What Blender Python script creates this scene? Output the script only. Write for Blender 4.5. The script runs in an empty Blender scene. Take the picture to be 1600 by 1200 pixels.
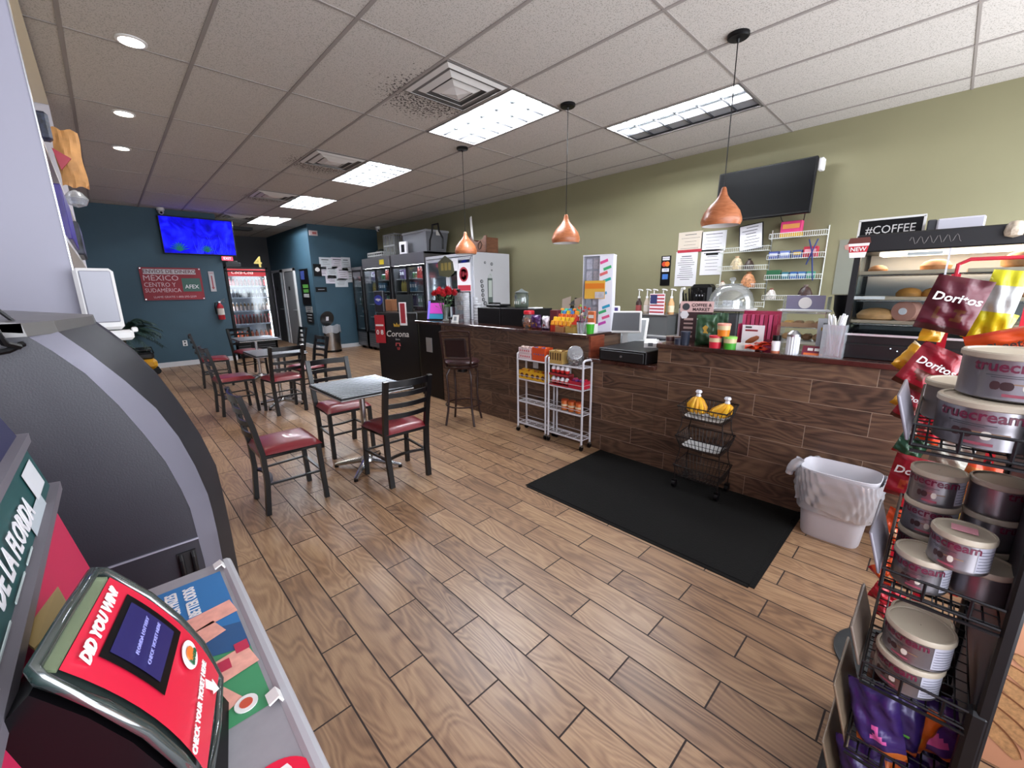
import bpy, bmesh, math, random
from mathutils import Vector, Matrix
random.seed(7)
SC = bpy.context.scene
COL = SC.collection
PI = math.pi
# ---------------------------------------------------------------- camera
YAW, PIT, ROL, FPX, HC = math.radians(43.787), math.radians(12.966), math.radians(-.745), 644.5, 1.5
_f = Vector((math.sin(YAW), math.cos(YAW), 0)); _r = Vector((math.cos(YAW), -math.sin(YAW), 0)); _u = Vector((0, 0, 1))
F_ = _f*math.cos(PIT) - _u*math.sin(PIT); U2 = _u*math.cos(PIT) + _f*math.sin(PIT)
R_ = _r*math.cos(ROL) + U2*math.sin(ROL); U_ = -_r*math.sin(ROL) + U2*math.cos(ROL)
CAM = Vector((0, 0, HC))
cd = bpy.data.cameras.new('camera'); cam = bpy.data.objects.new('camera', cd); COL.objects.link(cam)
m = Matrix((R_, U_, -F_)).transposed().to_4x4(); m.translation = CAM
cam.matrix_world = m
cd.sensor_width = 36; cd.lens = FPX/1600*36; cd.clip_start = .02
SC.camera = cam
# a photo point on a known plane of the room -> room coordinates (metres)
def ray(x, y): return F_ + R_*((x-800)/FPX) - U_*((y-600)/FPX)
def onx(x, y, X): d = ray(x, y); return CAM + d*(X/d.x)
def ony(x, y, Y): d = ray(x, y); return CAM + d*(Y/d.y)
def onz(x, y, Z): d = ray(x, y); return CAM + d*((Z-HC)/d.z)
# ---------------------------------------------------------------- view, world, daylight
SC.view_settings.view_transform = 'Standard'; SC.view_settings.look = 'None'
SC.view_settings.gamma = 1; SC.view_settings.use_curve_mapping = False
SC.view_settings.exposure = 0.8
W = bpy.data.worlds.new('world'); SC.world = W; W.use_nodes = True
W.node_tree.nodes['Background'].inputs[0].default_value = (.80, .88, 1, 1)
W.node_tree.nodes['Background'].inputs[1].default_value = 1.0
def area(name, loc, rot, sx, sy, power, col, spread=PI):
    l = bpy.data.lights.new(name, 'AREA'); l.shape = 'RECTANGLE'; l.size = sx; l.size_y = sy; l.energy = power; l.color = col; l.spread = spread
    o = bpy.data.objects.new(name, l); COL.objects.link(o); o.location = loc; o.rotation_euler = rot; return o
# daylight coming in through the shop window behind the camera
area('window_daylight', (2.6, -1.3, 1.5), (math.radians(96), 0, 0), 6.4, 2.6, 195, (.90, .94, 1))
# ---------------------------------------------------------------- materials
def lin(h):
    if isinstance(h, str):
        h = h.lstrip('#'); h = [int(h[i:i+2], 16)/255 for i in (0, 2, 4)]
    return tuple((c/12.92 if c <= .04045 else ((c+.055)/1.055)**2.4) for c in h)
MC = {}
def M(hexc, rough=.5, metal=0, emis=0, noise=0, nscale=20, bump=0, coat=0, name=None):
    k = (hexc, rough, metal, emis, noise, nscale, bump, coat)
    if k in MC: return MC[k]
    mt = bpy.data.materials.new(name or ('mat_'+hexc.strip('#'))); mt.use_nodes = True
    nt = mt.node_tree; b = nt.nodes['Principled BSDF']; c = lin(hexc)
    b.inputs['Base Color'].default_value = (*c, 1); b.inputs['Roughness'].default_value = rough; b.inputs['Metallic'].default_value = metal
    if coat: b.inputs['Coat Weight'].default_value = coat
    if emis: b.inputs['Emission Color'].default_value = (*c, 1); b.inputs['Emission Strength'].default_value = emis
    if noise or bump:
        tc = nt.nodes.new('ShaderNodeTexCoord'); n = nt.nodes.new('ShaderNodeTexNoise'); n.inputs['Scale'].default_value = nscale; n.inputs['Detail'].default_value = 4
        nt.links.new(tc.outputs['Object'], n.inputs['Vector'])
        if noise:
            r = nt.nodes.new('ShaderNodeValToRGB'); r.color_ramp.elements[0].position = .3; r.color_ramp.elements[1].position = .7
            r.color_ramp.elements[0].color = (*[x*(1-noise) for x in c], 1); r.color_ramp.elements[1].color = (*[min(1, x*(1+noise)) for x in c], 1)
            nt.links.new(n.outputs['Fac'], r.inputs[0]); nt.links.new(r.outputs[0], b.inputs['Base Color'])
        if bump:
            bp = nt.nodes.new('ShaderNodeBump'); bp.inputs['Strength'].default_value = bump; bp.inputs['Distance'].default_value = .01
            nt.links.new(n.outputs['Fac'], bp.inputs['Height']); nt.links.new(bp.outputs[0], b.inputs['Normal'])
    MC[k] = mt; return mt
def clear(name, tint='ffffff', gloss=.12, milky=0.0, milk='e8ecf0'):
    if name in MC: return MC[name]
    mt = bpy.data.materials.new(name); mt.use_nodes = True; nt = mt.node_tree; nt.nodes.clear()
    o = nt.nodes.new('ShaderNodeOutputMaterial'); t = nt.nodes.new('ShaderNodeBsdfTransparent'); t.inputs[0].default_value = (*lin(tint), 1)
    g = nt.nodes.new('ShaderNodeBsdfGlossy'); g.inputs['Roughness'].default_value = .06
    lw = nt.nodes.new('ShaderNodeLayerWeight'); lw.inputs[0].default_value = .35
    ma = nt.nodes.new('ShaderNodeMath'); ma.operation = 'MULTIPLY_ADD'; ma.inputs[1].default_value = .5; ma.inputs[2].default_value = gloss*.5; ma.use_clamp = True
    nt.links.new(lw.outputs['Fresnel'], ma.inputs[0])
    mx = nt.nodes.new('ShaderNodeMixShader'); nt.links.new(ma.outputs[0], mx.inputs[0]); nt.links.new(t.outputs[0], mx.inputs[1]); nt.links.new(g.outputs[0], mx.inputs[2])
    out = mx
    if milky:
        d = nt.nodes.new('ShaderNodeBsdfPrincipled'); d.inputs['Base Color'].default_value = (*lin(milk), 1); d.inputs['Roughness'].default_value = .35
        m2 = nt.nodes.new('ShaderNodeMixShader'); m2.inputs[0].default_value = milky
        nt.links.new(mx.outputs[0], m2.inputs[1]); nt.links.new(d.outputs[0], m2.inputs[2]); out = m2
    nt.links.new(out.outputs[0], o.inputs[0]); MC[name] = mt; return mt
def tiles(name, ax, ay, bw, rh, ox, oy, c1, c2, grout, mort, rough, gscale=1., offset=.5, dark='4a3a30', contrast=.55, ring=.11):
    """long wood-look tiles: brick layout plus grain that changes from tile to tile"""
    mt = bpy.data.materials.new(name); mt.use_nodes = True; nt = mt.node_tree; N = nt.nodes; L = nt.links; b = N['Principled BSDF']
    g = N.new('ShaderNodeNewGeometry'); s = N.new('ShaderNodeSeparateXYZ'); L.new(g.outputs['Position'], s.inputs[0])
    c = N.new('ShaderNodeCombineXYZ')
    for i, (a, o) in enumerate(((ax, ox), (ay, oy))):
        q = N.new('ShaderNodeMath'); q.operation = 'SUBTRACT'; q.inputs[1].default_value = o; L.new(s.outputs[a], q.inputs[0]); L.new(q.outputs[0], c.inputs[i])
    br = N.new('ShaderNodeTexBrick'); br.offset = offset; br.offset_frequency = 2; br.squash = 1
    br.inputs['Scale'].default_value = 1; br.inputs['Brick Width'].default_value = bw; br.inputs['Row Height'].default_value = rh
    br.inputs['Mortar Size'].default_value = mort; br.inputs['Mortar Smooth'].default_value = .1; br.inputs['Bias'].default_value = 0
    br.inputs['Color1'].default_value = (0, 0, 0, 1); br.inputs['Color2'].default_value = (1, 1, 1, 1); br.inputs['Mortar'].default_value = (.5, .5, .5, 1)
    L.new(c.outputs[0], br.inputs['Vector'])
    # per-tile shift of the grain
    sc = N.new('ShaderNodeVectorMath'); sc.operation = 'MULTIPLY'; sc.inputs[1].default_value = (1.1*gscale, 5*gscale, 1); L.new(c.outputs[0], sc.inputs[0])
    ml = N.new('ShaderNodeMath'); ml.operation = 'MULTIPLY'; ml.inputs[1].default_value = 37; L.new(br.outputs['Color'], ml.inputs[0])
    cz = N.new('ShaderNodeCombineXYZ'); L.new(ml.outputs[0], cz.inputs[2]); L.new(ml.outputs[0], cz.inputs[0])
    ad = N.new('ShaderNodeVectorMath'); ad.operation = 'ADD'; L.new(sc.outputs[0], ad.inputs[0]); L.new(cz.outputs[0], ad.inputs[1])
    n1 = N.new('ShaderNodeTexNoise'); n1.inputs['Scale'].default_value = 1.1; n1.inputs['Detail'].default_value = 2; n1.inputs['Distortion'].default_value = .6; L.new(ad.outputs[0], n1.inputs['Vector'])
    # rings: sine of noise height field gives cathedral grain
    mr = N.new('ShaderNodeMath'); mr.operation = 'MULTIPLY'; mr.inputs[1].default_value = 100; L.new(n1.outputs['Fac'], mr.inputs[0])
    si = N.new('ShaderNodeMath'); si.operation = 'SINE'; L.new(mr.outputs[0], si.inputs[0])
    n2 = N.new('ShaderNodeTexNoise'); n2.inputs['Scale'].default_value = 9; n2.inputs['Detail'].default_value = 6; n2.inputs['Roughness'].default_value = .7
    sc2 = N.new('ShaderNodeVectorMath'); sc2.operation = 'MULTIPLY'; sc2.inputs[1].default_value = (.6, 2.2, 1); L.new(ad.outputs[0], sc2.inputs[0]); L.new(sc2.outputs[0], n2.inputs['Vector'])
    n3 = N.new('ShaderNodeTexNoise'); n3.inputs['Scale'].default_value = 1.6; n3.inputs['Detail'].default_value = 3; L.new(ad.outputs[0], n3.inputs['Vector'])
    def mad(a, k, o):
        q = N.new('ShaderNodeMath'); q.operation = 'MULTIPLY_ADD'; L.new(a, q.inputs[0]); q.inputs[1].default_value = k
        if isinstance(o, (int, float)): q.inputs[2].default_value = o
        else: L.new(o, q.inputs[2])
        return q.outputs[0]
    v = mad(si.outputs[0], ring, .5); v = mad(n2.outputs['Fac'], .9*contrast, v); v = mad(n3.outputs['Fac'], .7*contrast, v); v = mad(br.outputs['Color'], .2, v)
    v = mad(v, 1.0, -.80*contrast-.1)
    r = N.new('ShaderNodeValToRGB'); e = r.color_ramp.elements; e[0].position = .2; e[0].color = (*lin(dark), 1); e[1].position = .8; e[1].color = (*lin(c2), 1)
    x = e.new(.48); x.color = (*lin(c1), 1); L.new(v, r.inputs[0])
    mx = N.new('ShaderNodeMix'); mx.data_type = 'RGBA'; L.new(br.outputs['Fac'], mx.inputs[0]); L.new(r.outputs[0], mx.inputs[6]); mx.inputs[7].default_value = (*lin(grout), 1)
    L.new(mx.outputs[2], b.inputs['Base Color'])
    rr = mad(br.outputs['Fac'], .4, rough); L.new(rr, b.inputs['Roughness'])
    bp = N.new('ShaderNodeBump'); bp.invert = True; bp.inputs['Strength'].default_value = .6; bp.inputs['Distance'].default_value = .003; L.new(br.outputs['Fac'], bp.inputs['Height']); L.new(bp.outputs[0], b.inputs['Normal'])
    return mt
# ---------------------------------------------------------------- mesh builder
class MB:
    def __init__(s): s.bm = bmesh.new(); s.mi = 0; s.T = Matrix()
    def m(s, i): s.mi = i; return s
    def _v(s, p): return s.bm.verts.new(s.T @ Vector(p))
    def _f(s, vs):
        try: f = s.bm.faces.new(vs); f.material_index = s.mi; return f
        except ValueError: return None
    def box(s, c, d, rot=None, bev=0):
        R = rot.to_3x3() if rot is not None else Matrix.Identity(3); c = Vector(c)
        hx, hy, hz = d[0]/2, d[1]/2, d[2]/2; vs = []
        if bev <= 0:
            for z in (-hz, hz):
                for x, y in ((-hx, -hy), (hx, -hy), (hx, hy), (-hx, hy)): vs.append(s._v(c + R @ Vector((x, y, z))))
            for q in ((3, 2, 1, 0), (4, 5, 6, 7), (0, 1, 5, 4), (1, 2, 6, 5), (2, 3, 7, 6), (3, 0, 4, 7)): s._f([vs[i] for i in q])
        else:
            b = min(bev, hx*.95, hy*.95, hz*.95)
            for z, k in ((-hz, b), (-hz+b, 0), (hz-b, 0), (hz, b)):
                for x, y in ((-hx+b, -hy), (hx-b, -hy), (hx, -hy+b), (hx, hy-b), (hx-b, hy), (-hx+b, hy), (-hx, hy-b), (-hx, -hy+b)):
                    xx = max(-hx+k, min(hx-k, x)); yy = max(-hy+k, min(hy-k, y)); vs.append(s._v(c + R @ Vector((xx, yy, z))))
            for r in range(3):
                for i in range(8): j = (i+1) % 8; s._f([vs[r*8+i], vs[r*8+j], vs[r*8+8+j], vs[r*8+8+i]])
            s._f(vs[7::-1]); s._f(vs[24:32])
        return s
    def ring(s, c, ax, r, seg, ry=None, ph=0):
        ax = Vector(ax).normalized(); a = ax.orthogonal().normalized()
        if abs(ax.z) > .99: a = Vector((1, 0, 0))
        b = ax.cross(a); ry = r if ry is None else ry
        return [s._v(Vector(c) + a*r*math.cos(2*PI*i/seg+ph) + b*ry*math.sin(2*PI*i/seg+ph)) for i in range(seg)]
    def skin(s, r0, r1):
        n = len(r0)
        for i in range(n): j = (i+1) % n; s._f([r0[i], r0[j], r1[j], r1[i]])
    def cyl(s, p0, p1, r, r2=None, seg=12, cap=True):
        p0, p1 = Vector(p0), Vector(p1); ax = p1-p0; a = s.ring(p0, ax, r, seg); b = s.ring(p1, ax, r if r2 is None else r2, seg); s.skin(a, b)
        if cap: s._f(a[::-1]); s._f(b)
        return s
    def tube(s, pts, r, seg=6, closed=False, sq=None):
        pts = [Vector(p) for p in pts]; n = len(pts); rings = []; prev = None
        for i, p in enumerate(pts):
            if closed: t = pts[(i+1) % n]-pts[i-1]
            else: t = pts[min(i+1, n-1)]-pts[max(i-1, 0)]
            if t.length < 1e-9: t = Vector((0, 0, 1))
            t.normalize()
            if prev is None:
                up = Vector((0, 0, 1)) if abs(t.z) < .9 else Vector((1, 0, 0)); a = up.cross(t).normalized()
            else:
                a = prev - t*prev.dot(t); a = a.normalized() if a.length > 1e-6 else t.orthogonal().normalized()
            prev = a; b = t.cross(a)
            rr = r[i] if isinstance(r, (list, tuple)) else r
            if sq: w, h = sq; cs = ((-w, -h), (w, -h), (w, h), (-w, h)); rings.append([s._v(p+a*x+b*y) for x, y in cs])
            else: rings.append([s._v(p+a*rr*math.cos(2*PI*k/seg)+b*rr*math.sin(2*PI*k/seg)) for k in range(seg)])
        for i in range(n-1): s.skin(rings[i], rings[i+1])
        if closed: s.skin(rings[-1], rings[0])
        else: s._f(rings[0][::-1]); s._f(rings[-1])
        return s
    def lathe(s, prof, c=(0, 0, 0), seg=24, sx=1, sy=1, capb=True, capt=True, mats=None):
        c = Vector(c); rs = []
        for r, z in prof: rs.append([s._v(c+Vector((max(r, 1e-4)*sx*math.cos(2*PI*i/seg), max(r, 1e-4)*sy*math.sin(2*PI*i/seg), z))) for i in range(seg)])
        for i in range(len(rs)-1):
            if mats: s.mi = mats[i]
            s.skin(rs[i], rs[i+1])
        if capb: s._f(rs[0][::-1])
        if capt: s._f(rs[-1])
        return s
    def poly(s, pts): s._f([s._v(p) for p in pts]); return s
    def prism(s, pts, off):
        off = Vector(off); a = [s._v(p) for p in pts]; b = [s._v(Vector(p)+off) for p in pts]
        s._f(a[::-1]); s._f(b); s.skin(a, b); return s
    def grid(s, fn, nu, nv, mf=None, closeu=False):
        g = [[s._v(fn(i/nu, j/nv)) for j in range(nv+1)] for i in range(nu+(0 if closeu else 1))]
        for i in range(nu):
            for j in range(nv):
                if mf: s.mi = mf((i+.5)/nu, (j+.5)/nv)
                k = (i+1) % len(g); s._f([g[i][j], g[k][j], g[k][j+1], g[i][j+1]])
        return s
    def build(s, name, mats, parent=None, loc=None, rotz=None, ang=35, fix=True, smooth=True):
        if fix: bmesh.ops.recalc_face_normals(s.bm, faces=s.bm.faces[:])
        me = bpy.data.meshes.new(name); s.bm.to_mesh(me); s.bm.free()
        if not isinstance(mats, (list, tuple)): mats = [mats]
        for x in mats: me.materials.append(x)
        if smooth:
            me.polygons.foreach_set('use_smooth', [True]*len(me.polygons)); me.set_sharp_from_angle(angle=math.radians(ang))
        o = bpy.data.objects.new(name, me); COL.objects.link(o)
        if parent: o.parent = parent
        if loc is not None: o.location = loc
        if rotz is not None: o.rotation_euler[2] = rotz
        return o
def tag(o, label, cat, group=None, kind=None):
    o['label'] = label; o['category'] = cat
    if group: o['group'] = group
    if kind: o['kind'] = kind
    return o
def struct(o): o['kind'] = 'structure'; return o
def thing(name, label, cat, loc=(0, 0, 0), rotz=0, group=None):
    o = bpy.data.objects.new(name, None); COL.objects.link(o); o.empty_display_size = .05
    o.location = loc; o.rotation_euler = (0, 0, rotz); return tag(o, label, cat, group)
def dup(o, loc=None, rotz=None, label=None, parent=None, group=None):
    c = o.copy(); COL.objects.link(c)
    if parent: c.parent = parent
    if loc is not None: c.location = loc
    if rotz is not None: c.rotation_euler = (0, 0, rotz)
    if label: c['label'] = label
    if group: c['group'] = group
    for ch in list(o.children): dup(ch, parent=c)
    return c
def text(name, s, size, mt, parent=None, loc=(0, 0, 0), rot=(PI/2, 0, 0), align='CENTER', ext=.0004, sx=1, shear=0, bold=0):
    cu = bpy.data.curves.new(name, 'FONT'); cu.body = s; cu.size = size; cu.align_x = align; cu.align_y = 'CENTER'; cu.extrude = ext; cu.resolution_u = 2; cu.shear = shear; cu.offset = bold
    t = bpy.data.objects.new(name+'_curve', cu); COL.objects.link(t)
    me = bpy.data.meshes.new_from_object(t.evaluated_get(bpy.context.evaluated_depsgraph_get())); me.name = name
    bpy.data.objects.remove(t); bpy.data.curves.remove(cu)
    me.materials.clear(); me.materials.append(mt)
    o = bpy.data.objects.new(name, me); COL.objects.link(o)
    if parent: o.parent = parent
    o.location = loc; o.rotation_euler = rot; o.scale = (sx, 1, 1); return o
FX = (PI/2, 0, -PI/2)   # faces -X (towards the room from the counter side)
FY = (PI/2, 0, 0)       # faces -Y
# ================================================================ the room
XL, XR, YF, YB, ZC = -.55, 5.68, -1.0, 11.1, 3.133
m_floor = tiles('floor_planks', 1, 0, .614, .1527, .083, .104-.1527*8, '7f6148', 'a18363', '20110b', .0034, .36, dark='523a2b', ring=.09)
m_face = tiles('counter_tiles', 1, 2, .625, .1535, -.100, -.007-.1535*6, '553e31', '735843', '8d7868', .0016, .45, dark='2c1e17', gscale=.9, contrast=.6, ring=.12)
m_teal = M('#33505f', .6, noise=.05, nscale=3); m_green = M('#807b5d', .65, noise=.03, nscale=2); m_lav = M('#cfccd4', .55)
m_white = M('#dcdad8', .4); m_dgrey = M('#3c3c40', .7); m_black = M('#060507', .4); m_black.node_tree.nodes['Principled BSDF'].inputs['Specular IOR Level'].default_value = .25; m_blk2 = M('#0e0d10', .5)
m_steel = M('#b9bbc0', .3, 1); m_chrome = M('#c8cace', .24, 1); m_cream = M('#d9cdb4', .45)
def slab(name, c, d, mt, parent=None): return struct(MB().box(c, d).build(name, mt, parent, smooth=False))
slab('floor', ((XL+XR)/2, 7.0, -.05), (XR-XL+.2, 16.4, .1), m_floor)
# ceiling of mineral tiles with speckle
mt = M('#b8b1aa', .9).copy(); mt.name = 'ceiling_tile'; nt = mt.node_tree; b = nt.nodes['Principled BSDF']
tc = nt.nodes.new('ShaderNodeTexCoord'); n = nt.nodes.new('ShaderNodeTexNoise'); n.inputs['Scale'].default_value = 130; n.inputs['Detail'].default_value = 2
r = nt.nodes.new('ShaderNodeValToRGB'); r.color_ramp.elements[0].position = .36; r.color_ramp.elements[0].color = (*lin('#969088'), 1); r.color_ramp.elements[1].position = .46; r.color_ramp.elements[1].color = (*lin('#bcb5ae'), 1)
nt.links.new(tc.outputs['Object'], n.inputs['Vector']); nt.links.new(n.outputs['Fac'], r.inputs[0])
# dust patches by the air vents (stains)
last = r.outputs[0]
for (sx_, sy_, rad) in ((2.35, 3.4, .75), (2.35, 6.05, .7), (2.35, 8.7, .6), (2.35, 11.3, .5)):
    g = nt.nodes.new('ShaderNodeNewGeometry'); d = nt.nodes.new('ShaderNodeVectorMath'); d.operation = 'DISTANCE'; d.inputs[1].default_value = (sx_, sy_, ZC); nt.links.new(g.outputs['Position'], d.inputs[0])
    q = nt.nodes.new('ShaderNodeMapRange'); q.inputs[1].default_value = rad; q.inputs[2].default_value = .3; q.inputs[3].default_value = 0; q.inputs[4].default_value = .28; nt.links.new(d.outputs['Value'], q.inputs[0])
    n2 = nt.nodes.new('ShaderNodeTexNoise'); n2.inputs['Scale'].default_value = 45; n2.inputs['Detail'].default_value = 3; nt.links.new(tc.outputs['Object'], n2.inputs['Vector'])
    cmp_ = nt.nodes.new('ShaderNodeMath'); cmp_.operation = 'LESS_THAN'; nt.links.new(n2.outputs['Fac'], cmp_.inputs[0])
    ad = nt.nodes.new('ShaderNodeMath'); ad.operation = 'ADD'; ad.inputs[1].default_value = .2; nt.links.new(q.outputs[0], ad.inputs[0]); nt.links.new(ad.outputs[0], cmp_.inputs[1])
    mx = nt.nodes.new('ShaderNodeMix'); mx.data_type = 'RGBA'; nt.links.new(cmp_.outputs[0], mx.inputs[0]); nt.links.new(last, mx.inputs[6]); mx.inputs[7].default_value = (*lin('#4a423f'), 1); last = mx.outputs[2]
nt.links.new(last, b.inputs['Base Color']); m_ceil = mt
GX, GY, TX, TY = .0715, 2.780, .6606, 1.3213
LIT = [(4, 0), (4, 2), (4, 4), (4, 6), (6, -1)]        # grid cells that hold the recessed ceiling lights
cb_ = MB(); cols_ = {}
for ix, jy in LIT: cols_.setdefault(ix, []).append(jy)
xe = [XL-.1]+[GX+i*TX for i in range(0, 9)]+[XR+.1]
for a_, c_ in zip(xe[:-1], xe[1:]):
    ix = round((a_-GX)/TX) if a_ > XL else -1; ys = [-1.2]
    for jy in sorted(cols_.get(ix, [])): ys += [GY+jy*TY, GY+(jy+1)*TY]
    ys.append(15.2)
    for k in range(0, len(ys), 2): cb_.box(((a_+c_)/2, (ys[k]+ys[k+1])/2, ZC+.05), (c_-a_, ys[k+1]-ys[k], .1))
struct(cb_.build('ceiling', m_ceil, smooth=False))
gb = MB()
for i in range(-1, 9):
    x = GX+i*TX
    if XL < x < XR: gb.box((x, 7.0, ZC-.003), (.024, 16.2, .006))
for j in range(-4, 10):
    y = GY+(j-1)*TY
    if YF < y < 15.1: gb.box(((XL+XR)/2, y, ZC-.0025), (XR-XL, .016, .005))
struct(gb.build('trim_1', M('#8d8580', .6), smooth=False))
slab('wall_right', (XR+.05, 7, ZC/2), (.1, 16.4, ZC), m_green)
slab('wall_left', (XL-.05, 5.0, ZC/2), (.1, 12.2, ZC), m_lav)
slab('wall_back', (.70, YB+.05, ZC/2), (2.5, .1, ZC), m_teal)
slab('wall_corridor', (1.9, 13.1, ZC/2), (.1, 4.0, ZC), m_dgrey)
slab('wall_far', (2.95, 14.9, ZC/2), (2.0, .1, ZC), m_dgrey)
wb = MB().box((4.79, 13.1, ZC/2), (1.88, 3.7, ZC)); struct(wb.build('wall_block', m_teal, smooth=False))
# front wall: low sill, header, piers; the glazing between stands behind the camera
slab('wall_front', (2.6, YF-.05, .25), (6.5, .1, .5), m_lav)
slab('trim_2', (2.6, YF-.05, 2.99), (6.5, .1, .3), m_lav)
for i, x in enumerate((XL+.02, 1.55, 3.6, XR-.02)):
    slab('window_%d' % (i+1), (x, YF-.05, 1.67), (.07, .1, 2.35), M('#8b8d90', .4, 1))
bb = M('#cfcfd2', .45)
slab('baseboard_back', (.70, YB-.012, .05), (2.5, .024, .1), bb)
slab('baseboard_block', (4.76, 11.24, .05), (1.86, .024, .1), bb)
slab('baseboard_side', (3.84, 13.1, .05), (.024, 3.7, .1), bb)
# doors in the side of the teal block
def door(n, y0, y1, face, frame):
    d = bpy.data.objects.new('door_%d' % n, None); COL.objects.link(d); d['kind'] = 'structure'; d.location = (3.85, (y0+y1)/2, 0); w = y1-y0
    MB().box((-.02, 0, 1.03), (.03, w-.14, 2.04)).build('door_panel', face, d)
    f = MB().box((-.025, -w/2+.035, 1.07), (.05, .07, 2.14)).box((-.025, w/2-.035, 1.07), (.05, .07, 2.14)).box((-.025, 0, 2.1), (.05, w, .07)); f.build('door_frame', frame, d)
    MB().cyl((-.035, -w/2+.15, 1.0), (-.09, -w/2+.15, 1.0), .012).box((-.09, -w/2+.2, 1.0), (.02, .12, .02), bev=.004).cyl((-.035, -w/2+.15, 1.0), (-.042, -w/2+.15, 1.0), .028).build('door_handle', m_steel, d)
    MB().box((-.04, .05, 1.6), (.006, .12, .1)).build('door_sign', m_black, d)
door(1, 12.55, 13.55, M('#8d8e90', .5), m_white); door(2, 13.75, 14.65, M('#3a3d42', .5), M('#9a9ca0', .5))
LAMP = 115
# ---------------------------------------------------------------- ceiling fixtures
m_lamp = M('#f4f8ff', .5, emis=LAMP); m_lv = M('#141518', .6); m_fr = M('#6a6663', .4)
def troffer(ix, y0, label, tubes=(-.2, 0, .2)):
    x0 = GX+ix*TX; w = TX-.03; l = TY-.03; cx, cy = x0+TX/2, y0+TY/2
    t = thing('ceiling_light', label, 'ceiling light', (cx, cy, ZC), 0, None)
    f = MB()
    for s in (-1, 1): f.box((s*(w/2), 0, -.002), (.022, l+.02, .012)); f.box((0, s*(l/2), -.002), (w, .022, .012))
    f.build('frame', m_fr, t, smooth=False)
    h = MB().box((0, 0, .098), (TX-.002, TY-.002, .004))
    for s in (-1, 1): h.box((s*(TX/2-.004), 0, .05), (.006, TY-.002, .098)); h.box((0, s*(TY/2-.004), .05), (TX-.002, .006, .098))
    h.build('housing', M('#8a8e92', .5), t, smooth=False)
    for x in tubes: MB().cyl((x, -l/2+.04, .075), (x, l/2-.04, .075), .014, seg=10).build('fluorescent_tube', m_lamp, t)
    g = MB()
    for k in range(0, 4): g.box((-w/2+.004+k*(w-.008)/3, 0, .010), (.007, l-.01, .016))
    for k in range(0, 7): g.box((0, -l/2+.004+k*(l-.008)/6, .010), (w-.01, .007, .016))
    g.build('louver', m_lv, t, smooth=False)
    if len(tubes) == 2: MB().box((w/2-.085, 0, .022), (.16, l-.012, .006)).box((w/2-.166, 0, .05), (.004, l-.012, .06)).build('shade_strip', M('#8a8a8e', .35), t, smooth=False)  # added grey strip and divider imitate the shaded side of this light
troffer(4, GY, 'lit ceiling light panel nearest the camera, between the vent and the hanging lamps')
troffer(4, GY+2*TY, 'lit ceiling light panel beside the second ceiling vent')
troffer(4, GY+4*TY, 'lit ceiling light panel third in the row going back')
troffer(4, GY+6*TY, 'smallest lit ceiling light panel, farthest back in the room')
troffer(6, GY-TY, 'long ceiling light with a grey strip for its shaded side, near the green wall', (-.2, 0))
def vent(y0, label):
    x0 = GX+3*TX; t = thing('ceiling_vent', label, 'ceiling vent', (x0+TX/2, y0+TX/2, ZC)); h = TX/2-.015
    MB().box((0, 0, -.004), (2*h, 2*h, .008)).build('backing', M('#66625f', .6), t, smooth=False)
    for k, (a, z) in enumerate(((1, -.012), (.72, -.022), (.46, -.03))):
        f = MB(); o_, i_ = h*a, h*a-.045
        for q in range(4):
            R = Matrix.Rotation(q*PI/2, 4, 'Z'); pts = [R @ Vector(p) for p in ((-o_, -o_, z+.01), (o_, -o_, z+.01), (i_, -i_, z-.012), (-i_, -i_, z-.012))]
            f.prism(pts, (0, 0, .003))
        f.build('cone_ring', M('#c6c2be', .4), t)
    f = MB(); a = h*.34
    f.lathe([(a*1.3, -.034), (.001, -.05)], seg=4, capb=True, capt=False)
    f.build('centre_plate', M('#d6d2d0', .4), t, rotz=PI/4, ang=10)
vent(GY, 'large square ceiling vent nearest the camera, dust around it')
vent(GY+2*TY, 'square ceiling vent second from the camera')
vent(GY+4*TY, 'square ceiling vent third from the camera')
vent(GY+6*TY+.1, 'square ceiling vent farthest from the camera')
for (x, y, lb) in ((.40, 4.02, 'round recessed ceiling spotlight nearest the camera'), (.40, 5.57, 'round recessed ceiling spotlight, middle of the three on the left'), (.41, 6.85, 'round recessed ceiling spotlight farthest back of the three')):
    t = thing('recessed_spotlight', lb, 'spotlight', (x, y, ZC))
    MB().lathe([(.085, 0), (.085, -.006), (.068, -.01), (.066, -.004)], capb=False, capt=False).build('trim_ring', m_white, t)
    MB().lathe([(.066, -.006), (.05, -.008)], capb=False).build('lamp_face', M('#fff3e4', .5, emis=18), t)
    l = bpy.data.lights.new('spot_glow', 'SPOT'); l.energy = 25; l.spot_size = 1.9; l.spot_blend = .6; l.color = (1, .93, .85); l.shadow_soft_size = .06
    lo = bpy.data.objects.new('spot_glow', l); COL.objects.link(lo); lo.location = (x, y, ZC-.03)
for loc, lb in (((5.41, 10.64, ZC), 'white dome security camera in the far corner by the green wall'), ((1.05, 10.95, ZC), 'white dome security camera above the lit television')):
    t = thing('security_camera', lb, 'security camera', loc)
    MB().lathe([(.06, 0), (.062, -.05), (.045, -.055)], capb=False).build('base', m_white, t)
    MB().lathe([(.044, -.05), (.05, -.075), (.04, -.105), (.015, -.125), (.001, -.127)], capb=False).build('eyeball', M('#b8b9bd', .3), t)
    MB().cyl((0, -.04, -.09), (0, -.055, -.1), .02).build('lens', m_black, t)
t = tag(MB().box((0, 0, -.03), (.55, .3, .06)).box((0, 0, -.065), (.45, .2, .02)).build('air_return', M('#1b1b1d', .5), loc=(2.75, 12.9, ZC)), 'small dark ceiling return grille at the mouth of the corridor', 'air vent')
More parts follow.
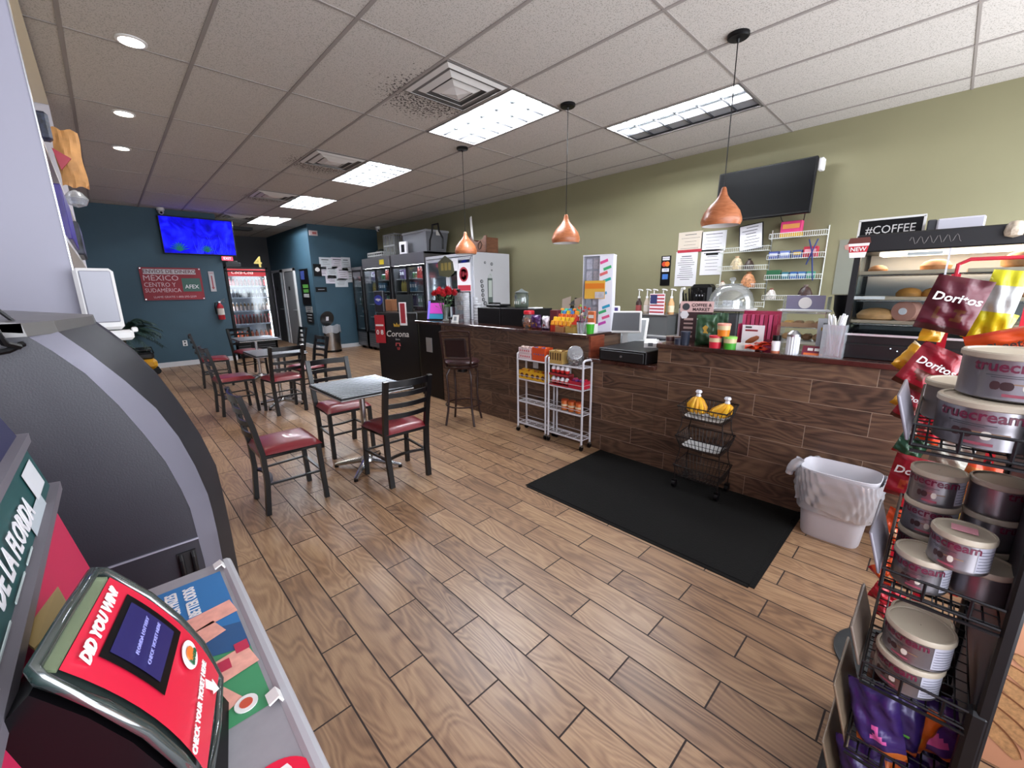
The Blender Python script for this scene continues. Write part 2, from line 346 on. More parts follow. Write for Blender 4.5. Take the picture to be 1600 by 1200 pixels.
# ---------------------------------------------------------------- pendant lamps
def wood_mat(name, c1, c2, sc=6, rough=.35):
    mt = M(c1, rough).copy(); mt.name = name; nt = mt.node_tree; b = nt.nodes['Principled BSDF']; tc = nt.nodes.new('ShaderNodeTexCoord'); mp = nt.nodes.new('ShaderNodeMapping'); mp.inputs['Scale'].default_value = (sc, sc, sc*6)
    n = nt.nodes.new('ShaderNodeTexNoise'); n.inputs['Scale'].default_value = 2; n.inputs['Detail'].default_value = 4; n.inputs['Distortion'].default_value = 1
    r = nt.nodes.new('ShaderNodeValToRGB'); r.color_ramp.elements[0].position = .35; r.color_ramp.elements[0].color = (*lin(c1), 1); r.color_ramp.elements[1].position = .65; r.color_ramp.elements[1].color = (*lin(c2), 1)
    nt.links.new(tc.outputs['Object'], mp.inputs[0]); nt.links.new(mp.outputs[0], n.inputs['Vector']); nt.links.new(n.outputs['Fac'], r.inputs[0]); nt.links.new(r.outputs[0], b.inputs['Base Color']); return mt
m_pw = wood_mat('pendant_wood', '#94532f', '#b06c46')
def pendant(y, label):
    t = thing('pendant_lamp', label, 'hanging lamp', (3.32, y, ZC), 0, None)
    MB().lathe([(.068, 0), (.068, -.018), (.06, -.025), (.012, -.028), (.008, -.045), (.003, -.05)], capb=True).build('canopy', m_black, t)
    zb = 1.93-ZC
    MB().cyl((0, 0, -.04), (0, 0, zb+.26), .0035, seg=6).build('cord', m_black, t)
    prof = [(.012, .262), (.018, .25), (.022, .232), (.028, .21), (.048, .178), (.084, .142), (.118, .096), (.134, .052), (.137, .028), (.126, 0)]
    MB().lathe([(r_, z+zb) for r_, z in prof], seg=36, capb=True, capt=False).build('shade', m_pw, t)
    MB().lathe([(.125, zb+.001), (.133, zb+.03), (.13, zb+.055), (.1, zb+.1), (.05, zb+.14)], seg=36, capb=False, capt=True).build('shade_lining', m_white, t)
    MB().lathe([(.001, zb+.02), (.025, zb+.03), (.03, zb+.055), (.018, zb+.09), (.014, zb+.12)], seg=16, capb=False, capt=True).build('bulb', M('#eceae4', .25), t)
pendant(1.24, 'wooden teardrop pendant lamp nearest the camera, in front of the black screen')
pendant(2.68, 'middle wooden teardrop pendant lamp over the counter')
pendant(4.26, 'wooden teardrop pendant lamp farthest back, in front of the white cooler')
# ---------------------------------------------------------------- counter
m_slab = M('#3a201a', .16, noise=.3, nscale=9, coat=.4); m_mahog = wood_mat('mahogany', '#6b3021', '#8a452e', 3, .3)
def counter(name, label, y0, y1, zt, over=.03):
    t = thing(name, label, 'counter', (3.42, (y0+y1)/2, 0)); L = y1-y0
    MB().box((0, 0, (zt-.035)/2), (.54, L, zt-.035)).build('tiled_front', m_face, t, smooth=False)
    MB().box((.02, 0, zt-.0175), (.66, L+2*over, .035), bev=.004).build('worktop', m_slab, t)
    return t
c1 = counter('service_counter', 'tall tiled counter with dark glossy top behind the bar stool', 2.25, 4.64, 1.083, 0)
MB().box((-.16, -1.205, .965), (.22, .02, .2)).build('end_panel', m_mahog, c1, smooth=False)
tt = thing('counter_end', 'black panelled end section of the counter under the rose vase', 'counter', (3.42, 4.95, 0))
MB().box((0, 0, .524), (.5, .54, 1.048)).build('body', m_black, tt, smooth=False)
MB().box((.02, .0, 1.066), (.66, .56, .035), bev=.004).build('worktop', m_slab, tt)
MB().box((-.258, .02, .75), (.01, .14, .2)).build('notice_holder', M('#9a9a9c', .4), tt, smooth=False)
c2 = counter('register_counter', 'low tiled counter section under the black cash drawer', 1.572, 2.248, .872, -.001)
c3 = counter('service_counter', 'tiled counter with dark top running under the pastry case and right-hand goods', -.7, 1.57, 1.062, 0)
bc = thing('back_counter', 'grey back counter along the green wall behind the till', 'counter', (5.36, 1.9, 0))
MB().box((0, 0, .43), (.6, 3.6, .86)).build('cabinet_body', M('#5a5753', .6), bc, smooth=False); MB().box((-.01, 0, .88), (.64, 3.64, .04), bev=.005).build('worktop', M('#6f6b68', .35), bc)
# floor mat
mb = MB().box((0, 0, .004), (1.0, 1.57, .008), bev=.003); mb.box((-.51, 0, .002), (.03, 1.57, .003)).box((0, -.795, .002), (1.02, .03, .003)).box((0, .795, .002), (1.02, .03, .003))
m_mat = M('#100f0e', .9, bump=.3, nscale=90).copy(); m_mat.node_tree.nodes['Principled BSDF'].inputs['Specular IOR Level'].default_value = .12
tag(mb.build('floor_mat', m_mat, loc=(2.635, 1.27, 0)), 'black rubber mat on the floor in front of the counter', 'mat')
# ---------------------------------------------------------------- chairs and tables
m_cush = M('#6c1820', .36, noise=.08, nscale=8, coat=.1); m_cm = M('#050407', .3)
def chair(label, x, y, rz):
    t = thing('dining_chair', label, 'chair', (x, y, 0), rz, 'ladder-back chairs at the small tables')
    def fs(u, v):
        a = 2*u-1; b_ = 2*v-1; w = .2+.012*(-b_) if b_ < 0 else .2; w = .185+.025*(v); d = .2
        x_ = a*w; y_ = b_*d+.0
        k = (1-abs(a)**4)*(1-abs(b_)**4)
        if abs(a) > .99 or abs(b_) > .99: return (x_*.985, y_*.985, .432)
        return (x_, y_, .445+.036*k**.45)
    c = MB().grid(fs, 14, 14); c.poly([(-.18, -.195, .43), (-.205, .195, .43), (.205, .195, .43), (.18, -.195, .43)]); c.build('seat', m_cush, t, ang=60)
    f = MB()
    f.tube([(-.175, -.185, .418), (.175, -.185, .418), (.195, .18, .418), (-.195, .18, .418)], .01, closed=True, sq=(.01, .012)); f.build('seat_frame', m_cm, t)
    for s in (-1, 1):
        MB().tube([(s*.165, -.195, 0), (s*.172, -.175, .25), (s*.178, -.18, .44), (s*.182, -.215, .65), (s*.184, -.262, .86)], .013, sq=(.0155, .019)).build('back_post', m_cm, t)
        MB().tube([(s*.19, .19, 0), (s*.188, .172, .42)], .013, sq=(.0155, .0155)).build('leg', m_cm, t)
        MB().tube([(s*.171, -.17, .22), (s*.19, .178, .22)], .01, sq=(.009, .007)).build('stretcher', m_cm, t)
    for k, (z, h) in enumerate(((.83, .05), (.745, .035), (.66, .035), (.575, .035))):
        yb = -.18-(z-.44)*.19; s_ = MB()
        def sl(u, v): a = 2*u-1; return (a*.18, yb-.035*(1-a*a), z+(v-.5)*h)
        s_.grid(sl, 10, 1)
        def sl2(u, v): a = 2*u-1; return (a*.18, yb-.035*(1-a*a)+.012, z+(v-.5)*h)
        s_.grid(sl2, 10, 1)
        for e in (-.5, .5): s_.grid(lambda u, v: ((2*u-1)*.18, yb-.035*(1-(2*u-1)**2)+.012*v, z+e*h), 10, 1)
        bmesh.ops.remove_doubles(s_.bm, verts=s_.bm.verts, dist=1e-5); s_.build('slat', m_cm, t)
    s_ = MB().tube([(-.172+.344*u, -.165+.045*(1-(2*u-1)**2), .22) for u in [i/10 for i in range(11)]], .01, sq=(.011, .008)); s_.build('cross_brace', m_cm, t)
    MB().tube([(-.188, .178, .22), (.188, .178, .22)], .01, sq=(.010, .007)).build('front_stretcher', m_cm, t)
    return t
ch = chair('red-seated black chair in the foreground, left of the nearest table', .76, 3.2, -PI/2)
def chc(label, x, y, rz): return dup(ch, (x, y, 0), rz, label)
chc('red-seated black chair pulled to the nearest table, its back to the camera at right', 1.53, 2.98, 0)
chc('red-seated black chair behind the nearest table, facing the camera', 1.46, 3.88, PI)
chc('red-seated black chair left of the middle table, second chair back on the left', 1.0, 6.19, -PI/2+.05)
chc('red-seated black chair with its back to the camera at the middle table', 1.46, 5.76, math.radians(4))
chc('red-seated black chair nearest the teal wall, left of the farthest table', 1.12, 8.25, -PI/2-.1)
chc('black chair directly in front of the lit drinks fridge', 1.74, 8.85, PI+.25)
chc('black chair right of the farthest table, in front of the teal block', 2.3, 8.3, PI/2)
chc('black chair with dim red seat between the middle table and the steel bin', 1.95, 6.35, PI/2+.1)
m_rib = M('#c9ccd0', .28, 1)
mt = m_rib.copy(); nt = mt.node_tree; b = nt.nodes['Principled BSDF']; tc = nt.nodes.new('ShaderNodeTexCoord'); w_ = nt.nodes.new('ShaderNodeTexWave'); w_.inputs['Scale'].default_value = 9.2; w_.bands_direction = 'Y'
nt.links.new(tc.outputs['Object'], w_.inputs['Vector']); r = nt.nodes.new('ShaderNodeValToRGB'); r.color_ramp.elements[0].position = .25; r.color_ramp.elements[0].color = (*lin('#55575a'), 1); r.color_ramp.elements[1].position = .55; r.color_ramp.elements[1].color = (*lin('#dfe2e6'), 1)
nt.links.new(w_.outputs['Fac'], r.inputs[0]); nt.links.new(r.outputs[0], b.inputs['Base Color']); bp = nt.nodes.new('ShaderNodeBump'); bp.inputs['Strength'].default_value = .5; bp.inputs['Distance'].default_value = .004; nt.links.new(w_.outputs['Fac'], bp.inputs['Height']); nt.links.new(bp.outputs[0], b.inputs['Normal']); m_top = mt
def table(label, x, y, rz=0):
    t = thing('cafe_table', label, 'table', (x, y, 0), rz, 'small metal cafe tables')
    b = MB().box((0, 0, .722), (.596, .676, .016), bev=.003).m(1)
    for k in range(16): b.box((0, -.322+.0429*k, .7325), (.586, .02, .008), bev=.003)
    b.build('tabletop', [M('#101114', .8), M('#8a8d92', .3, .9)], t)
    MB().box((0, 0, .712), (.606, .686, .012), bev=.004).build('edge_band', m_chrome, t)
    MB().cyl((0, 0, .06), (0, 0, .71), .024, seg=20).build('post', m_chrome, t)
    MB().box((0, 0, .7), (.2, .2, .01)).build('top_bracket', m_blk2, t)
    MB().lathe([(.045, .05), (.06, .07), (.05, .1), (.026, .12)], seg=20).build('hub', m_chrome, t)
    for q in range(4):
        a = q*PI/2+PI/4; c, s = math.cos(a), math.sin(a)
        f = MB().tube([(c*.03, s*.03, .075), (c*.16, s*.16, .05), (c*.29, s*.29, .022)], [.03, .022, .014], seg=8); f.build('foot', m_chrome, t)
        MB().cyl((c*.28, s*.28, 0), (c*.28, s*.28, .02), .016).build('foot_pad', m_black, t)
    return t
tb = table('nearest ribbed metal cafe table, between three red-seated chairs', 1.41, 3.3)
dup(tb, (1.5, 6.12, 0), .0, 'middle metal cafe table behind the chair with its back to the camera')
dup(tb, (1.74, 8.2, 0), .0, 'farthest metal cafe table, in front of the lit drinks fridge')
# ================================================================ left foreground: cash machine
m_atm = M('#2a2930', .42, bump=.06, nscale=300); m_silver = M('#a3a1b0', .38, .3); m_atmg = M('#424147', .42, .1); m_cap = M('#6f6d6c', .38, .4)
am = thing('cash_machine', 'big curved dark grey and silver cash machine at left foreground', 'cash machine', (-.2, 1.6, 0))
L_ = lambda X, Y, Z: (X+.2, Y-1.6, Z)
prA = [(.075, .0), (.075, .79), (.072, .86), (.068, .95), (.058, 1.01), (.04, 1.09), (.012, 1.17), (-.02, 1.25), (-.06, 1.33), (-.10, 1.385), (-.13, 1.42)]
prB = [(.12, .0), (.12, .75), (.12, .83), (.118, .90), (.115, .95), (.10, 1.04), (.078, 1.13), (.046, 1.215), (.0, 1.295), (-.05, 1.37), (-.092, 1.425)]
prC = [(.172, .0), (.174, .63), (.173, .75), (.17, .87), (.166, .96), (.142, 1.07), (.112, 1.165), (.075, 1.26), (.03, 1.345), (-.01, 1.4), (-.035, 1.43)]
body = MB(); pts = [L_(x, 1.3, z) for x, z in prA] + [L_(-.5, 1.3, 1.42), L_(-.5, 1.3, 0)]; body.prism(pts, (0, .6, 0)); body.build('body', m_atm, am, ang=20)
def strip(name, pa, ya, pb, yb, mt, th=.0):
    b = MB(); n = len(pa); A = [b._v(L_(x, ya, z)) for x, z in pa]; B = [b._v(L_(x, yb, z)) for x, z in pb]
    for i in range(n-1): b._f([A[i], A[i+1], B[i+1], B[i]])
    bmesh.ops.solidify(b.bm, geom=b.bm.faces[:], thickness=.006); return b.build(name, mt, am, ang=50)
strip('silver_trim', prA, 1.298, prB, 1.36, m_silver); strip('front_fascia', prB, 1.36, prC, 1.55, m_atmg)
strip('front_fascia', prC, 1.55, prC, 1.67, m_atmg); strip('front_fascia', prC, 1.67, prB, 1.86, m_atmg); strip('silver_trim', prB, 1.86, prA, 1.91, m_silver)
cp = MB()
for ya, xa, yb, xb, dz in ((1.29, -.128, 1.36, -.088, 0), (1.36, -.088, 1.55, -.03, 0), (1.55, -.03, 1.67, -.03, 0), (1.67, -.03, 1.86, -.088, 0), (1.86, -.088, 1.92, -.128, 0)):
    cp.prism([L_(xa, ya, 1.418), L_(xb, yb, 1.418), L_(xb-.004, yb, 1.445), L_(xa-.004, ya, 1.445)], (-.03, 0, 0))
    cp.prism([L_(xa-.004, ya, 1.445), L_(xb-.004, yb, 1.445), L_(-.3, yb, 1.47), L_(-.3, ya, 1.47)], (0, 0, -.02))
cp.prism([L_(-.3, 1.29, 1.47), L_(-.3, 1.92, 1.47), L_(-.5, 1.92, 1.45), L_(-.5, 1.29, 1.45)], (0, 0, -.03)); cp.build('top_cap', m_cap, am, ang=30)
MB().box(L_(-.21, 1.297, .862), (.565, .004, .004)).build('seam', m_silver, am)
h = MB()
for x in (.03, .055): h.tube([L_(x, 1.296, .83), L_(x, 1.285, .82), L_(x, 1.283, .77), L_(x, 1.296, .75)], .005, seg=8)
h.box(L_(.042, 1.297, .79), (.04, .004, .09)); h.build('door_handle', m_blk2, am)
MB().tube([L_(-.132, 1.33, 1.43), L_(-.16, 1.33, 1.47), L_(-.24, 1.32, 1.64)], .004).build('antenna', m_blk2, am)
MB().tube([L_(-.14, 1.27, 1.40), L_(-.155, 1.25, 1.41), L_(-.162, 1.24, 1.44), L_(-.2, 1.22, 1.5)], .006).tube([L_(-.135, 1.28, 1.405), L_(-.155, 1.26, 1.395), L_(-.19, 1.25, 1.39)], .006).build('cable_bracket', m_black, am)
# ---------------------------------------------------------------- lottery play stand
m_lam = M('#8d8b90', .4, noise=.04, nscale=60); m_red = M('#d42a48', .35); m_pink = M('#c42a52', .38); m_grn = M('#1f5050', .4)
ks = thing('lottery_stand', 'grey laminate lottery stand with red sloping back at lower left', 'lottery stand', (0, .65, 0))
K = lambda X, Y, Z: (X, Y-.65, Z)
MB().prism([K(-.5, .12, .95), K(.095, .12, .95), K(.095, .975, .95), K(-.5, .975, .95)], (0, 0, -.02)).build('top', m_lam, ks)
MB().tube([K(.09, .12, .944), K(.09, .975, .944)], .011, seg=10).build('rounded_edge', M('#a6a5aa', .35), ks)
MB().box(K(-.2, .54, .46), (.56, .84, .92)).build('cabinet_body', m_pink, ks)
MB().prism([K(-.088, .12, .952), K(-.122, .12, 1.16), K(-.3, .12, 1.16), K(-.3, .12, .952)], (0, .87, 0)).build('sloping_back', m_pink, ks)
def riser(nm, x0, z0, x1, z1, mt, t=.02): return MB().prism([K(x0, .12, z0), K(x1, .12, z1), K(x1-t, .12, z1), K(x0-t, .12, z0)], (0, .93, 0)).build(nm, mt, ks)
riser('sign_panel', -.124, 1.165, -.142, 1.255, m_grn, .01)
riser('sign_panel', -.146, 1.27, -.168, 1.34, M('#26264a', .4), .01)
for x, z in ((-.12, 1.165), (-.14, 1.262)):
    MB().prism([K(x+.006, .12, z-.009), K(x+.006, .12, z+.007), K(x-.02, .12, z+.009), K(x-.02, .12, z-.009)], (0, .945, 0)).build('sign_rail', M('#6f6a72', .4), ks)
ra = (math.radians(78), 0, PI/2)
text('lettering', 'DE LA FLORIDA', .042, M('#e6e3e8', .5), ks, K(-.128, .74, 1.205), ra, sx=.9, shear=.2, bold=.001)
text('lettering', 'O', .05, M('#e6e3e8', .5), ks, K(-.152, .93, 1.30), ra)
[MB().box((0, 0, 0), (.001, w_, .003)).build('text_line', M('#c9d6d6', .5), ks, loc=K(-.1235, y_, 1.178)) for w_, y_ in ((.1, .56), (.07, .68), (.05, .76))]
MB().poly([K(-.1265, .93, 1.19), K(-.1265, 1.02, 1.19), K(-.136, 1.02, 1.235), K(-.136, .93, 1.235)]).build('blank_code_card', M('#d9dbe0', .5), ks, fix=False)
MB().poly([K(-.1235, .83, 1.173), K(-.1235, .96, 1.173), K(-.128, .96, 1.195), K(-.128, .83, 1.195)]).build('label_card', M('#b9c2c9', .5), ks, fix=False)
MB().lathe([(.012, 0), (.012, .001)], seg=20).build('round_emblem', m_white, ks).matrix_local = Matrix.Translation(K(-.121, .5, 1.172)) @ Matrix.Rotation(math.radians(82), 4, 'Y')
# printed ticket advertisement lying under its clear cover
ps = thing('printed_mat', 'blue and green advertising sheet with tickets lying on the grey stand', 'poster', (.025, .75, .9502))
Q = lambda u, v, z=.0012: (-.115+.165*u, -.19+.38*v, z)     # v away from the camera, u towards the room
MB().poly([Q(0, 0, .0005), Q(1, 0, .0005), Q(1, 1, .0005), Q(0, 1, .0005)]).build('green_field', M('#3f8a5e', .4), ps, fix=False)
MB().poly([Q(0, .58, .0008), Q(1, .44, .0008), Q(1, 1, .0008), Q(0, 1, .0008)]).build('blue_field', M('#2b6ea8', .4), ps, fix=False)
MB().poly([Q(0, .5, .001), Q(1, .34, .001), Q(1, .52, .001), Q(0, .68, .001)]).build('dark_blue_band', M('#27517f', .4), ps, fix=False)
mt_tk = M('#dfa090', .45, noise=.12, nscale=70)
for (u0, v0, du, dv, an) in ((.05, .58, .95, .11, -.12), (.0, .45, .85, .11, -.3), (.05, .2, .95, .13, -.15), (.0, .02, .8, .13, -.42)):
    c = MB(); a = Vector(Q(u0+du/2, v0+dv/2)); R = Matrix.Rotation(-an, 3, 'Z')
    P4 = [a + R @ Vector((sx*.165*du/2, sy*.38*dv/2, .0004)) for sx, sy in ((-1, -1), (1, -1), (1, 1), (-1, 1))]
    c.poly(P4); o = c.build('ticket_picture', mt_tk, ps, fix=False)
    text('ticket_lettering', '5', .016, M('#5c2a3a', .5), ps, a+Vector((0, 0, .0008)), (0, 0, PI/2-an))
rf = (0, 0, PI/2)
text('heading', 'BIGGER PRIZES', .024, m_white, ps, Q(.52, .83), rf, sx=.62, bold=.0006); text('heading', 'BETTER ODDS', .024, m_white, ps, Q(.68, .83), rf, sx=.62, bold=.0006)
MB().poly([Q(.06, .66, .0016), Q(.16, .66, .0016), Q(.16, .95, .0016), Q(.06, .95, .0016)]).build('dark_strip', M('#12213c', .5), ps, fix=False)
for u, v in ((.95, .36), (.78, .30)): MB().poly([Q(u-.07, v-.03, .002), Q(u+.04, v-.03, .002), Q(u+.04, v+.03, .002), Q(u-.07, v+.03, .002)]).build('red_tab', M('#b52a4a', .4), ps, fix=False)
MB().lathe([(.014, 0), (.014, .0015)], (Q(.83, .06)), seg=20).build('round_emblem', m_white, ps)
MB().lathe([(.008, 0), (.008, .002)], (Q(.83, .06)), seg=16).build('emblem_centre', M('#c0503a', .4), ps)
for nm, v in (('clip_far', 1.03), ('clip_near', -.0)):
    tag(MB().tube([(.085, .75-.19+.38*v, .952), (.08, .75-.19+.38*v, .963), (.068, .75-.19+.38*v, .958)], .004, sq=(.01, .0015)).build('metal_clip', m_white), 'small white metal clip at the %s corner of the advertising sheet' % ('far' if v > .5 else 'near'), 'clip')
st = thing('round_sticker', 'round red sticker with white lettering on the grey stand, cut by the frame', 'sticker', (.045, .435, .9505))
MB().lathe([(.042, 0), (.042, .001)], seg=40).build('disc', M('#d8143c', .35), st)
text('lettering', 'G', .05, m_white, st, (.006, .012, .0015), rf, bold=.001)
# ticket checker
ck = thing('ticket_checker', 'red-faced ticket checker with a small blue screen on the lottery stand', 'ticket checker', (-.07, .56, .952))
TL, TR, BR = Vector((-.084, .475, 1.19)), Vector((-.052, .605, 1.19)), Vector((.022, .602, 1.0))
BL = TL + (BR-TR) - Vector((0, .002, 0)); ex = (TR-TL).normalized(); ey = (BR-TR).normalized(); nz = ex.cross(ey)*-1
nz = nz if nz.x > 0 else -nz; Wd, Ht = (TR-TL).length, (BR-TR).length
O = Vector((-.07, .56, .952))
def C(a, b, h=0):   # a across the face 0..1, b down the face 0..1, h above the face
    return TL + ex*Wd*a + ey*Ht*b + nz*(h + .012*(1-(2*b-1)**2)) - O
bd = MB(); pr = []
for b_ in (0, .25, .5, .75, 1): pr.append(b_)
gA = [C(-.09, b_, -.012) for b_ in pr] + [Vector((.005, .465, .953))-O, Vector((-.19, .50, .953))-O, Vector((-.17, .49, 1.11))-O]
gB = [C(1.09, b_, -.012) for b_ in pr] + [Vector((.03, .60, .953))-O, Vector((-.13, .66, .953))-O, Vector((-.12, .65, 1.11))-O]
va = [bd._v(p) for p in gA]; vb = [bd._v(p) for p in gB]; bd._f(va); bd._f(vb[::-1]); bd.skin(va, vb); bd.build('housing', m_black, ck, ang=25)
MB().grid(lambda u, v: C(-.085+1.17*u, -.06+1.13*v, -.002), 1, 10).build('dark_shell', M('#2f3836', .12), ck, ang=60)
MB().grid(lambda u, v: C(u, v, .004), 1, 10).grid(lambda u, v: C(u, v, -.012), 1, 10).build('face_plate', M('#c41c38', .35), ck, ang=60)
rim = MB()
loop = [C(-.07, -.03, .0), C(-.02, -.07, .0), C(.5, -.08, .002), C(1.02, -.07, 0), C(1.07, -.03, 0), C(1.08, .25, 0), C(1.08, .5, 0), C(1.08, .75, 0), C(1.05, 1.06, .0), C(.5, 1.08, .002), C(-.05, 1.06, 0), C(-.08, .75, 0), C(-.08, .5, 0), C(-.08, .25, 0)]
rim.tube(loop, .0055, seg=10, closed=True); rim.build('clear_rim', clear('rim_plastic', '9aa8a4', .5, .35, '4a5654'), ck, ang=60)
MB().prism([C(-.02, .0, .003), C(.98, 0, .003), C(.95, -.07, -.006), C(0, -.07, -.006)], (0, 0, .003)).build('clear_hood', clear('hood_plastic', 'd6e0d0', .2, .35, '9fae8c'), ck)
def sq(a0, b0, a1, b1, h): return [C(a0, b0, h), C(a1, b0, h), C(a1, b1, h), C(a0, b1, h)]
MB().grid(lambda u, v: C(.2+.7*u, .115+.4*v, .0055), 2, 8).build('screen_bezel', m_black, ck, ang=40)
MB().grid(lambda u, v: C(.27+.56*u, .15+.31*v, .0062), 2, 8).build('screen', M('#1f1c4a', .3, emis=.35), ck, ang=40)
def onf(o, a, b, h=.006, rz=0):
    mm = Matrix((ex, -ey, nz)).transposed().to_4x4() @ Matrix.Rotation(rz, 4, 'Z'); p = C(a, b, h); mm.translation = p; sc = o.scale.copy(); o.matrix_local = mm @ Matrix.Diagonal((*sc, 1)); return o
onf(text('heading', 'DID YOU WIN?', .0175, m_white, ck, bold=.0008, sx=.88), .5, .06, .0055)
onf(text('screen_text', 'FLORIDA LOTTERY', .0065, M('#7878b0', .5, emis=.3), ck), .56, .27, .0075); onf(text('screen_text', 'CHECK TICKET HERE', .0065, M('#7878b0', .5, emis=.3), ck), .56, .35, .0075)
onf(text('instruction', 'CHECK YOUR TICKET HERE', .0105, m_white, ck, bold=.0004, sx=.95), .42, .80, .0065)
onf(MB().lathe([(.02, 0), (.02, .001)], seg=28, sy=.72).build('oval_emblem', m_white, ck), .74, .62, .0065)
onf(MB().lathe([(.01, 0), (.01, .001)], (-.001, .002, .001), seg=20, sy=.7).build('emblem_flower', M('#d9702e', .4), ck), .74, .62, .0072)
onf(text('emblem_lettering', 'Lotto', .011, M('#1f5a3a', .4), ck, bold=.0005), .74, .64, .009)
onf(MB().prism([(-.006, .012, 0), (.006, .012, 0), (.005, -.002, 0), (.010, -.002, 0), (0, -.014, 0), (-.010, -.002, 0), (-.005, -.002, 0)], (0, 0, .001)).build('arrow', m_white, ck), .72, .90, .006, .3)
gp = [Vector(p) for p in ((-.100, .70, 1.15), (-.085, .625, 1.155), (-.11, .585, 1.15), (-.123, .62, 1.148))]
tag(MB().prism(gp, (0, 0, .004)).build('paper_slip', M('#a8915e', .4)), 'gold brown card slip sticking up behind the ticket checker', 'card')
# ================================================================ white shelving unit on the left wall
sh = thing('shelving_unit', 'tall white built-in shelving seen edge-on along the left wall', 'shelving', (-.3, 4.0, 0))
S = lambda X, Y, Z: (X+.3, Y-4.0, Z)
MB().box(S(-.31, 2.415, 1.565), (.47, .03, 3.13)).build('end_panel', M('#9492a0', .5), sh, smooth=False)
MB().box(S(-.0745, 2.412, 1.565), (.004, .034, 3.13)).build('edge_trim', m_chrome, sh, smooth=False)
MB().box(S(-.31, 5.6, 1.565), (.46, .03, 3.13)).build('end_panel', M('#cccad6', .5), sh, smooth=False)
MB().box(S(-.535, 4.0, 1.565), (.02, 3.15, 3.13)).build('back_board', m_cream, sh, smooth=False)
for z in (3.09, 2.12, 1.74, 1.35, .9, .45): MB().box(S(-.31, 4.0, z), (.46, 3.14, .025)).build('shelf', m_cream if z > 3 else m_white, sh, smooth=False)
ds = thing('wall_dispenser', 'white box dispenser with grey front fixed to the shelving end, above the cash machine', 'dispenser', (-.02, 2.36, 1.47))
MB().box((0, 0, .01), (.115, .07, .24), bev=.012).build('housing', m_white, ds)
MB().box((.004, -.038, .02), (.09, .008, .2), bev=.006).build('grey_front', M('#9a9aa4', .4), ds)
MB().box((.02, -.005, -.135), (.12, .07, .04), bev=.01).build('tray', m_white, ds)
MB().box((.085, -.01, -.115), (.02, .03, .02), bev=.004).build('knob', m_white, ds)
# things on its shelves
bg = MB()
def bgf(s): return lambda u, v: (-.06+.09*u+.003*math.sin(9*v), 3.0+s*(.03*math.sin(PI*u)*math.sin(PI*v))+.004*math.sin(20*u+7*v), 2.005+.25*v+.006*math.sin(11*u))
bg.grid(bgf(-1), 8, 10).grid(bgf(1), 8, 10)
tag(bg.build('paper_bag', M('#c28c54', .7, noise=.18, nscale=22)), 'crumpled brown paper bag hanging over the top shelf edge at left', 'paper bag')
tag(MB().prism([(-.065, 2.92, 2.15), (-.01, 2.92, 2.115), (-.05, 2.92, 2.06)], (0, .02, 0)).build('carton', M('#a01f34', .4)), 'dark red carton corner in front of the brown paper bag', 'carton')
tag(MB().box((-.07, 2.75, 2.19), (.04, .05, .11), bev=.01).build('tin', M('#2a2f44', .4, noise=.8, nscale=60)), 'dark patterned tin beside the brown paper bag', 'tin')
tag(MB().box((-.11, 3.25, 1.875), (.09, .7, .24), bev=.004).build('carton', M('#3a2a7a', .35, noise=.25, nscale=12)), 'long purple carton on the middle shelf at left', 'carton')
c_ = bpy.data.objects['carton.001']
for k_, (w_, z_) in enumerate(((.05, .08), (.06, .06), (.04, .04), (.055, -.02), (.05, -.06))): MB().box((0, -.352, z_), (w_, .002, .01)).build('printed_line', M('#c8c4d8' if k_ < 3 else '#a87868', .5), c_, smooth=False)
pbx = MB().lathe([(.001, -.05), (.04, -.035), (.055, 0), (.03, .035), (.001, .05)], seg=12); tag(pbx.build('plastic_bag', clear('clear_plastic', 'f4f6ff', .3, .25), loc=(-.03, 3.7, 2.057)), 'small clear plastic bag sticking out above the purple carton', 'plastic bag')
tag(MB().box((-.1, 4.3, 1.86), (.1, .6, .21), bev=.01).build('carton', M('#22242e', .4, noise=1.5, nscale=15)), 'dark and white packets standing beyond the purple carton', 'packets')
# ================================================================ far end of the room
m_ink = M('#3a3c42', .6); m_paper = M('#e4e2e6', .6)
# lit television
tv = thing('television', 'large lit television showing a bright blue underwater scene', 'television', (1.6, 10.99, 2.64), 0)
MB().box((0, 0, 0), (1.25, .05, .73), bev=.008).build('casing', m_black, tv)
mt = bpy.data.materials.new('sea_picture'); mt.use_nodes = True; nt = mt.node_tree; b = nt.nodes['Principled BSDF']; b.inputs['Base Color'].default_value = (0, 0, .02, 1); b.inputs['Roughness'].default_value = .5; b.inputs['Specular IOR Level'].default_value = .1
tc = nt.nodes.new('ShaderNodeTexCoord'); n = nt.nodes.new('ShaderNodeTexNoise'); n.inputs['Scale'].default_value = 3; n.inputs['Detail'].default_value = 6; n.inputs['Distortion'].default_value = 1.5
r = nt.nodes.new('ShaderNodeValToRGB'); e = r.color_ramp.elements; e[0].position = .35; e[0].color = (.001, .001, .25, 1); e[1].position = .7; e[1].color = (.012, .02, .85, 1); x = e.new(.5); x.color = (.003, .002, .55, 1)
nt.links.new(tc.outputs['Object'], n.inputs['Vector']); nt.links.new(n.outputs['Fac'], r.inputs[0]); nt.links.new(r.outputs[0], b.inputs['Emission Color']); b.inputs['Emission Strength'].default_value = 1.0
MB().box((0, -.026, 0), (1.21, .004, .69)).build('screen', mt, tv, smooth=False)
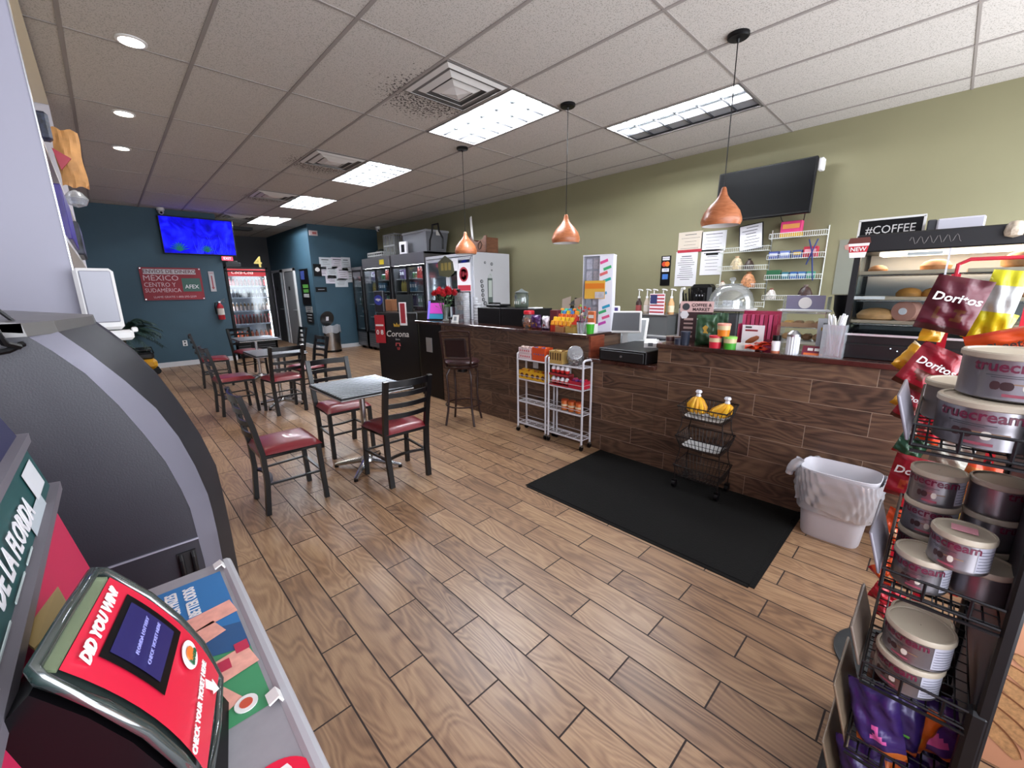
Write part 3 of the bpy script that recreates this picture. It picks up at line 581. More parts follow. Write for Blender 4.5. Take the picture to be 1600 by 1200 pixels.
for i in range(26):
    x0 = random.uniform(-.1, .58); h_ = random.uniform(.12, .38); g = MB(); z0 = -.33; 
    g.tube([(x0, -.029, z0), (x0+random.uniform(-.03, .05), -.029, z0+h_*.5), (x0+random.uniform(-.05, .1), -.029, z0+h_)], [.006, .004, .001], seg=4)
    if i == 0: G = g
    else:
        me = bpy.data.meshes.new('x'); g.bm.to_mesh(me); g.bm.free(); G.bm.from_mesh(me); bpy.data.meshes.remove(me)
G.build('pictured_weed', M('#2a38e0', .4, emis=.5), tv)
g = MB()
for cx, s in ((-.36, 1), (.1, .8)):
    for k in range(9):
        a = PI*(.1+.8*k/8); g.tube([(cx, -.029, -.3), (cx+.1*s*math.cos(a), -.029, -.3+.14*s*math.sin(a)), (cx+.17*s*math.cos(a), -.029, -.3+.17*s*math.sin(a))], [.01, .009, .001], seg=4)
g.build('pictured_plant', M('#1f6a5a', .4, emis=.35), tv)
# banner
bn = thing('money_banner', 'red banner on the teal wall advertising money transfers', 'banner', (1.04, 11.07, 1.69))
MB().box((0, 0, 0), (.98, .012, .64)).build('cloth', M('#8e2230', .6, noise=.06, nscale=9), bn, smooth=False)
MB().box((-.02, -.008, .24), (.84, .004, .1), bev=.002).build('heading_strip', M('#c3bdc2', .5), bn)
text('heading', 'ENVÍOS DE DINERO', .095, M('#5a2030', .5), bn, (-.02, -.012, .24), FY, bold=.001)
m_bt = M('#d5b9bf', .5)
for s_, z, sz in (('MÉXICO', .11, .15), ('CENTRO Y', -.02, .12), ('SUDAMÉRICA', -.13, .11)): text('lettering', s_, sz, m_bt, bn, (-.46, -.009, z), FY, 'LEFT', sx=1.0 if s_ == 'MÉXICO' else .85)
text('lettering', 'LLAME GRATIS 1-800-295-2339', .055, m_bt, bn, (0, -.009, -.26), FY, sx=.95)
MB().box((.3, -.009, -.02), (.31, .006, .27)).build('green_square', M('#2f5a50', .5), bn, smooth=False); text('lettering', 'AFEX', .11, m_paper, bn, (.3, -.014, -.06), FY, sx=.9, bold=.001)
for x in (-.47, .47):
    for z in (-.3, .3): MB().cyl((x, -.005, z), (x, -.012, z), .012).build('eyelet', m_steel, bn)
# fire extinguisher and its sign
sg = thing('extinguisher_sign', 'narrow white sign with downward arrow above the fire extinguisher', 'sign', (1.71, 11.08, 1.74))
MB().box((0, 0, 0), (.1, .008, .42)).build('board', M('#b9b7bb', .5), sg, smooth=False)
MB().prism([(-.012, -.006, .12), (.012, -.006, .12), (.012, -.006, -.12), (.03, -.006, -.12), (0, -.006, -.17), (-.03, -.006, -.12), (-.012, -.006, -.12)], (0, .001, 0)).build('arrow', M('#a04048', .5), sg)
text('lettering', 'FIRE', .04, M('#a04048', .5), sg, (0, -.006, .17), FY)
fe = thing('fire_extinguisher', 'red fire extinguisher hung on the teal wall', 'fire extinguisher', (1.76, 11.0, .93))
MB().lathe([(.06, 0), (.065, .02), (.065, .26), (.05, .31), (.025, .34), (.022, .36)], seg=20).build('cylinder', M('#a01c28', .3), fe)
MB().lathe([(.066, .1), (.066, .24)], seg=20, capb=False, capt=False).build('label_band', M('#c9c2b8', .5), fe)
MB().box((0, 0, .375), (.04, .03, .03)).tube([(0, 0, .38), (.06, -.02, .42), (.1, -.03, .44)], .008).tube([(0, 0, .39), (.05, -.02, .38), (.09, -.03, .38)], .007).build('valve', m_steel, fe)
MB().tube([(-.02, -.01, .37), (-.08, -.02, .36), (-.1, -.02, .28), (-.085, -.02, .12)], .011).build('hose', m_black, fe)
MB().box((0, .04, .2), (.05, .06, .3)).build('wall_bracket', m_blk2, fe)
ol = thing('wall_outlet', 'white outlet low on the teal wall behind the chairs', 'outlet', (1.05, 11.09, .47)); MB().box((0, 0, 0), (.08, .012, .12), bev=.004).build('plate', m_white, ol)
for z in (-.03, .03): MB().box((0, -.008, z), (.03, .004, .035), bev=.002).build('socket', m_ink, ol)
# palm
pl = thing('potted_palm', 'tall dark green palm in the corner left of the red banner', 'plant', (.1, 10.3, 0))
MB().lathe([(.14, 0), (.19, .32), (.2, .34), (.18, .34), (.17, .3)], seg=24, capt=True).build('pot', m_blk2, pl)
MB().cyl((0, 0, .3), (.02, 0, .8), .03, .02).build('trunk', M('#4a3a28', .8), pl)
fr = MB()
for k in range(24):
    a = random.uniform(-PI, PI); L0 = random.uniform(.5, .85); el = random.uniform(.3, 1.3); sp = []
    for i in range(9):
        t_ = i/8; rr = L0*t_; sp.append(Vector((.02+math.cos(a)*rr*math.cos(el)*1.1, math.sin(a)*rr*math.cos(el)*.8, .75+rr*math.sin(el)-.75*t_*t_*L0)))
    fr.tube(sp, [.006-.0006*i for i in range(9)], seg=4)
    for i in range(2, 9):
        for s in (-1, 1):
            d = (sp[i]-sp[i-1]).normalized(); side = d.cross(Vector((0, 0, 1))).normalized()*s
            for h in (0, .5):
                p = sp[i-1].lerp(sp[i], h); q = p + (side*.75+d*.75+Vector((0, 0, -.25))).normalized()*(.24*(1-.06*i)); w = d*.012
                fr._f([fr._v(p-w), fr._v(p+w), fr._v(q)])
for k in range(16):
    a = random.uniform(-1.0, .9); L0 = random.uniform(.55, .8); el = random.uniform(.35, 1.2); sp = []
    for i in range(9):
        t_ = i/8; rr = L0*t_; sp.append(Vector((.02+math.cos(a)*rr*math.cos(el)*1.1, math.sin(a)*rr*math.cos(el)*.8, .8+rr*math.sin(el)-.65*t_*t_*L0)))
    fr.tube(sp, [.008-.0007*i for i in range(9)], seg=4)
    for i in range(2, 9):
        for s in (-1, 1):
            d = (sp[i]-sp[i-1]).normalized(); side = d.cross(Vector((0, 0, 1))).normalized()*s
            for h in (0, .5):
                p = sp[i-1].lerp(sp[i], h); q = p + (side*.75+d*.75+Vector((0, 0, -.25))).normalized()*(.24*(1-.06*i)); w = d*.014
                fr._f([fr._v(p-w), fr._v(p+w), fr._v(q)])
fr.build('fronds', M('#2a4236', .55), pl)
fc = thing('floor_machine', 'small yellow and black floor machine beside the palm', 'machine', (.36, 10.45, 0))
MB().box((0, 0, .2), (.3, .4, .2), bev=.06).build('yellow_body', M('#c8901c', .4), fc)
MB().box((-.05, 0, .36), (.34, .36, .14), bev=.04).box((-.05, 0, .47), (.3, .3, .03), bev=.01).build('black_top', m_blk2, fc)
MB().tube([(-.2, -.15, .4), (-.22, -.15, .52), (.1, -.15, .52), (.12, -.15, .4)], .012).build('handle', m_black, fc)
for x in (-.12, .12):
    for y in (-.16, .16): MB().cyl((x, y-.02, .06), (x, y+.02, .06), .06, seg=16).build('wheel', m_black, fc)
# ---------------------------------------------------------------- lit drinks fridge in the corridor mouth
gl = clear('door_glass', 'eef4f6', .10)
def prodcol(c, r=.35): return M(c, r)
def bottle(name, col, cap, loc, h=.24, r=.032, label=None, lab='', cat='bottle', grp=None, lbl=None):
    b = MB().lathe([(r*.9, 0), (r, .02*h/.24), (r, h*.6), (r*.75, h*.72), (r*.4, h*.86), (r*.38, h*.9), (r*.45, h*.9), (r*.45, h), (.001, h)], seg=12, capt=False, mats=[0, 2, 0, 0, 0, 1, 1, 1])
    o = b.build(name, [prodcol(col, .2), prodcol(cap), prodcol(lbl or col)], loc=loc); return tag(o, lab, cat, grp)
def can(name, col, loc, h=.12, r=.031, lab='', grp=None, top='#b8babd'):
    b = MB().lathe([(r*.85, 0), (r, .008), (r, h-.01), (r*.85, h)], seg=14, mats=[1, 0, 1]); b.mi = 1
    return tag(b.build(name, [prodcol(col, .3), M(top, .3, .8)], loc=loc), lab, 'can', grp)
FX0, FY0_ = 2.41, 11.22
df = thing('drinks_fridge', 'tall brightly lit drinks fridge with red header at the corridor mouth', 'fridge', (FX0, FY0_+.35, 0))
w, d, h = .86, .7, 2.06
b = MB().box((-w/2+.02, 0, h/2), (.04, d, h)).box((w/2-.02, 0, h/2), (.04, d, h)).box((0, 0, h-.02), (w, d, .04)).box((0, 0, .2), (w, d, .36)); b.build('cabinet', m_black, df, smooth=False)
MB().box((0, d/2-.03, h/2+.1), (w-.08, .03, h-.3)).build('back_panel', M('#dfe2ee', .5), df, smooth=False)
MB().box((0, -d/2-.005, h-.12), (w-.06, .03, .16), bev=.004).build('lit_header', M('#a01822', .4, emis=.5), df)
hd = text('header_lettering', 'Coca-Cola', .1, M('#f0c8c8', .5, emis=.6), df, (-.1, -d/2-.024, h-.12), FY, shear=.3)
for x in (-1, 1): MB().box((x*(w/2-.055), -d/2+.06, 1.15), (.02, .03, 1.5)).build('light_strip', M('#f4f4ff', .5, emis=7), df, smooth=False)
MB().box((0, -d/2-.01, 1.14), (w-.1, .008, 1.6)).build('door_glass', gl, df, smooth=False)
f = MB()
for s in (-1, 1): f.box((s*(w/2-.03), -d/2-.012, 1.16), (.05, .03, 1.72))
f.box((0, -d/2-.012, .34), (w, .03, .05)).box((0, -d/2-.012, 2.0-.03), (w, .03, .03)); f.build('door_frame', m_black, df, smooth=False)
MB().box((w/2-.06, -d/2-.04, 1.2), (.02, .03, .4), bev=.005).build('door_handle', m_blk2, df)
g = MB()
for k in range(5): g.box((0, -d/2-.004, .08+.05*k), (w-.1, .01, .02))
g.build('vent_grille', m_dgrey, df, smooth=False)
shz = (.42, .78, 1.08, 1.38, 1.64)
for i, z in enumerate(shz):
    MB().box((0, -.02, z-.012), (w-.1, d-.12, .012)).box((0, -d/2+.045, z), (w-.1, .006, .03)).build('shelf', M('#c6c8d6', .4), df, smooth=False)
rows = (('#b04a24', '#2a1414', .22, .04, 8, 'wide dark-labelled bottle on the bottom shelf of the lit drinks fridge'), ('#5a1a16', '#c8242a', .22, .032, 10, 'small dark soda bottle on the second shelf up of the lit drinks fridge'),
        ('#6a4a2a', '#d8d8d8', .2, .03, 10, 'amber bottle on the third shelf up of the lit drinks fridge'), ('#b8c4c8', '#e8e8ea', .19, .033, 9, 'clear water bottle on the fourth shelf up of the lit drinks fridge'), ('#a03038', '#e8e8ea', .19, .031, 10, 'red-labelled bottle on the top shelf of the lit drinks fridge'))
for (c_, cp_, hh, rr, nb, lb), z in zip(rows, shz):
    pr_ = None
    for k in range(nb):
        x = FX0-.34+.68*k/(nb-1); 
        if k == 0: pr_ = bottle('soda_bottle', c_, cp_, (x, FY0_+.12, z-.005), hh, rr, lab=lb, grp='bottles on one fridge shelf: '+lb.split(' on the ')[1].split(' of ')[0], lbl='#c8b0a8' if 'amber' in lb else ('#30303a' if 'clear' in lb else None))
        else: dup(pr_, (x, FY0_+.12, z-.005))
num = text('number_balloon', '4', .34, M('#d9c06a', .3, .3), None, (2.72, 11.45, 2.185), FY, ext=.012, bold=.004); tag(num, 'gold number four standing on top of the lit drinks fridge', 'balloon')
tag(MB().box((2.2, 11.5, 2.115), (.3, .3, .1), bev=.01).box((2.2, 11.5, 2.18), (.2, .2, .04), bev=.01).build('dark_case', m_blk2), 'dark case lying on top of the lit drinks fridge', 'case')
ex_ = thing('exit_sign', 'small red lit sign under the right corner of the lit television', 'sign', (2.03, 10.98, 2.22)); MB().box((0, 0, 0), (.22, .04, .1)).build('housing', m_blk2, ex_, smooth=False); MB().box((0, -.021, 0), (.2, .004, .08)).build('lit_face', M('#e03048', .4, emis=1.6), ex_, smooth=False)
text('lettering', 'EXIT', .07, M('#ffd8dc', .4, emis=1), ex_, (0, -.025, 0), FY)
# ---------------------------------------------------------------- teal block: posters, papers, bin
po = thing('wall_poster', 'tall black poster with green blocks on the side of the teal block', 'poster', (3.835, 11.85, 1.62)); MB().box((0, 0, 0), (.008, .62, .92)).build('sheet', m_black, po, smooth=False)
for z, c_ in ((.02, '#4f8a3a'), (-.1, '#4f8a3a'), (-.22, '#a8a8a8')): MB().box((-.006, -.05, z), (.004, .4, .09)).build('colour_block', M(c_, .5), po, smooth=False)
MB().box((-.006, .1, .3), (.004, .3, .22)).build('picture_block', M('#2f3f7a', .5), po, smooth=False)
for z, hh, c_, lb in ((1.04, .16, '#9a9a98', 'pale grey notice under the black poster on the teal block'), (.82, .26, '#101012', 'black notice lowest on the corner of the teal block')):
    q = thing('notice', lb, 'notice', (3.835, 11.75, z)); MB().box((0, 0, 0), (.008, .5, hh)).build('sheet', M(c_, .5), q, smooth=False)
    for k in range(3): MB().box((-.006, 0, .3*hh-.3*hh*k), (.002, .36-.08*k, .018)).build('text_line', M('#d0d0d0' if c_ == '#101012' else '#55565a', .5), q, smooth=False)
q = thing('picture_sign', 'small square black sign with white figure beside the pinned papers', 'sign', (3.98, 11.235, 2.03)); MB().box((0, 0, 0), (.19, .01, .3)).build('board', m_black, q, smooth=False); MB().lathe([(.001, -.04), (.05, -.02), (.06, .02), (.03, .06), (.001, .07)], (0, -.006, 0), sy=.05).build('figure', m_white, q)
q = thing('wall_sign', 'small black lettered sign below the pinned papers', 'sign', (4.02, 11.235, 1.55)); MB().box((0, 0, 0), (.28, .01, .12)).build('board', m_black, q, smooth=False); MB().box((0, -.007, 0), (.16, .002, .02)).build('text_line', M('#77787c', .5), q, smooth=False)
q = thing('alarm_plate', 'small pale plate high on the corner of the teal block', 'plate', (3.98, 11.23, 2.92)); MB().box((0, 0, 0), (.2, .02, .12), bev=.004).build('plate', M('#b9a8a8', .5), q); MB().box((.02, -.012, 0), (.1, .004, .05)).build('red_lettering_block', M('#a05050', .5), q)
pps = [(4.2, 2.2, .3, .3), (4.5, 2.22, .3, .28), (4.73, 2.2, .24, .34), (4.12, 2.0, .26, .22), (4.35, 1.98, .28, .3), (4.62, 1.95, .3, .3), (4.78, 1.9, .22, .34), (4.3, 1.8, .28, .2), (4.56, 1.72, .34, .22)]
wh = ('top left', 'top middle', 'top right', 'middle row far left', 'middle row second', 'middle row third', 'middle row far right', 'bottom left', 'bottom right')
for i, (x, z, ww, hh) in enumerate(pps):
    q = thing('paper_notice', 'white paper pinned on the teal block, %s of the cluster' % wh[i], 'paper', (x, 11.238-.004*(i % 3), z), 0, 'papers pinned on the teal block'); MB().box((0, 0, 0), (ww, .003, hh)).build('sheet', M('#d8d4de' if i % 2 else '#cdd3d8', .6), q, smooth=False)
    for k in range(4): MB().box((random.uniform(-.02, .02), -.0028, .3*hh-.18*hh*k), (ww*random.uniform(.4, .75), .001, .008 if k else .02)).build('text_line', m_ink, q, smooth=False)
# steel pedal bin, lid up, bag over the rim
sb = thing('steel_bin', 'steel pedal bin with its round lid open, by the teal block', 'trash can', (3.98, 10.72, 0), .25)
MB().lathe([(.18, 0), (.185, .03), (.185, .62)], seg=32, sx=1.1, sy=.85, capt=False).build('drum', M('#a9a8a8', .25, 1), sb)
MB().lathe([(.188, 0), (.19, .05)], seg=32, sx=1.1, sy=.85).build('base_ring', m_black, sb)
MB().grid(lambda u, v: ((.205+.012*math.sin(u*2*PI*9)*v)*1.1*math.cos(u*2*PI), (.205+.012*math.sin(u*2*PI*9)*v)*.85*math.sin(u*2*PI), .66-.17*v+.02*math.sin(u*2*PI*5)), 54, 4, closeu=True).build('bin_bag', clear('bag_film', 'e8ecf0', .3, .65, 'b9bcc2'), sb)
ld = MB(); ld.T = Matrix.Translation((0, .16, .66)) @ Matrix.Rotation(math.radians(-80), 4, 'X') @ Matrix.Translation((0, -.17, 0)); ld.lathe([(.19, 0), (.185, .02), (.12, .045), (.001, .055)], seg=32, capb=True).build('lid', M('#a9a8a8', .25, 1), sb)
ld = MB(); ld.T = Matrix.Translation((0, .16, .66)) @ Matrix.Rotation(math.radians(100), 4, 'X') @ Matrix.Translation((0, .17, 0)); ld.box((0, 0, .004), (.07, .1, .004)).build('lid_sticker', m_paper, sb)
MB().box((0, -.17, .03), (.1, .06, .02)).build('pedal', m_black, sb)
# ---------------------------------------------------------------- glass door coolers along the green wall
m_int = M('#e4eaec', .5); m_ss = M('#6d6c6e', .35, .7); cols = ['#3a6a8a', '#8a3a34', '#b8a04a', '#3f6b4a', '#9aa0a6', '#5a4a6a', '#c86a3a', '#2a2c34', '#d8d4cc']
def cooler(label, y0, y1, doors, H=2.27, glow=11):
    t = thing('upright_cooler', label, 'fridge', (5.2, (y0+y1)/2, 0)); W_ = y1-y0; D = .84; x0 = -D/2
    b = MB().box((0, -W_/2+.02, H/2+.04), (D, .04, H-.08)).box((0, W_/2-.02, H/2+.04), (D, .04, H-.08)).box((0, 0, H-.02), (D, W_, .04)).box((0, 0, .27), (D, W_, .38)).box((D/2-.02, 0, H/2), (.04, W_, H-.1)); b.build('cabinet', m_ss, t, smooth=False)
    MB().box((x0-.004, 0, H-.12), (.03, W_-.02, .24), bev=.005).build('header_panel', M('#77767a', .35, .5), t)
    MB().box((D/2-.05, 0, 1.2), (.01, W_-.1, 1.5)).build('lining', m_int, t, smooth=False)
    g = MB()
    for k in range(6): g.box((x0-.006, 0, .12+.055*k), (.014, W_-.1, .025))
    g.build('vent_grille', m_ss, t, smooth=False)
    for x in (-1, 1):
        for y in (-1, 1): MB().cyl((x*.33, y*(W_/2-.1)-.02, .04), (x*.33, y*(W_/2-.1)+.02, .04), .04).build('caster', m_black, t)
    dw = (W_-.06)/doors
    for k in range(doors):
        yc = -W_/2+.03+dw*(k+.5); f = MB()
        for s in (-1, 1): f.box((x0-.01, yc+s*(dw/2-.022), 1.24), (.03, .038, 1.56))
        f.box((x0-.01, yc, .485), (.03, dw-.01, .05)).box((x0-.01, yc, 2.0), (.03, dw-.01, .05)); dr = f.build('door', m_black, t, smooth=False)
        MB().box((x0-.008, yc, 1.24), (.008, dw-.1, 1.48)).build('door_glass', gl, dr, smooth=False)
        MB().box((x0-.04, yc-dw/2+.05, 1.25), (.02, .02, .3), bev=.004).build('door_handle', m_blk2, dr)
        MB().box((x0+.06, yc, 2.035), (.05, dw-.08, .02)).build('light_strip', M('#f2f6ff', .5, emis=glow*3), t, smooth=False)
    for z in (.52, .85, 1.17, 1.48, 1.75): MB().box((.0, 0, z-.008), (D-.14, W_-.1, .01)).build('shelf', m_white, t, smooth=False)
    return t
cooler('far glass-door cooler beside the teal block, nearest the steel bin', 10.42, 11.02, 1, 2.1, 8)
cooler('two-door glass cooler with yellow sticker on its header', 8.93, 10.36, 2)
cooler('two-door glass cooler between the stickered cooler and the white one', 7.5, 8.88, 2)
tag(MB().box((4.756, 9.3, 2.15), (.004, .22, .11)).build('header_sticker', M('#d8c020', .5), smooth=False), 'yellow sticker on the cooler header', 'sticker')
kinds = {}
def product(kind, col, loc, label, grp):
    k = (kind, col)
    if k in kinds: return dup(kinds[k], loc, None, label, None, grp)
    if kind == 'bottle': o = bottle('drink_bottle', col, '#d8d8d8', loc, .25, .036, lab=label, grp=grp)
    elif kind == 'can': o = can('drink_can', col, loc, .13, .033, lab=label, grp=grp)
    else: o = tag(MB().box((0, 0, .1), (.07, .08, .2), bev=.006).m(1).box((-.0355, 0, .12), (.002, .06, .07)).build('drink_carton', [prodcol(col), m_paper], loc=loc), label, 'carton', grp)
    kinds[k] = o; return o
shn = {.52: 'bottom', .85: 'second', 1.17: 'third', 1.48: 'fourth', 1.75: 'top'}
for y0, y1, nm in ((10.5, 10.95, 'the far one-door cooler'), (9.02, 10.28, 'the cooler with the yellow sticker'), (7.6, 8.8, 'the cooler left of the white one')):
    for z in shn:
        if z < .6 and nm[4] != 'c': continue
        n_ = int((y1-y0)/.105); seq = {}
        for k in range(n_):
            if (k // 3 + int(z*10)) % 5 == 4: continue
            kind = ('bottle', 'can', 'carton')[(k//4+int(z*7)) % 3]; col = cols[(k//4*2+int(z*11)) % len(cols)]
            product(kind, col, (4.9, y0+.1*k+.05, z), '%s of one colour on the %s shelf of %s' % (kind, shn[z], nm), '%s %s, %s shelf of %s' % (col.strip('#'), kind, shn[z], nm))
# white cooler with its tall white side
wc = thing('white_cooler', 'white display cooler with plain tall side turned to the camera', 'fridge', (5.2, 6.68, 0)); H = 2.14
MB().box((.0, -.76, H/2+.03), (.86, .03, H-.06)).box((0, .76, H/2+.03), (.86, .03, H-.06)).box((0, 0, H-.02), (.86, 1.54, .05)).box((0, 0, .2), (.86, 1.54, .34)).box((.41, 0, H/2), (.03, 1.5, H-.1)).build('cabinet', M('#cfd0d6', .3), wc, smooth=False)
for s in (-1, 1):
    f = MB()
    for q in (-1, 1): f.box((-.44, s*.37+q*.34, 1.22), (.03, .05, 1.66))
    f.box((-.44, s*.37, .41), (.03, .72, .05)).box((-.44, s*.37, 2.05), (.03, .72, .05)); dr = f.build('sliding_door', M('#b8bac2', .35), wc, smooth=False)
    MB().box((-.438, s*.37, 1.22), (.008, .64, 1.6)).build('door_glass', gl, dr, smooth=False)
for z in (.6, 1.0, 1.4, 1.75): MB().box((0, 0, z), (.7, 1.46, .012)).build('shelf', M('#b9bcc2', .4), wc, smooth=False)
MB().box((-.35, -.6, 1.2), (.02, .02, 1.5)).build('light_strip', M('#eef2ff', .5, emis=5), wc, smooth=False)
for k in range(5):
    for z in (1.0, 1.4, 1.75):
        product(('can', 'bottle', 'carton')[(k+int(z*5)) % 3], ('#9a2a34', '#c8c4c0', '#6a6c74')[(k+int(z*3)) % 3], (4.95, 6.1+.25*k, z+.007), 'drink %d from the camera side on the %s shelf of the white cooler' % (k+1, {1.0: 'lowest stocked', 1.4: 'middle', 1.75: 'highest'}[z]), 'drinks in the white cooler')
s18 = thing('age_sign', 'white eighteen-plus age sign on the white cooler door', 'sign', (4.74, 6.17, 1.72)); MB().box((0, 0, 0), (.004, .4, .5)).build('sheet', m_paper, s18, smooth=False)
MB().lathe([(.13, 0), (.13, .003), (.1, .003), (.1, 0)], seg=28).build('red_ring', M('#b02a3a', .5), s18).matrix_local = Matrix.Translation((-.003, 0, .05)) @ Matrix.Rotation(-PI/2, 4, 'Y')
text('lettering', '18+', .13, M('#a02030', .5), s18, (-.008, 0, .05), FX, bold=.002); MB().box((-.003, 0, -.19), (.003, .38, .1)).build('red_band', M('#b02a3a', .5), s18, smooth=False)
MB().prism([(4.735, 6.55, 1.85), (4.735, 6.65, 2.08), (4.735, 6.85, 2.15), (4.735, 7.05, 2.0), (4.735, 7.0, 1.86), (4.735, 6.8, 1.76)], (-.004, 0, 0)); 
o = MB().prism([(0, -.28, -.12), (0, -.24, .08), (0, 0, .2), (0, .26, .08), (0, .22, -.16), (0, -.1, -.2)], (-.004, 0, 0)).m(1)
for y in (-.14, -.02, .1): o.box((-.006, y, .0), (.002, .09, .14))
tag(o.build('shield_sticker', [M('#3b3a1e', .4), M('#7a6a2a', .4)], loc=(4.735, 6.72, 1.93), smooth=False), 'dark shield-shaped sticker on the white cooler door', 'sticker')
tag(MB().box((0, 0, 0), (.003, .2, .22)).build('paper_card', m_paper, loc=(4.735, 6.42, 1.95), smooth=False), 'small white paper beside the shield sticker on the white cooler', 'paper')
for i, (x, z, r_) in enumerate(((5.02, 1.97, .022), (5.18, 1.95, .028), (5.18, 1.84, .016), (4.93, 1.64, .032), (4.94, 1.56, .034), (4.95, 1.48, .034), (4.95, 1.4, .034), (4.96, 1.32, .034), (5.0, 1.25, .04))):
    o = tag(MB().cyl((0, 0, 0), (0, -.006, 0), r_, seg=18).m(1).cyl((0, -.006, 0), (0, -.008, 0), r_*.6, seg=14).build('fridge_magnet', [M('#4a4c50', .4), M('#a8aab0', .4)], loc=(x, 5.903, z)), 'round dark magnet %s on the white cooler side' % ('first of the upper pair', 'second of the upper pair', 'tiny one below the upper pair', 'topmost in the vertical row', 'second down in the vertical row', 'third down in the vertical row', 'fourth down in the vertical row', 'fifth down in the vertical row', 'lowest and largest')[i], 'magnet', 'magnets on the white cooler')
tag(MB().box((0, 0, 0), (.12, .004, .5), bev=.0015).m(1).box((-.0, -.004, .06), (.08, .003, .3)).tube([(-.03, -.004, .25), (-.03, -.004, .3), (0, -.004, .33), (.03, -.004, .3), (.03, -.004, .25)], .008).build('padlock_sticker', [M('#5d6a66', .4), M('#c5cec8', .4)], loc=(5.13, 5.9, 1.45)), 'pale green door-hanger shaped sticker on the white cooler side', 'sticker')
# things on top of the coolers
def basket(name, label, loc, sx, sy, sz, mt, rz=0):
    t = thing(name, label, 'basket', loc, rz); b = MB()
    for z in (.0, sz*.5, sz): b.tube([(-sx/2, -sy/2, z), (sx/2, -sy/2, z), (sx/2, sy/2, z), (-sx/2, sy/2, z)], .012, closed=True, sq=(.008, .014))
    for k in range(9):
        x = -sx/2+sx*k/8; y = -sy/2+sy*k/8
        b.box((x, -sy/2, sz/2), (.018, .01, sz)).box((x, sy/2, sz/2), (.018, .01, sz)).box((-sx/2, y, sz/2), (.01, .018, sz)).box((sx/2, y, sz/2), (.01, .018, sz))
    b.box((0, 0, .005), (sx, sy, .01)); b.build('slatted_sides', mt, t, smooth=False); return t
basket('plastic_crate', 'pale grey slatted plastic crate on top of the coolers', (5.22, 9.35, 2.28), .42, .52, .5, M('#8f9090', .5))
basket('plastic_basket', 'low white plastic basket on top of the far cooler', (5.2, 10.1, 2.28), .4, .75, .14, M('#a9aaa8', .5))
tag(MB().lathe([(.2, 0), (.2, .03), (.12, .12), (.05, .16), (.001, .17)], seg=20).build('dark_bowl', M('#20261f', .5), loc=(5.2, 10.1, 2.36)), 'dark domed thing in the low white basket on the coolers', 'bowl')
bn_ = thing('storage_bin', 'large grey plastic storage bin with pale lid on top of the coolers', 'storage box', (5.3, 8.25, 2.28)); MB().prism([(-.2, -.42, 0), (.2, -.42, 0), (.2, .42, 0), (-.2, .42, 0)], (0, 0, .001)).lathe([(.52, 0), (.6, .42)], seg=4, sx=.55, sy=1.12).build('tub', M('#6f7076', .4), bn_, rotz=0); bn_.children[0].rotation_euler[2] = 0
bpy.data.objects.remove(bn_.children[0]); b = MB(); va = [b._v(p) for p in ((-.24, -.42, 0), (.24, -.42, 0), (.24, .42, 0), (-.24, .42, 0))]; vb = [b._v(p) for p in ((-.28, -.48, .42), (.28, -.48, .42), (.28, .48, .42), (-.28, .48, .42))]; b._f(va[::-1]); b._f(vb); b.skin(va, vb); b.build('tub', M('#6f7076', .4), bn_, smooth=False)
MB().box((0, 0, .44), (.6, 1.0, .05), bev=.015).build('lid', M('#9c9da2', .4), bn_)
for y in (-.51, .51): MB().box((0, y, .4), (.1, .02, .1), bev=.005).build('clip', m_white, bn_)
tag(MB().tube([(4.9, 7.48, 2.28), (4.9, 7.45, 2.48), (4.9, 7.36, 2.62), (4.9, 7.34, 2.76), (4.9, 7.14, 2.76), (4.9, 7.12, 2.62), (4.9, 7.0, 2.48), (4.9, 7.02, 2.28)], .018, seg=8).build('cart_handle', m_black), 'black folding cart handle standing on top of the coolers', 'cart handle')
tag(MB().box((0, 0, .13), (.05, .22, .26)).m(1).box((-.027, 0, .12), (.004, .1, .16)).build('white_box', [m_paper, m_black], loc=(4.9, 8.5, 2.28), rotz=.2), 'small white box with black mark between the crate and the bin', 'box')
wx = thing('wooden_box', 'open cut-out wooden box on top of the white cooler', 'box', (5.2, 6.15, 2.15)); m_bx = wood_mat('box_wood', '#6a4532', '#805540', 3)
b = MB(); b.prism([(-.14, -.26, 0), (-.14, .26, 0), (-.14, .26, .3), (-.14, .2, .3), (-.14, .14, .24), (-.14, 0, .2), (-.14, -.16, .24), (-.14, -.2, .29), (-.14, -.26, .29)], (.015, 0, 0)).box((.13, 0, .12), (.015, .5, .24)).box((0, -.25, .13), (.28, .015, .26)).box((0, .25, .13), (.28, .015, .26)).box((0, 0, .008), (.28, .5, .015)); b.build('box_sides', m_bx, wx, smooth=False)
MB().tube([(-.15, -.06, .06), (-.15, -.03, .1), (-.15, -.04, .16), (-.15, -.1, .2), (-.15, -.14, .14), (-.15, -.1, .08)], .008, closed=True).build('carved_mark', M('#3a2418', .6), wx)
MB().prism([(0, -.0, .0), (0, .06, 0), (0, .12, .62), (0, .07, .64)], (.006, 0, 0)).build('ruler_strip', m_white, None, loc=(5.1, 6.28, 2.18), smooth=False); tag(bpy.data.objects['ruler_strip'], 'white strip standing up in the wooden box', 'strip')
# ================================================================ things on the tall counter
ZT, ZR, ZD = 1.083, 1.062, .872
cab = thing('drinks_cabinet', 'tall black beer cabinet with white lettering at the far end of the counter', 'cabinet', (3.30, 5.80, 0), -math.radians(64))
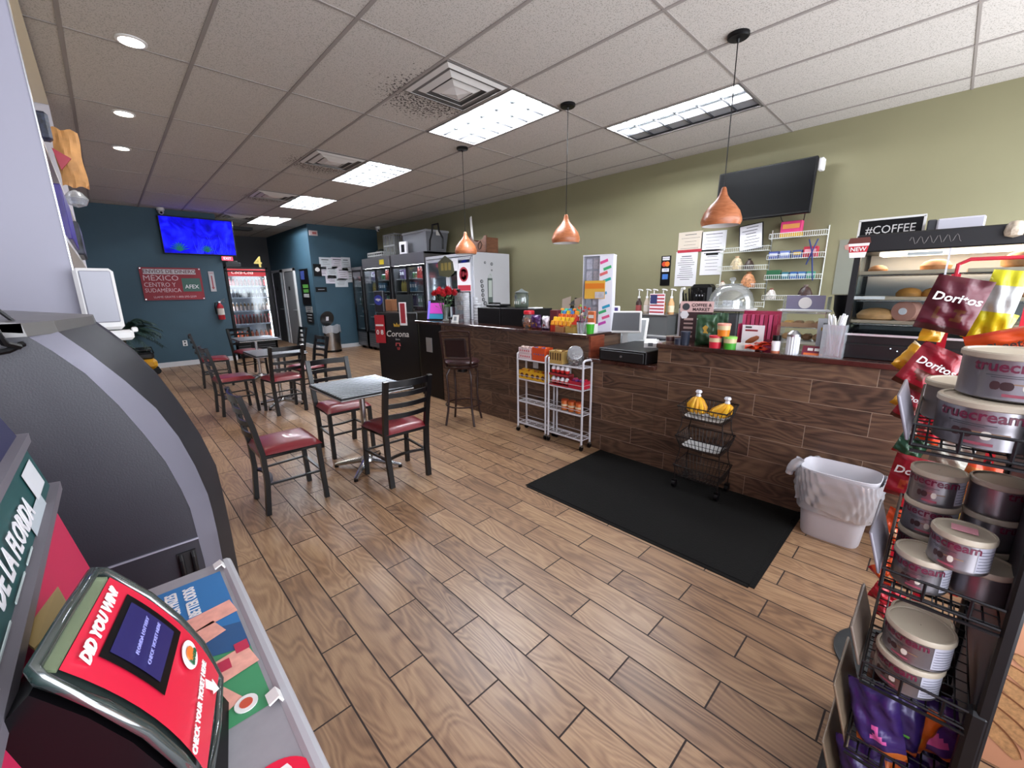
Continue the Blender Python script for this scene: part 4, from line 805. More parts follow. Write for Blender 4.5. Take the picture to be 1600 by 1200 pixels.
# local +X runs along the face, local -Y is the face normal
MB().box((0, 0, .59), (.72, .5, 1.18), bev=.01).build('body', M('#09090b', .3), cab)
text('lettering', 'Corona', .13, M('#c9c6c2', .5), cab, (-.0, -.254, .86), FY, shear=.15, bold=.001)
text('lettering', 'Extra', .035, M('#c9c6c2', .5), cab, (0, -.254, .78), FY)
MB().prism([(-.05, -.254, .97), (-.055, -.254, 1.02), (-.025, -.254, .995), (0, -.254, 1.03), (.025, -.254, .995), (.055, -.254, 1.02), (.05, -.254, .97)], (0, .003, 0)).build('crown_mark', M('#b08a2c', .4), cab)
MB().tube([(-.035, -.255, .68), (-.03, -.255, .72), (.03, -.255, .72), (.035, -.255, .68)], .012).lathe([(.02, .62), (.03, .66)], (0, -.25, 0), sy=.2).build('bottle_mark', M('#8a2c2c', .4), cab)
q = thing('offer_sign', 'red upright sign with white digits on the left of the black cabinet', 'sign', (2.93, 5.945, .93), -math.radians(64)); MB().box((0, -.0, 0), (.17, .012, .42)).build('board', M('#a01c26', .4), q, smooth=False)
text('lettering', '0 8', .1, m_white, q, (0, -.01, -.05), FY, bold=.002); MB().box((0, -.008, .06), (.14, .003, .025)).build('text_strip', m_white, q, smooth=False)
q = thing('service_sign', 'dark stand with a round blue sign on top of the black cabinet', 'sign', (3.04, 6.1, 1.18), -math.radians(64)); MB().box((0, 0, .16), (.17, .06, .32), bev=.01).build('stand', M('#14151f', .4), q)
MB().lathe([(.075, 0), (.075, .004)], seg=28).build('blue_disc', M('#26308a', .4), q).matrix_local = Matrix.Translation((0, -.032, .18)) @ Matrix.Rotation(PI/2, 4, 'X')
text('lettering', 'vigo', .055, m_white, q, (0, -.04, .19), FY, bold=.001)
q = thing('hanging_banner', 'narrow red and white paper hung over the top of the black cabinet', 'paper', (3.13, 5.58, 1.16), -math.radians(64)); MB().box((0, 0, 0), (.13, .006, .34), bev=.003).build('white_border', m_paper, q); MB().box((0, -.005, .01), (.08, .003, .29)).build('red_panel', M('#9a2a36', .5), q, smooth=False)
tag(MB().box((0, 0, .09), (.2, .16, .18), bev=.003).build('carton', M('#8a5a3a', .7), loc=(3.36, 6.3, 1.18), rotz=.3), 'brown cardboard carton behind the round blue sign', 'carton')
tag(MB().box((0, 0, .13), (.26, .05, .26)).build('dark_screen', M('#1c2426', .3), loc=(3.3, 5.8, 1.18), rotz=-1.1), 'dark slate-coloured screen on the black cabinet behind the red paper', 'screen')
mo = thing('till_monitor', 'black monitor seen from behind, between the black cabinet and the roses', 'monitor', (3.68, 5.2, 1.083), -1.1)
MB().box((0, 0, .3), (.42, .03, .26), bev=.01).build('screen_back', m_black, mo); MB().cyl((0, .02, 0), (0, .02, .25), .02).build('neck', m_black, mo); MB().box((0, 0, .01), (.2, .16, .02), bev=.005).build('foot', m_black, mo); MB().lathe([(.012, 0), (.012, .003)]).build('emblem', m_steel, mo).matrix_local = Matrix.Translation((0, -.016, .32)) @ Matrix.Rotation(PI/2, 4, 'X')
tag(MB().box((0, 0, .13), (.1, .14, .26), bev=.01).build('till_unit', M('#2c2d30', .4), loc=(3.4, 5.14, 1.083)), 'dark grey upright unit beside the purple tablet sign', 'till unit')
tb_ = thing('tablet_sign', 'tilted tablet showing a pink, purple and blue screen beside the roses', 'tablet', (3.32, 5.02, 1.085), -math.radians(66))
R = Matrix.Rotation(math.radians(-14), 4, 'X')
for nm, c_, d_, mt_ in (('casing', (0, 0, .14), (.27, .018, .28), m_blk2), ('pink_field', (.015, -.010, .165), (.22, .003, .15), M('#a83a9a', .3, emis=.5)), ('blue_field', (.015, -.010, .05), (.22, .003, .07), M('#2f7a9a', .3, emis=.4)), ('violet_band', (-.115, -.010, .14), (.035, .003, .26), M('#7a6ac8', .3, emis=.4))):
    b = MB(); b.T = R; b.box(c_, d_).build(nm, mt_, tb_, smooth=False)
# rose vase
vs = thing('rose_vase', 'glass vase of red roses standing on the far end of the counter', 'flowers', (3.3, 4.73, 1.084))
MB().lathe([(.045, 0), (.05, .01), (.032, .03), (.035, .1), (.055, .22), (.052, .22), (.03, .1), (.001, .03)], seg=20, capt=False).build('vase', clear('vase_glass', 'e8efe8', .3, .12), vs)
MB().lathe([(.03, .03), (.032, .12)], seg=14).build('water', clear('vase_water', 'b9c8b0', .2, .25, '6a7a5a'), vs)
g = MB(); heads = [(-.12, -.02, .40), (-.05, .05, .43), (.02, -.04, .44), (.09, .02, .43), (.14, -.03, .40), (-.08, -.08, .37), (.04, .09, .40), (.1, -.09, .38), (-.13, .06, .38), (0, -.1, .39)]
for hx, hy, hz in heads: g.tube([(hx*.15, hy*.15, .05), (hx*.5, hy*.5, .22), (hx, hy, hz)], .004, seg=5)
g.build('stems', M('#2f4a2a', .6), vs)
lf = MB()
for k in range(90):
    a = random.uniform(0, 2*PI); rr = random.uniform(.02, .13); z = random.uniform(.18, .36); p = Vector((rr*math.cos(a), rr*math.sin(a), z)); d_ = Vector((math.cos(a), math.sin(a), random.uniform(-.4, .8))).normalized(); s_ = d_.cross(Vector((0, 0, 1))).normalized(); L0 = random.uniform(.035, .06)
    lf._f([lf._v(p), lf._v(p+d_*L0*.5+s_*L0*.28), lf._v(p+d_*L0), lf._v(p+d_*L0*.5-s_*L0*.28)])
lf.build('leaves', M('#4f8044', .55), vs)
for i, (hx, hy, hz) in enumerate(heads):
    b = MB()
    for ly, (r0, n_) in enumerate(((.018, 4), (.03, 5), (.042, 6))):
        for k in range(n_):
            a = 2*PI*k/n_+ly; u_ = Vector((math.cos(a), math.sin(a), 0)); w_ = Vector((-u_.y, u_.x, 0)); c0 = Vector((hx, hy, hz-.02))
            b.grid(lambda u, v: c0 + u_*(r0*(.35+.65*v)) + w_*((u-.5)*r0*1.5*(math.sin(PI*(v*.8+.15)))) + Vector((0, 0, .055*v*(1-.15*ly)-.01*ly)), 3, 3)
    b.build('rose_bloom', M('#b01222', .5, noise=.2, nscale=40), vs)
# clear cups and boxes
gl2 = clear('acrylic', 'eef0f4', .25, .22)
b = MB().box((0, 0, .2), (.12, .13, .38)); 
bx = thing('acrylic_display', 'clear acrylic tower with small packets beside the rose vase', 'display', (3.46, 4.58, ZT)); MB().box((0, 0, .19), (.12, .14, .38)).build('shell', gl2, bx, smooth=False)
for k in range(3): MB().box((0, 0, .06+.12*k), (.08, .1, .06)).build('packets', M('#b9a8a0' if k else '#8a2a34', .5, noise=.3, nscale=30), bx)
q = thing('code_stand', 'small white card stand at the foot of the acrylic tower', 'card stand', (3.28, 4.5, ZT), -1.2); b = MB(); b.prism([(-.05, 0, 0), (.05, 0, 0), (.045, .03, .09), (-.045, .03, .09)], (0, .006, 0)).build('card', m_white, q); MB().prism([(-.022, -.001, .02), (.022, -.001, .02), (.02, .018, .07), (-.02, .018, .07)], (0, .002, 0)).build('grey_square', M('#8a8c90', .5), q)
mcup = clear('cup_plastic', 'f4f5f8', .2, .5, 'e4e6ea')
def cups(label, loc, r, h, n_):
    t = thing('cup_stack', label, 'cups', loc); b = MB(); pr = []
    for k in range(n_): z = h*k/n_; pr += [(r*.93, z), (r, z+h/n_*.8), (r*1.03, z+h/n_*.85), (r*.95, z+h/n_*.99)]
    b.lathe(pr, seg=20).build('cups', mcup, t); return t
cups('tallest stack of clear plastic cups on the counter', (3.42, 4.42, ZT), .045, .38, 14)
cups('slim stack of clear cups behind the tallest stack', (3.55, 4.38, ZT), .04, .32, 10)
cups('short wide stack of white cups beside the black counter box', (3.47, 4.24, ZT), .055, .24, 6)
for y, L0, lb in ((3.9, .42, 'left of the two black boxes on the counter'), (3.4, .55, 'right of the two black boxes on the counter, under the glass jar')):
    tag(MB().box((0, 0, .1), (.3, L0, .2), bev=.006).build('black_box', m_black, loc=(3.5, y, ZT)), 'long '+lb, 'box')
tag(MB().box((0, 0, .02), (.2, .26, .03), bev=.01).tube([(-.06, -.1, .03), (-.06, -.1, .05), (-.06, .1, .05), (-.06, .1, .03)], .008).build('black_tray', m_black, loc=(3.52, 3.9, 1.283)), 'black tray with a handle lying on the left black box', 'tray')
gj = thing('drink_dispenser', 'glass drink dispenser with lid on the right black box', 'jar', (3.55, 3.52, 1.283)); MB().lathe([(.075, 0), (.085, .02), (.085, .14), (.07, .17)], seg=24).build('jar', clear('green_glass', 'c8d6d0', .3, .15, '7d8a86'), gj)
MB().lathe([(.078, .17), (.08, .18), (.03, .2), (.012, .215), (.001, .22)], seg=24).build('lid', M('#6d7474', .3, .4), gj); [MB().box((-.087, y_, .06), (.003, .01, .035)).build('white_mark', m_white, gj) for y_ in (-.03, 0, .03)]
tag(MB().box((0, 0, .005), (.14, .1, .01)).build('paper_sheet', m_paper, loc=(3.5, 3.25, 1.283)), 'white paper lying on the right black box', 'paper')
# candy
jr = thing('candy_jar', 'clear round jar of orange sweets with a red lid', 'jar', (3.3, 3.16, ZT)); MB().lathe([(.05, 0), (.07, .03), (.078, .08), (.06, .13), (.052, .145)], seg=24).build('jar', clear('jar_plastic', 'f6ece0', .3, .1), jr)
b = MB()
for k in range(60): a = random.uniform(0, 2*PI); r_ = random.uniform(0, .058); b.lathe([(.001, -.011), (.011, -.004), (.011, .004), (.001, .011)], (r_*math.cos(a), r_*math.sin(a), random.uniform(.015, .105)), seg=6)
tag(b.build('sweets', M('#c8761c', .4, noise=.3, nscale=30), jr), 'x', 'x'); jr.children[-1]['kind'] = 'stuff'; 
for o_ in jr.children:
    for k_ in ('label', 'category'):
        if k_ in o_: del o_[k_]
MB().lathe([(.056, .145), (.06, .15), (.06, .18), (.05, .185)], seg=24).build('lid', M('#c01c2c', .35), jr)
def bag(name, label, cat, loc, rz, w, h, cols, grp=None, tilt=0, th=.03, txt=None, tcol=None, tsz=.04, parts=None, tiltx=0, curl=0, tz=.62):
    """crisp-style pillow bag, face towards local -Y"""
    t = thing(name, label, cat, loc, rz, grp); rnd = random.Random(sum(map(ord, label)))
    p1, p2, p3 = rnd.uniform(0, 6), rnd.uniform(0, 6), rnd.uniform(0, 6)
    def fn(s):
        def g(u, v):
            a, b_ = 2*u-1, 2*v-1; k = max(0, (1-abs(a)**3))**.6*max(0, (1-min(1, abs(b_)*1.06)**4))**.6
            wr = .004*math.sin(14*u+p1+5*v)+.003*math.sin(23*v+p2+9*u)+.006*math.sin(6*v+4*u+p3)
            x = a*w/2*(1-.10*k)+.0; z = b_*h/2
            return (x*math.cos(curl*b_), s*(th*k)+wr*(1 if k > .05 else .5)+curl*.05*b_*b_, z)
        return g
    band = cols[0] == 'band'; cols = cols[1:] if band else cols
    def mf(u, v):
        if band: return 0 if v < .38 else (1 if v < .8 else 2)
        if len(cols) == 1: return 0
        b_ = v; 
        if b_ < .12: return 1 % len(cols)
        if b_ > .9: return 2 % len(cols)
        if len(cols) > 3 and abs(u-.5) < .32 and .2 < b_ < .45 and math.sin(u*13+p1)+math.sin(b_*17+p2) > -.2: return 3
        return 0
    b = MB(); b.T = Matrix.Rotation(tilt, 4, 'Y') @ Matrix.Rotation(tiltx, 4, 'X'); b.grid(fn(-1), 14, 18, mf).grid(fn(1), 14, 18, mf); bmesh.ops.remove_doubles(b.bm, verts=b.bm.verts, dist=1e-6)
    b.build('bag', [M(c, .28, .15) for c in cols], t, ang=80)
    if txt:
        o = text('lettering', txt, tsz, M(tcol or '#e8e6e6', .4), t, shear=.1, bold=tsz*.02)
        o.matrix_local = Matrix.Rotation(tilt, 4, 'Y') @ Matrix.Rotation(tiltx, 4, 'X') @ Matrix.Translation((0, -th*1.05-.008, (tz-.5)*h)) @ Matrix.Rotation(PI/2, 4, 'X')
    if parts: parts(t, Matrix.Rotation(tilt, 4, 'Y') @ Matrix.Rotation(tiltx, 4, 'X'))
    return t
bag('sweet_bag', 'purple bag of sweets beside the candy jar', 'bag', (3.24, 3.0, ZT+.075), -PI/2, .14, .15, ['#4a2a5a', '#7a3a3a', '#3a2248', '#b8862c'])
bag('sweet_bag', 'white and purple bag of sweets next to the dark red box', 'bag', (3.26, 2.88, ZT+.07), -PI/2-.2, .1, .14, ['#c9c2cc', '#4a2a5a', '#c9c2cc', '#a04a4a'])
tag(MB().box((0, 0, .1), (.1, .1, .2), bev=.003).build('sweet_box', M('#5a1420', .4), loc=(3.34, 2.8, ZT)), 'dark red box between the purple bags and the orange display', 'box')
cdp = thing('candy_display', 'stepped orange and yellow display full of candy bars on the counter', 'display', (3.33, 2.66, ZT)); MB().prism([(-.1, -.13, 0), (.1, -.13, 0), (.1, -.13, .16), (.03, -.13, .16), (-.1, -.13, .06)], (0, .26, 0)).build('tray', M('#c8301c', .4), cdp, smooth=False)
for i, (c_, x, z) in enumerate((('#d8901c', -.09, .075), ('#d8b020', -.05, .11), ('#c85a1c', -.01, .14), ('#3a6aa8', .03, .17), ('#4a9a7a', .06, .19))):
    for k in range(5): MB().box((x, -.105+.052*k, z), (.03, .042, .05), rot=Matrix.Rotation(.3, 4, 'Y'), bev=.005).build('candy_bar', M(('#d8b020', '#3a7ab0', '#48a884', '#d8901c', c_)[(i+k) % 5] if i > 2 else c_, .35), cdp)
for s_, y in ((-1, 2.76), (1, 2.6)): tag(MB().prism([(0, -.055, 0), (0, .055, 0), (0, .05, .14), (0, -.06, .17)], (.004, 0, 0)).build('box_lid', M('#a89a8e', .7), loc=(3.44, y, 1.25), smooth=False), 'grey cardboard lid standing up behind the candy display, %s one' % ('left' if s_ < 0 else 'right'), 'box lid')
for y, c_, lb in ((2.62, '#9a6a44', 'small brown open carton at the counter edge below the candy display'), (2.49, '#a88a44', 'small gold open carton at the counter edge')):
    b = MB()
    for q_ in (((0, 0, .003), (.07, .1, .006)), ((-.035, 0, .025), (.004, .1, .05)), ((.035, 0, .035), (.004, .1, .07)), ((0, -.05, .028), (.07, .004, .056)), ((0, .05, .028), (.07, .004, .056))): b.box(*q_)
    tag(b.build('open_carton', M(c_, .6), loc=(3.2, y, ZT), smooth=False), lb, 'carton')
lj = thing('lollipop_jar', 'dark jar of wrapped lollipops behind the candy display', 'jar', (3.5, 2.68, ZT)); MB().lathe([(.06, 0), (.07, .03), (.07, .2), (.06, .24)], seg=20).build('jar', clear('dark_jar', '6a6664', .3, .3, '2a2a2a'), lj); MB().lathe([(.065, .25), (.075, .255), (.03, .29), (.015, .3), (.012, .32)], seg=20).build('lid', m_black, lj)
for k in range(26):
    a = random.uniform(0, 2*PI); r_ = random.uniform(.0, .1); c_ = Vector((3.38+r_*math.cos(a)*.6, 2.53+r_*math.sin(a), ZT+random.uniform(.1, .26)))
    col = random.choice(['#c83a2c', '#d86a3a', '#8ab04a', '#e0c8b8', '#a02838', '#d8902c'])
    b = MB().lathe([(.001, -.014), (.012, -.007), (.014, 0), (.012, .007), (.001, .014)], tuple(c_), seg=8).m(1).tube([c_-Vector((0, 0, .012)), Vector((3.38, 2.53, ZT+.02))], .002, seg=4)
    tag(b.build('lollipop', [M(col, .35), m_white]), 'one of the bunch of wrapped lollipops right of the candy display', 'lollipop', 'lollipops right of the candy display')
tag(MB().lathe([(.05, 0), (.055, .1)], (3.38, 2.53, ZT), seg=16).build('lollipop_cup', m_blk2), 'dark cup holding the bunch of lollipops', 'cup')
sc_ = thing('straw_cup', 'clear cup of thin pink and black sticks at the counter corner', 'cup', (3.2, 2.38, ZT)); MB().lathe([(.035, 0), (.045, .1)], seg=18, capt=False).build('cup', gl2, sc_)
for k in range(9): MB().tube([(random.uniform(-.02, .02), random.uniform(-.02, .02), .005), (random.uniform(-.05, .05), random.uniform(-.05, .05), .17)], .0025, seg=5).build('stick', M(random.choice(['#8a2a5a', '#3a1a2a', '#c0a8b8']), .4), sc_)
tag(MB().lathe([(.032, 0), (.04, .09)], seg=18).m(1).lathe([(.041, .09), (.041, .1)], seg=18).build('green_cup', [clear('lime', '9aff7a', .2, .6, '4cc03a'), m_white], loc=(3.22, 2.29, ZT)), 'small lime green cup at the corner of the tall counter', 'cup')
tag(MB().box((0, 0, .06), (.03, .08, .12), bev=.004).m(1).box((-.017, 0, .07), (.002, .06, .03)).build('orange_pack', [M('#c86a3c', .5), m_white], loc=(3.34, 2.36, ZT+.08)), 'orange packet propped above the lime green cup', 'packet')
tag(MB().box((0, 0, .04), (.06, .1, .08)).build('white_box', m_white, loc=(3.34, 2.36, ZT), smooth=False), 'small white box under the orange packet', 'box')
sim = thing('card_display_case', 'tall white display case with clear front and coloured tags at the counter corner', 'display', (3.5, 2.40, ZT), -math.radians(70)); Hh = .72; sim.scale = (.84, 1, 1)
MB().box((-.0, .06, Hh/2), (.34, .01, Hh)).box((-.17, 0, Hh/2), (.008, .13, Hh)).box((.17, 0, Hh/2), (.008, .13, Hh)).box((0, 0, .005), (.34, .13, .01)).box((0, 0, Hh), (.35, .14, .012)).build('case', M('#dcdce4', .4), sim, smooth=False)
MB().box((-.075, -.062, Hh/2), (.19, .004, Hh)).build('clear_front', clear('case_front', 'f6f7fa', .04, .06), sim, smooth=False); MB().box((.095, -.064, Hh/2), (.15, .006, Hh)).build('side_board', M('#e4e4f0', .4), sim, smooth=False)
for i, (z, c_) in enumerate(((.66, '#d84a8a'), (.60, '#3aa86a'), (.55, '#d86a6a'), (.49, '#2aa89a'), (.36, '#4a9ac8'), (.24, '#2a9ac0'), (.19, '#3aa86a'), (.14, '#d85a8a'), (.08, '#c04ab0'))):
    MB().box((.07+(.04 if i % 2 else 0), -.069, z), (.09, .003, .026), rot=Matrix.Rotation(-.3, 4, 'Y')).build('coloured_tag', M(c_, .4), sim, smooth=False)
for i in range(6):
    for k in range(2): MB().box((-.12+.085*k, .0, .07+.115*i), (.07, .006, .095)).build('hanging_card', M(random.choice(['#e4dee4', '#d8c8c8', '#cdd4da', '#cc8078' if i < 2 else '#e8e4ec']), .5, noise=.2, nscale=50), sim, smooth=False)
q = thing('orange_notice', 'orange and yellow notice fixed to the front of the white display case', 'notice', (3.42, 2.335, ZT+.4), -math.radians(72)); MB().box((-.05, 0, 0), (.2, .006, .17)).build('sheet', M('#d8a840', .5), q, smooth=False)
MB().box((-.05, -.005, .035), (.19, .003, .05)).build('orange_band', M('#d87a1c', .5), q, smooth=False); MB().box((0, -.005, -.05), (.09, .003, .06)).build('photo_block', M('#b9b4b8', .5, noise=.2), q, smooth=False)
# ---------------------------------------------------------------- register area
dr = thing('cash_box', 'black cash drawer sticking out of the low counter section', 'cash drawer', (3.42, 1.88, ZD), 0); MB().box((0, 0, .055), (.62, .46, .11), bev=.006).build('case', m_black, dr); MB().box((-.312, 0, .05), (.01, .42, .085), bev=.003).build('drawer_front', m_blk2, dr); MB().cyl((-.316, 0, .05), (-.324, 0, .05), .01).build('lock', m_steel, dr)
cr_ = thing('card_reader', 'small white card reader on the black cash drawer', 'card reader', (3.42, 1.78, ZD+.11), -1.1); MB().prism([(-.055, -.06, 0), (.055, -.06, 0), (.055, .06, 0), (-.055, .06, 0)], (0, 0, .03)).prism([(-.055, -.06, .03), (.055, -.06, .03), (.05, .03, .06), (-.05, .03, .06)], (0, 0, .01)).build('housing', m_white, cr_); MB().box((.06, 0, .04), (.05, .09, .05), bev=.02).build('rounded_end', m_white, cr_); MB().box((0, -.062, .028), (.04, .003, .03)).build('dark_mark', M('#5a5c60', .5), cr_, smooth=False)
pos = thing('point_of_sale', 'white till screen on a stand at the corner of the tall counter', 'till', (3.62, 2.16, ZD), -math.radians(60)); MB().box((.0, .1, .02), (.16, .16, .03), bev=.01).build('base', m_white, pos); MB().prism([(-.03, .1, .03), (.03, .1, .03), (.02, .02, .3), (-.02, .02, .3)], (0, .03, 0)).build('stand', m_white, pos)
b = MB(); b.T = Matrix.Translation((0, 0, .3)) @ Matrix.Rotation(-.35, 4, 'X'); b.box((0, 0, 0), (.3, .02, .22), bev=.008).m(1).box((0, -.011, 0), (.26, .002, .18)).build('screen', [m_white, M('#5a5c60', .3)], pos)
tag(MB().box((0, 0, .12), (.03, .2, .24), bev=.008).m(1).box((-.016, 0, .125), (.002, .17, .2)).build('customer_screen', [m_white, M('#3a2a6a', .3, emis=.2)], loc=(3.62, 2.34, ZT+.0), rotz=.2), 'narrow purple customer screen behind the white display case', 'screen')
q = thing('grey_tablet', 'pale grey tilted tablet behind the cash drawer', 'tablet', (3.78, 2.22, ZD), -1.25); b = MB(); b.T = Matrix.Rotation(-.5, 4, 'X'); b.box((0, 0, .2), (.34, .015, .32), bev=.006).m(1).box((0, -.009, .2), (.29, .002, .27)).build('screen', [m_white, M('#8f9294', .25)], q)
tag(MB().box((0, 0, .04), (.5, .7, .08), bev=.01).build('till_shelf', M('#8a8b8c', .4), loc=(4.1, 1.95, .9)), 'grey shelf with rounded edge behind the cash drawer', 'shelf')
tag(MB().box((0, 0, .45), (.44, .66, .9)).build('till_cabinet', M('#55565a', .5), loc=(4.1, 1.95, 0)), 'grey cabinet under the grey shelf behind the till', 'cabinet')
tag(MB().box((0, 0, .012), (.12, .4, .024), bev=.006).build('dark_bar', m_ink, loc=(3.98, 1.95, .98)), 'long dark bar lying on the grey shelf', 'bar')
# behind: steel coffee machine boxes, syrups
es = thing('coffee_machine', 'low grey steel machine under the row of pump bottles', 'coffee machine', (5.25, 2.76, .9)); MB().prism([(-.25, -.36, 0), (-.25, .36, 0), (-.25, .26, .24), (-.25, -.36, .24)], (.45, 0, 0)).build('steel_body', M('#77797a', .35, .5), es); MB().box((-.03, -.04, .25), (.46, .64, .02), bev=.004).build('top_plate', M('#6a6462', .35, .3), es); MB().cyl((-.255, -.1, .12), (-.27, -.1, .12), .02).cyl((-.255, .2, .12), (-.27, .2, .12), .02).build('knob', m_black, es)
sy = [(2.87, '#3a2a28', '#8a3a38'), (2.77, '#b0a090', '#c8c0b8'), (2.66, '#5a3020', '#8a3a38'), (2.55, '#c8761c', '#d8901c'), (2.42, '#c89a6a', '#e0d0b0')]
ps_ = None
for i, (y, c_, l_) in enumerate(sy):
    t = thing('syrup_bottle', 'syrup bottle with white pump, %s in the row above the steel machine' % ('leftmost', 'second from left', 'third from left', 'fourth from left', 'rightmost')[i], 'bottle', (5.12+.03*(i % 2), y, 1.16)); MB().lathe([(.036, 0), (.038, .01), (.038, .14), (.02, .18), (.015, .2)], seg=16, mats=[0, 0, 0, 0]).build('glass_body', M(c_, .2), t)
    MB().lathe([(.039, .03), (.039, .11)], seg=16, capb=False, capt=False).build('label_band', M(l_, .5), t); MB().cyl((0, 0, .2), (0, 0, .3), .006).lathe([(.016, .2), (.016, .225)], seg=12).tube([(.01, .02, .31), (0, 0, .312), (-.02, -.05, .305), (-.02, -.06, .295)], .008, seg=6).build('pump', m_white, t)
fl = thing('flag_paper', 'small paper with stars and stripes among the pump bottles', 'paper', (5.02, 2.56, 1.16), -PI/2); MB().box((0, 0, .13), (.2, .006, .26)).build('sheet', m_paper, fl, smooth=False)
for k in range(6): MB().box((.0, -.004, .03+.042*k), (.19, .002, .02)).build('stripe', M('#a83a44', .5), fl, smooth=False)
MB().box((-.045, -.006, .19), (.09, .002, .11)).build('blue_field', M('#2a2f5a', .5), fl, smooth=False)
ut = thing('utensil_holder', 'dark holder full of black handled knives and a white spout beside the pump bottles', 'utensils', (5.3, 2.22, .9)); MB().box((0, 0, .2), (.14, .3, .4), bev=.01).build('block', M('#4a4644', .5), ut)
for k in range(8): MB().tube([(0, -.12+.034*k, .38), (-.02, -.13+.038*k, .52+.03*(k % 3))], .011, seg=6).build('knife_handle', m_black, ut)
MB().tube([(-.05, .14, .38), (-.06, .14, .52), (-.08, .12, .58), (-.1, .08, .58)], .016).build('white_spout', m_white, ut)
q = thing('code_sign', 'tall white acrylic sign with a grey square beside the menu board', 'sign', (3.56, 1.73, ZR-.19), -math.radians(80)); 
q.location = (3.5, 1.52, ZR); MB().box((0, 0, .13), (.12, .008, .26), bev=.003).build('board', M('#dadbe2', .35), q); MB().box((0, -.006, .18), (.06, .002, .06)).build('grey_square', M('#8f9298', .5), q, smooth=False)
for k, (ww, z) in enumerate(((.05, .125), (.04, .09), (.06, .06), (.08, .025))): MB().box((0, -.006, z), (ww, .002, .012)).build('text_line', M('#8a8c94', .5), q, smooth=False)
mn = thing('menu_board', 'dark menu board headed COFFEE & MARKET on the counter', 'menu', (3.42, 1.40, ZR), -math.radians(78)); b = MB(); MB().box((0, 0, .16), (.24, .01, .32)).build('board', M('#3a2426', .45), mn, smooth=False); MB().box((0, -.007, .28), (.25, .004, .085)).build('heading_band', M('#d9b4b0', .5), mn, smooth=False)
text('heading', 'COFFEE &\nMARKET', .034, M('#3a2426', .5), mn, (.035, -.011, .275), FY, bold=.0008); MB().lathe([(.028, 0), (.028, .003)], seg=22).build('round_emblem', m_ink, mn).matrix_local = Matrix.Translation((-.08, -.009, .28)) @ Matrix.Rotation(PI/2, 4, 'X')
MB().lathe([(.035, 0), (.035, .003)], seg=6).build('badge', m_paper, mn).matrix_local = Matrix.Translation((-.09, -.007, .215)) @ Matrix.Rotation(PI/2, 4, 'X')
for k in range(5):
    for s_ in (-1, 1): MB().box((s_*.055, -.007, .04+.035*k), (.07, .002, .012 if k % 2 else .018)).build('menu_line', M('#b89a94', .5), mn, smooth=False)
bag('coffee_bag', 'green foil bag with gold mark leaning in front of the menu board', 'bag', (3.25, 1.25, ZR+.115), -math.radians(75), .14, .23, ['#2a4a30', '#2a4a30', '#35563c'], th=.035, parts=lambda t, T: [setattr(o_, 'matrix_local', T @ o_.matrix_local) for o_ in [MB().prism([(0, -.036, -.05), (.022, -.036, -.02), (.008, -.036, 0), (.02, -.036, .025), (0, -.036, .04), (-.02, -.036, .02), (-.006, -.036, -.005), (-.02, -.036, -.025)], (0, .004, 0)).build('gold_mark', M('#c09a3a', .35), t, smooth=False)]])
bag('coffee_bag', 'second green foil bag standing behind the first', 'bag', (3.36, 1.18, ZR+.12), -math.radians(95), .1, .24, ['#35503a', '#2a4a30', '#3d5a44'], th=.02)
tag(MB().lathe([(.03, 0), (.035, .08), (.037, .085), (.037, .1)], seg=18).build('dark_cup', M('#2c3444', .4), loc=(3.2, 1.38, ZR)), 'dark blue paper cup beside the green bag', 'cup')
for i, (y, lb) in enumerate(((1.56, 'left'), (1.49, 'right'))): tag(MB().lathe([(.03, 0), (.032, .01), (.032, .045), (.03, .05)], seg=18, mats=[0, 1, 0]).build('small_jar', [M('#8a7468', .4), M('#4a2a2c', .4)], loc=(3.26, y-.03, ZR)), '%s of the two small brown jars at the left end of the right-hand counter' % lb, 'jar')
tag(MB().lathe([(.03, 0), (.032, .04)], seg=18).build('ink_jar', M('#2a3040', .3), loc=(3.2, 1.33+.1, ZR)), 'small navy pot beside the two brown jars', 'pot')
def tub(y, z, x, col, lb):
    t = thing('round_tub', lb, 'tub', (x, y, z), 0); MB().lathe([(.038, 0), (.042, .045)], seg=22).build('lower_label', M(col, .4), t); MB().lathe([(.042, .045), (.043, .075)], seg=22).build('upper_label', M('#c9b890', .4), t); MB().lathe([(.045, .075), (.045, .088), (.04, .09)], seg=22).build('lid', M({'#c01c34': '#c01c34', '#d87a1c': '#d8907c', '#3f9a2c': '#8ac85a'}[col], .35), t)
tub(1.135, ZR, 3.15, '#c01c34', 'red round tub at the base of the three stacked tubs'); tub(1.035, ZR, 3.15, '#3f9a2c', 'green round tub at the base of the three stacked tubs'); tub(1.085, ZR+.09, 3.15, '#d87a1c', 'orange round tub on top of the other two')
dm = thing('cake_dome', 'large clear glass cake dome on a white plate and wire stand', 'cake stand', (3.72, 1.25, ZR)); 
MB().lathe([(.17, .26), (.168, .32), (.15, .38), (.11, .43), (.05, .455), (.012, .46), (.012, .475), (.025, .49), (.02, .505), (.001, .51)], seg=36, capb=False, capt=False).build('dome', clear('dome_glass', 'f2f5f6', .35, .05), dm); MB().lathe([(.19, .245), (.2, .262), (.18, .262), (.1, .25)], seg=36).build('plate', m_white, dm)
b = MB(); b.tube([(.15*math.cos(a), .15*math.sin(a), .24) for a in [k*PI/12 for k in range(24)]], .004, closed=True).tube([(.15*math.cos(a), .15*math.sin(a), .01) for a in [k*PI/12 for k in range(24)]], .004, closed=True)
for k in range(8): a = k*PI/4; b.tube([(.15*math.cos(a), .15*math.sin(a), .01), (.15*math.cos(a), .15*math.sin(a), .24)], .003, seg=5)
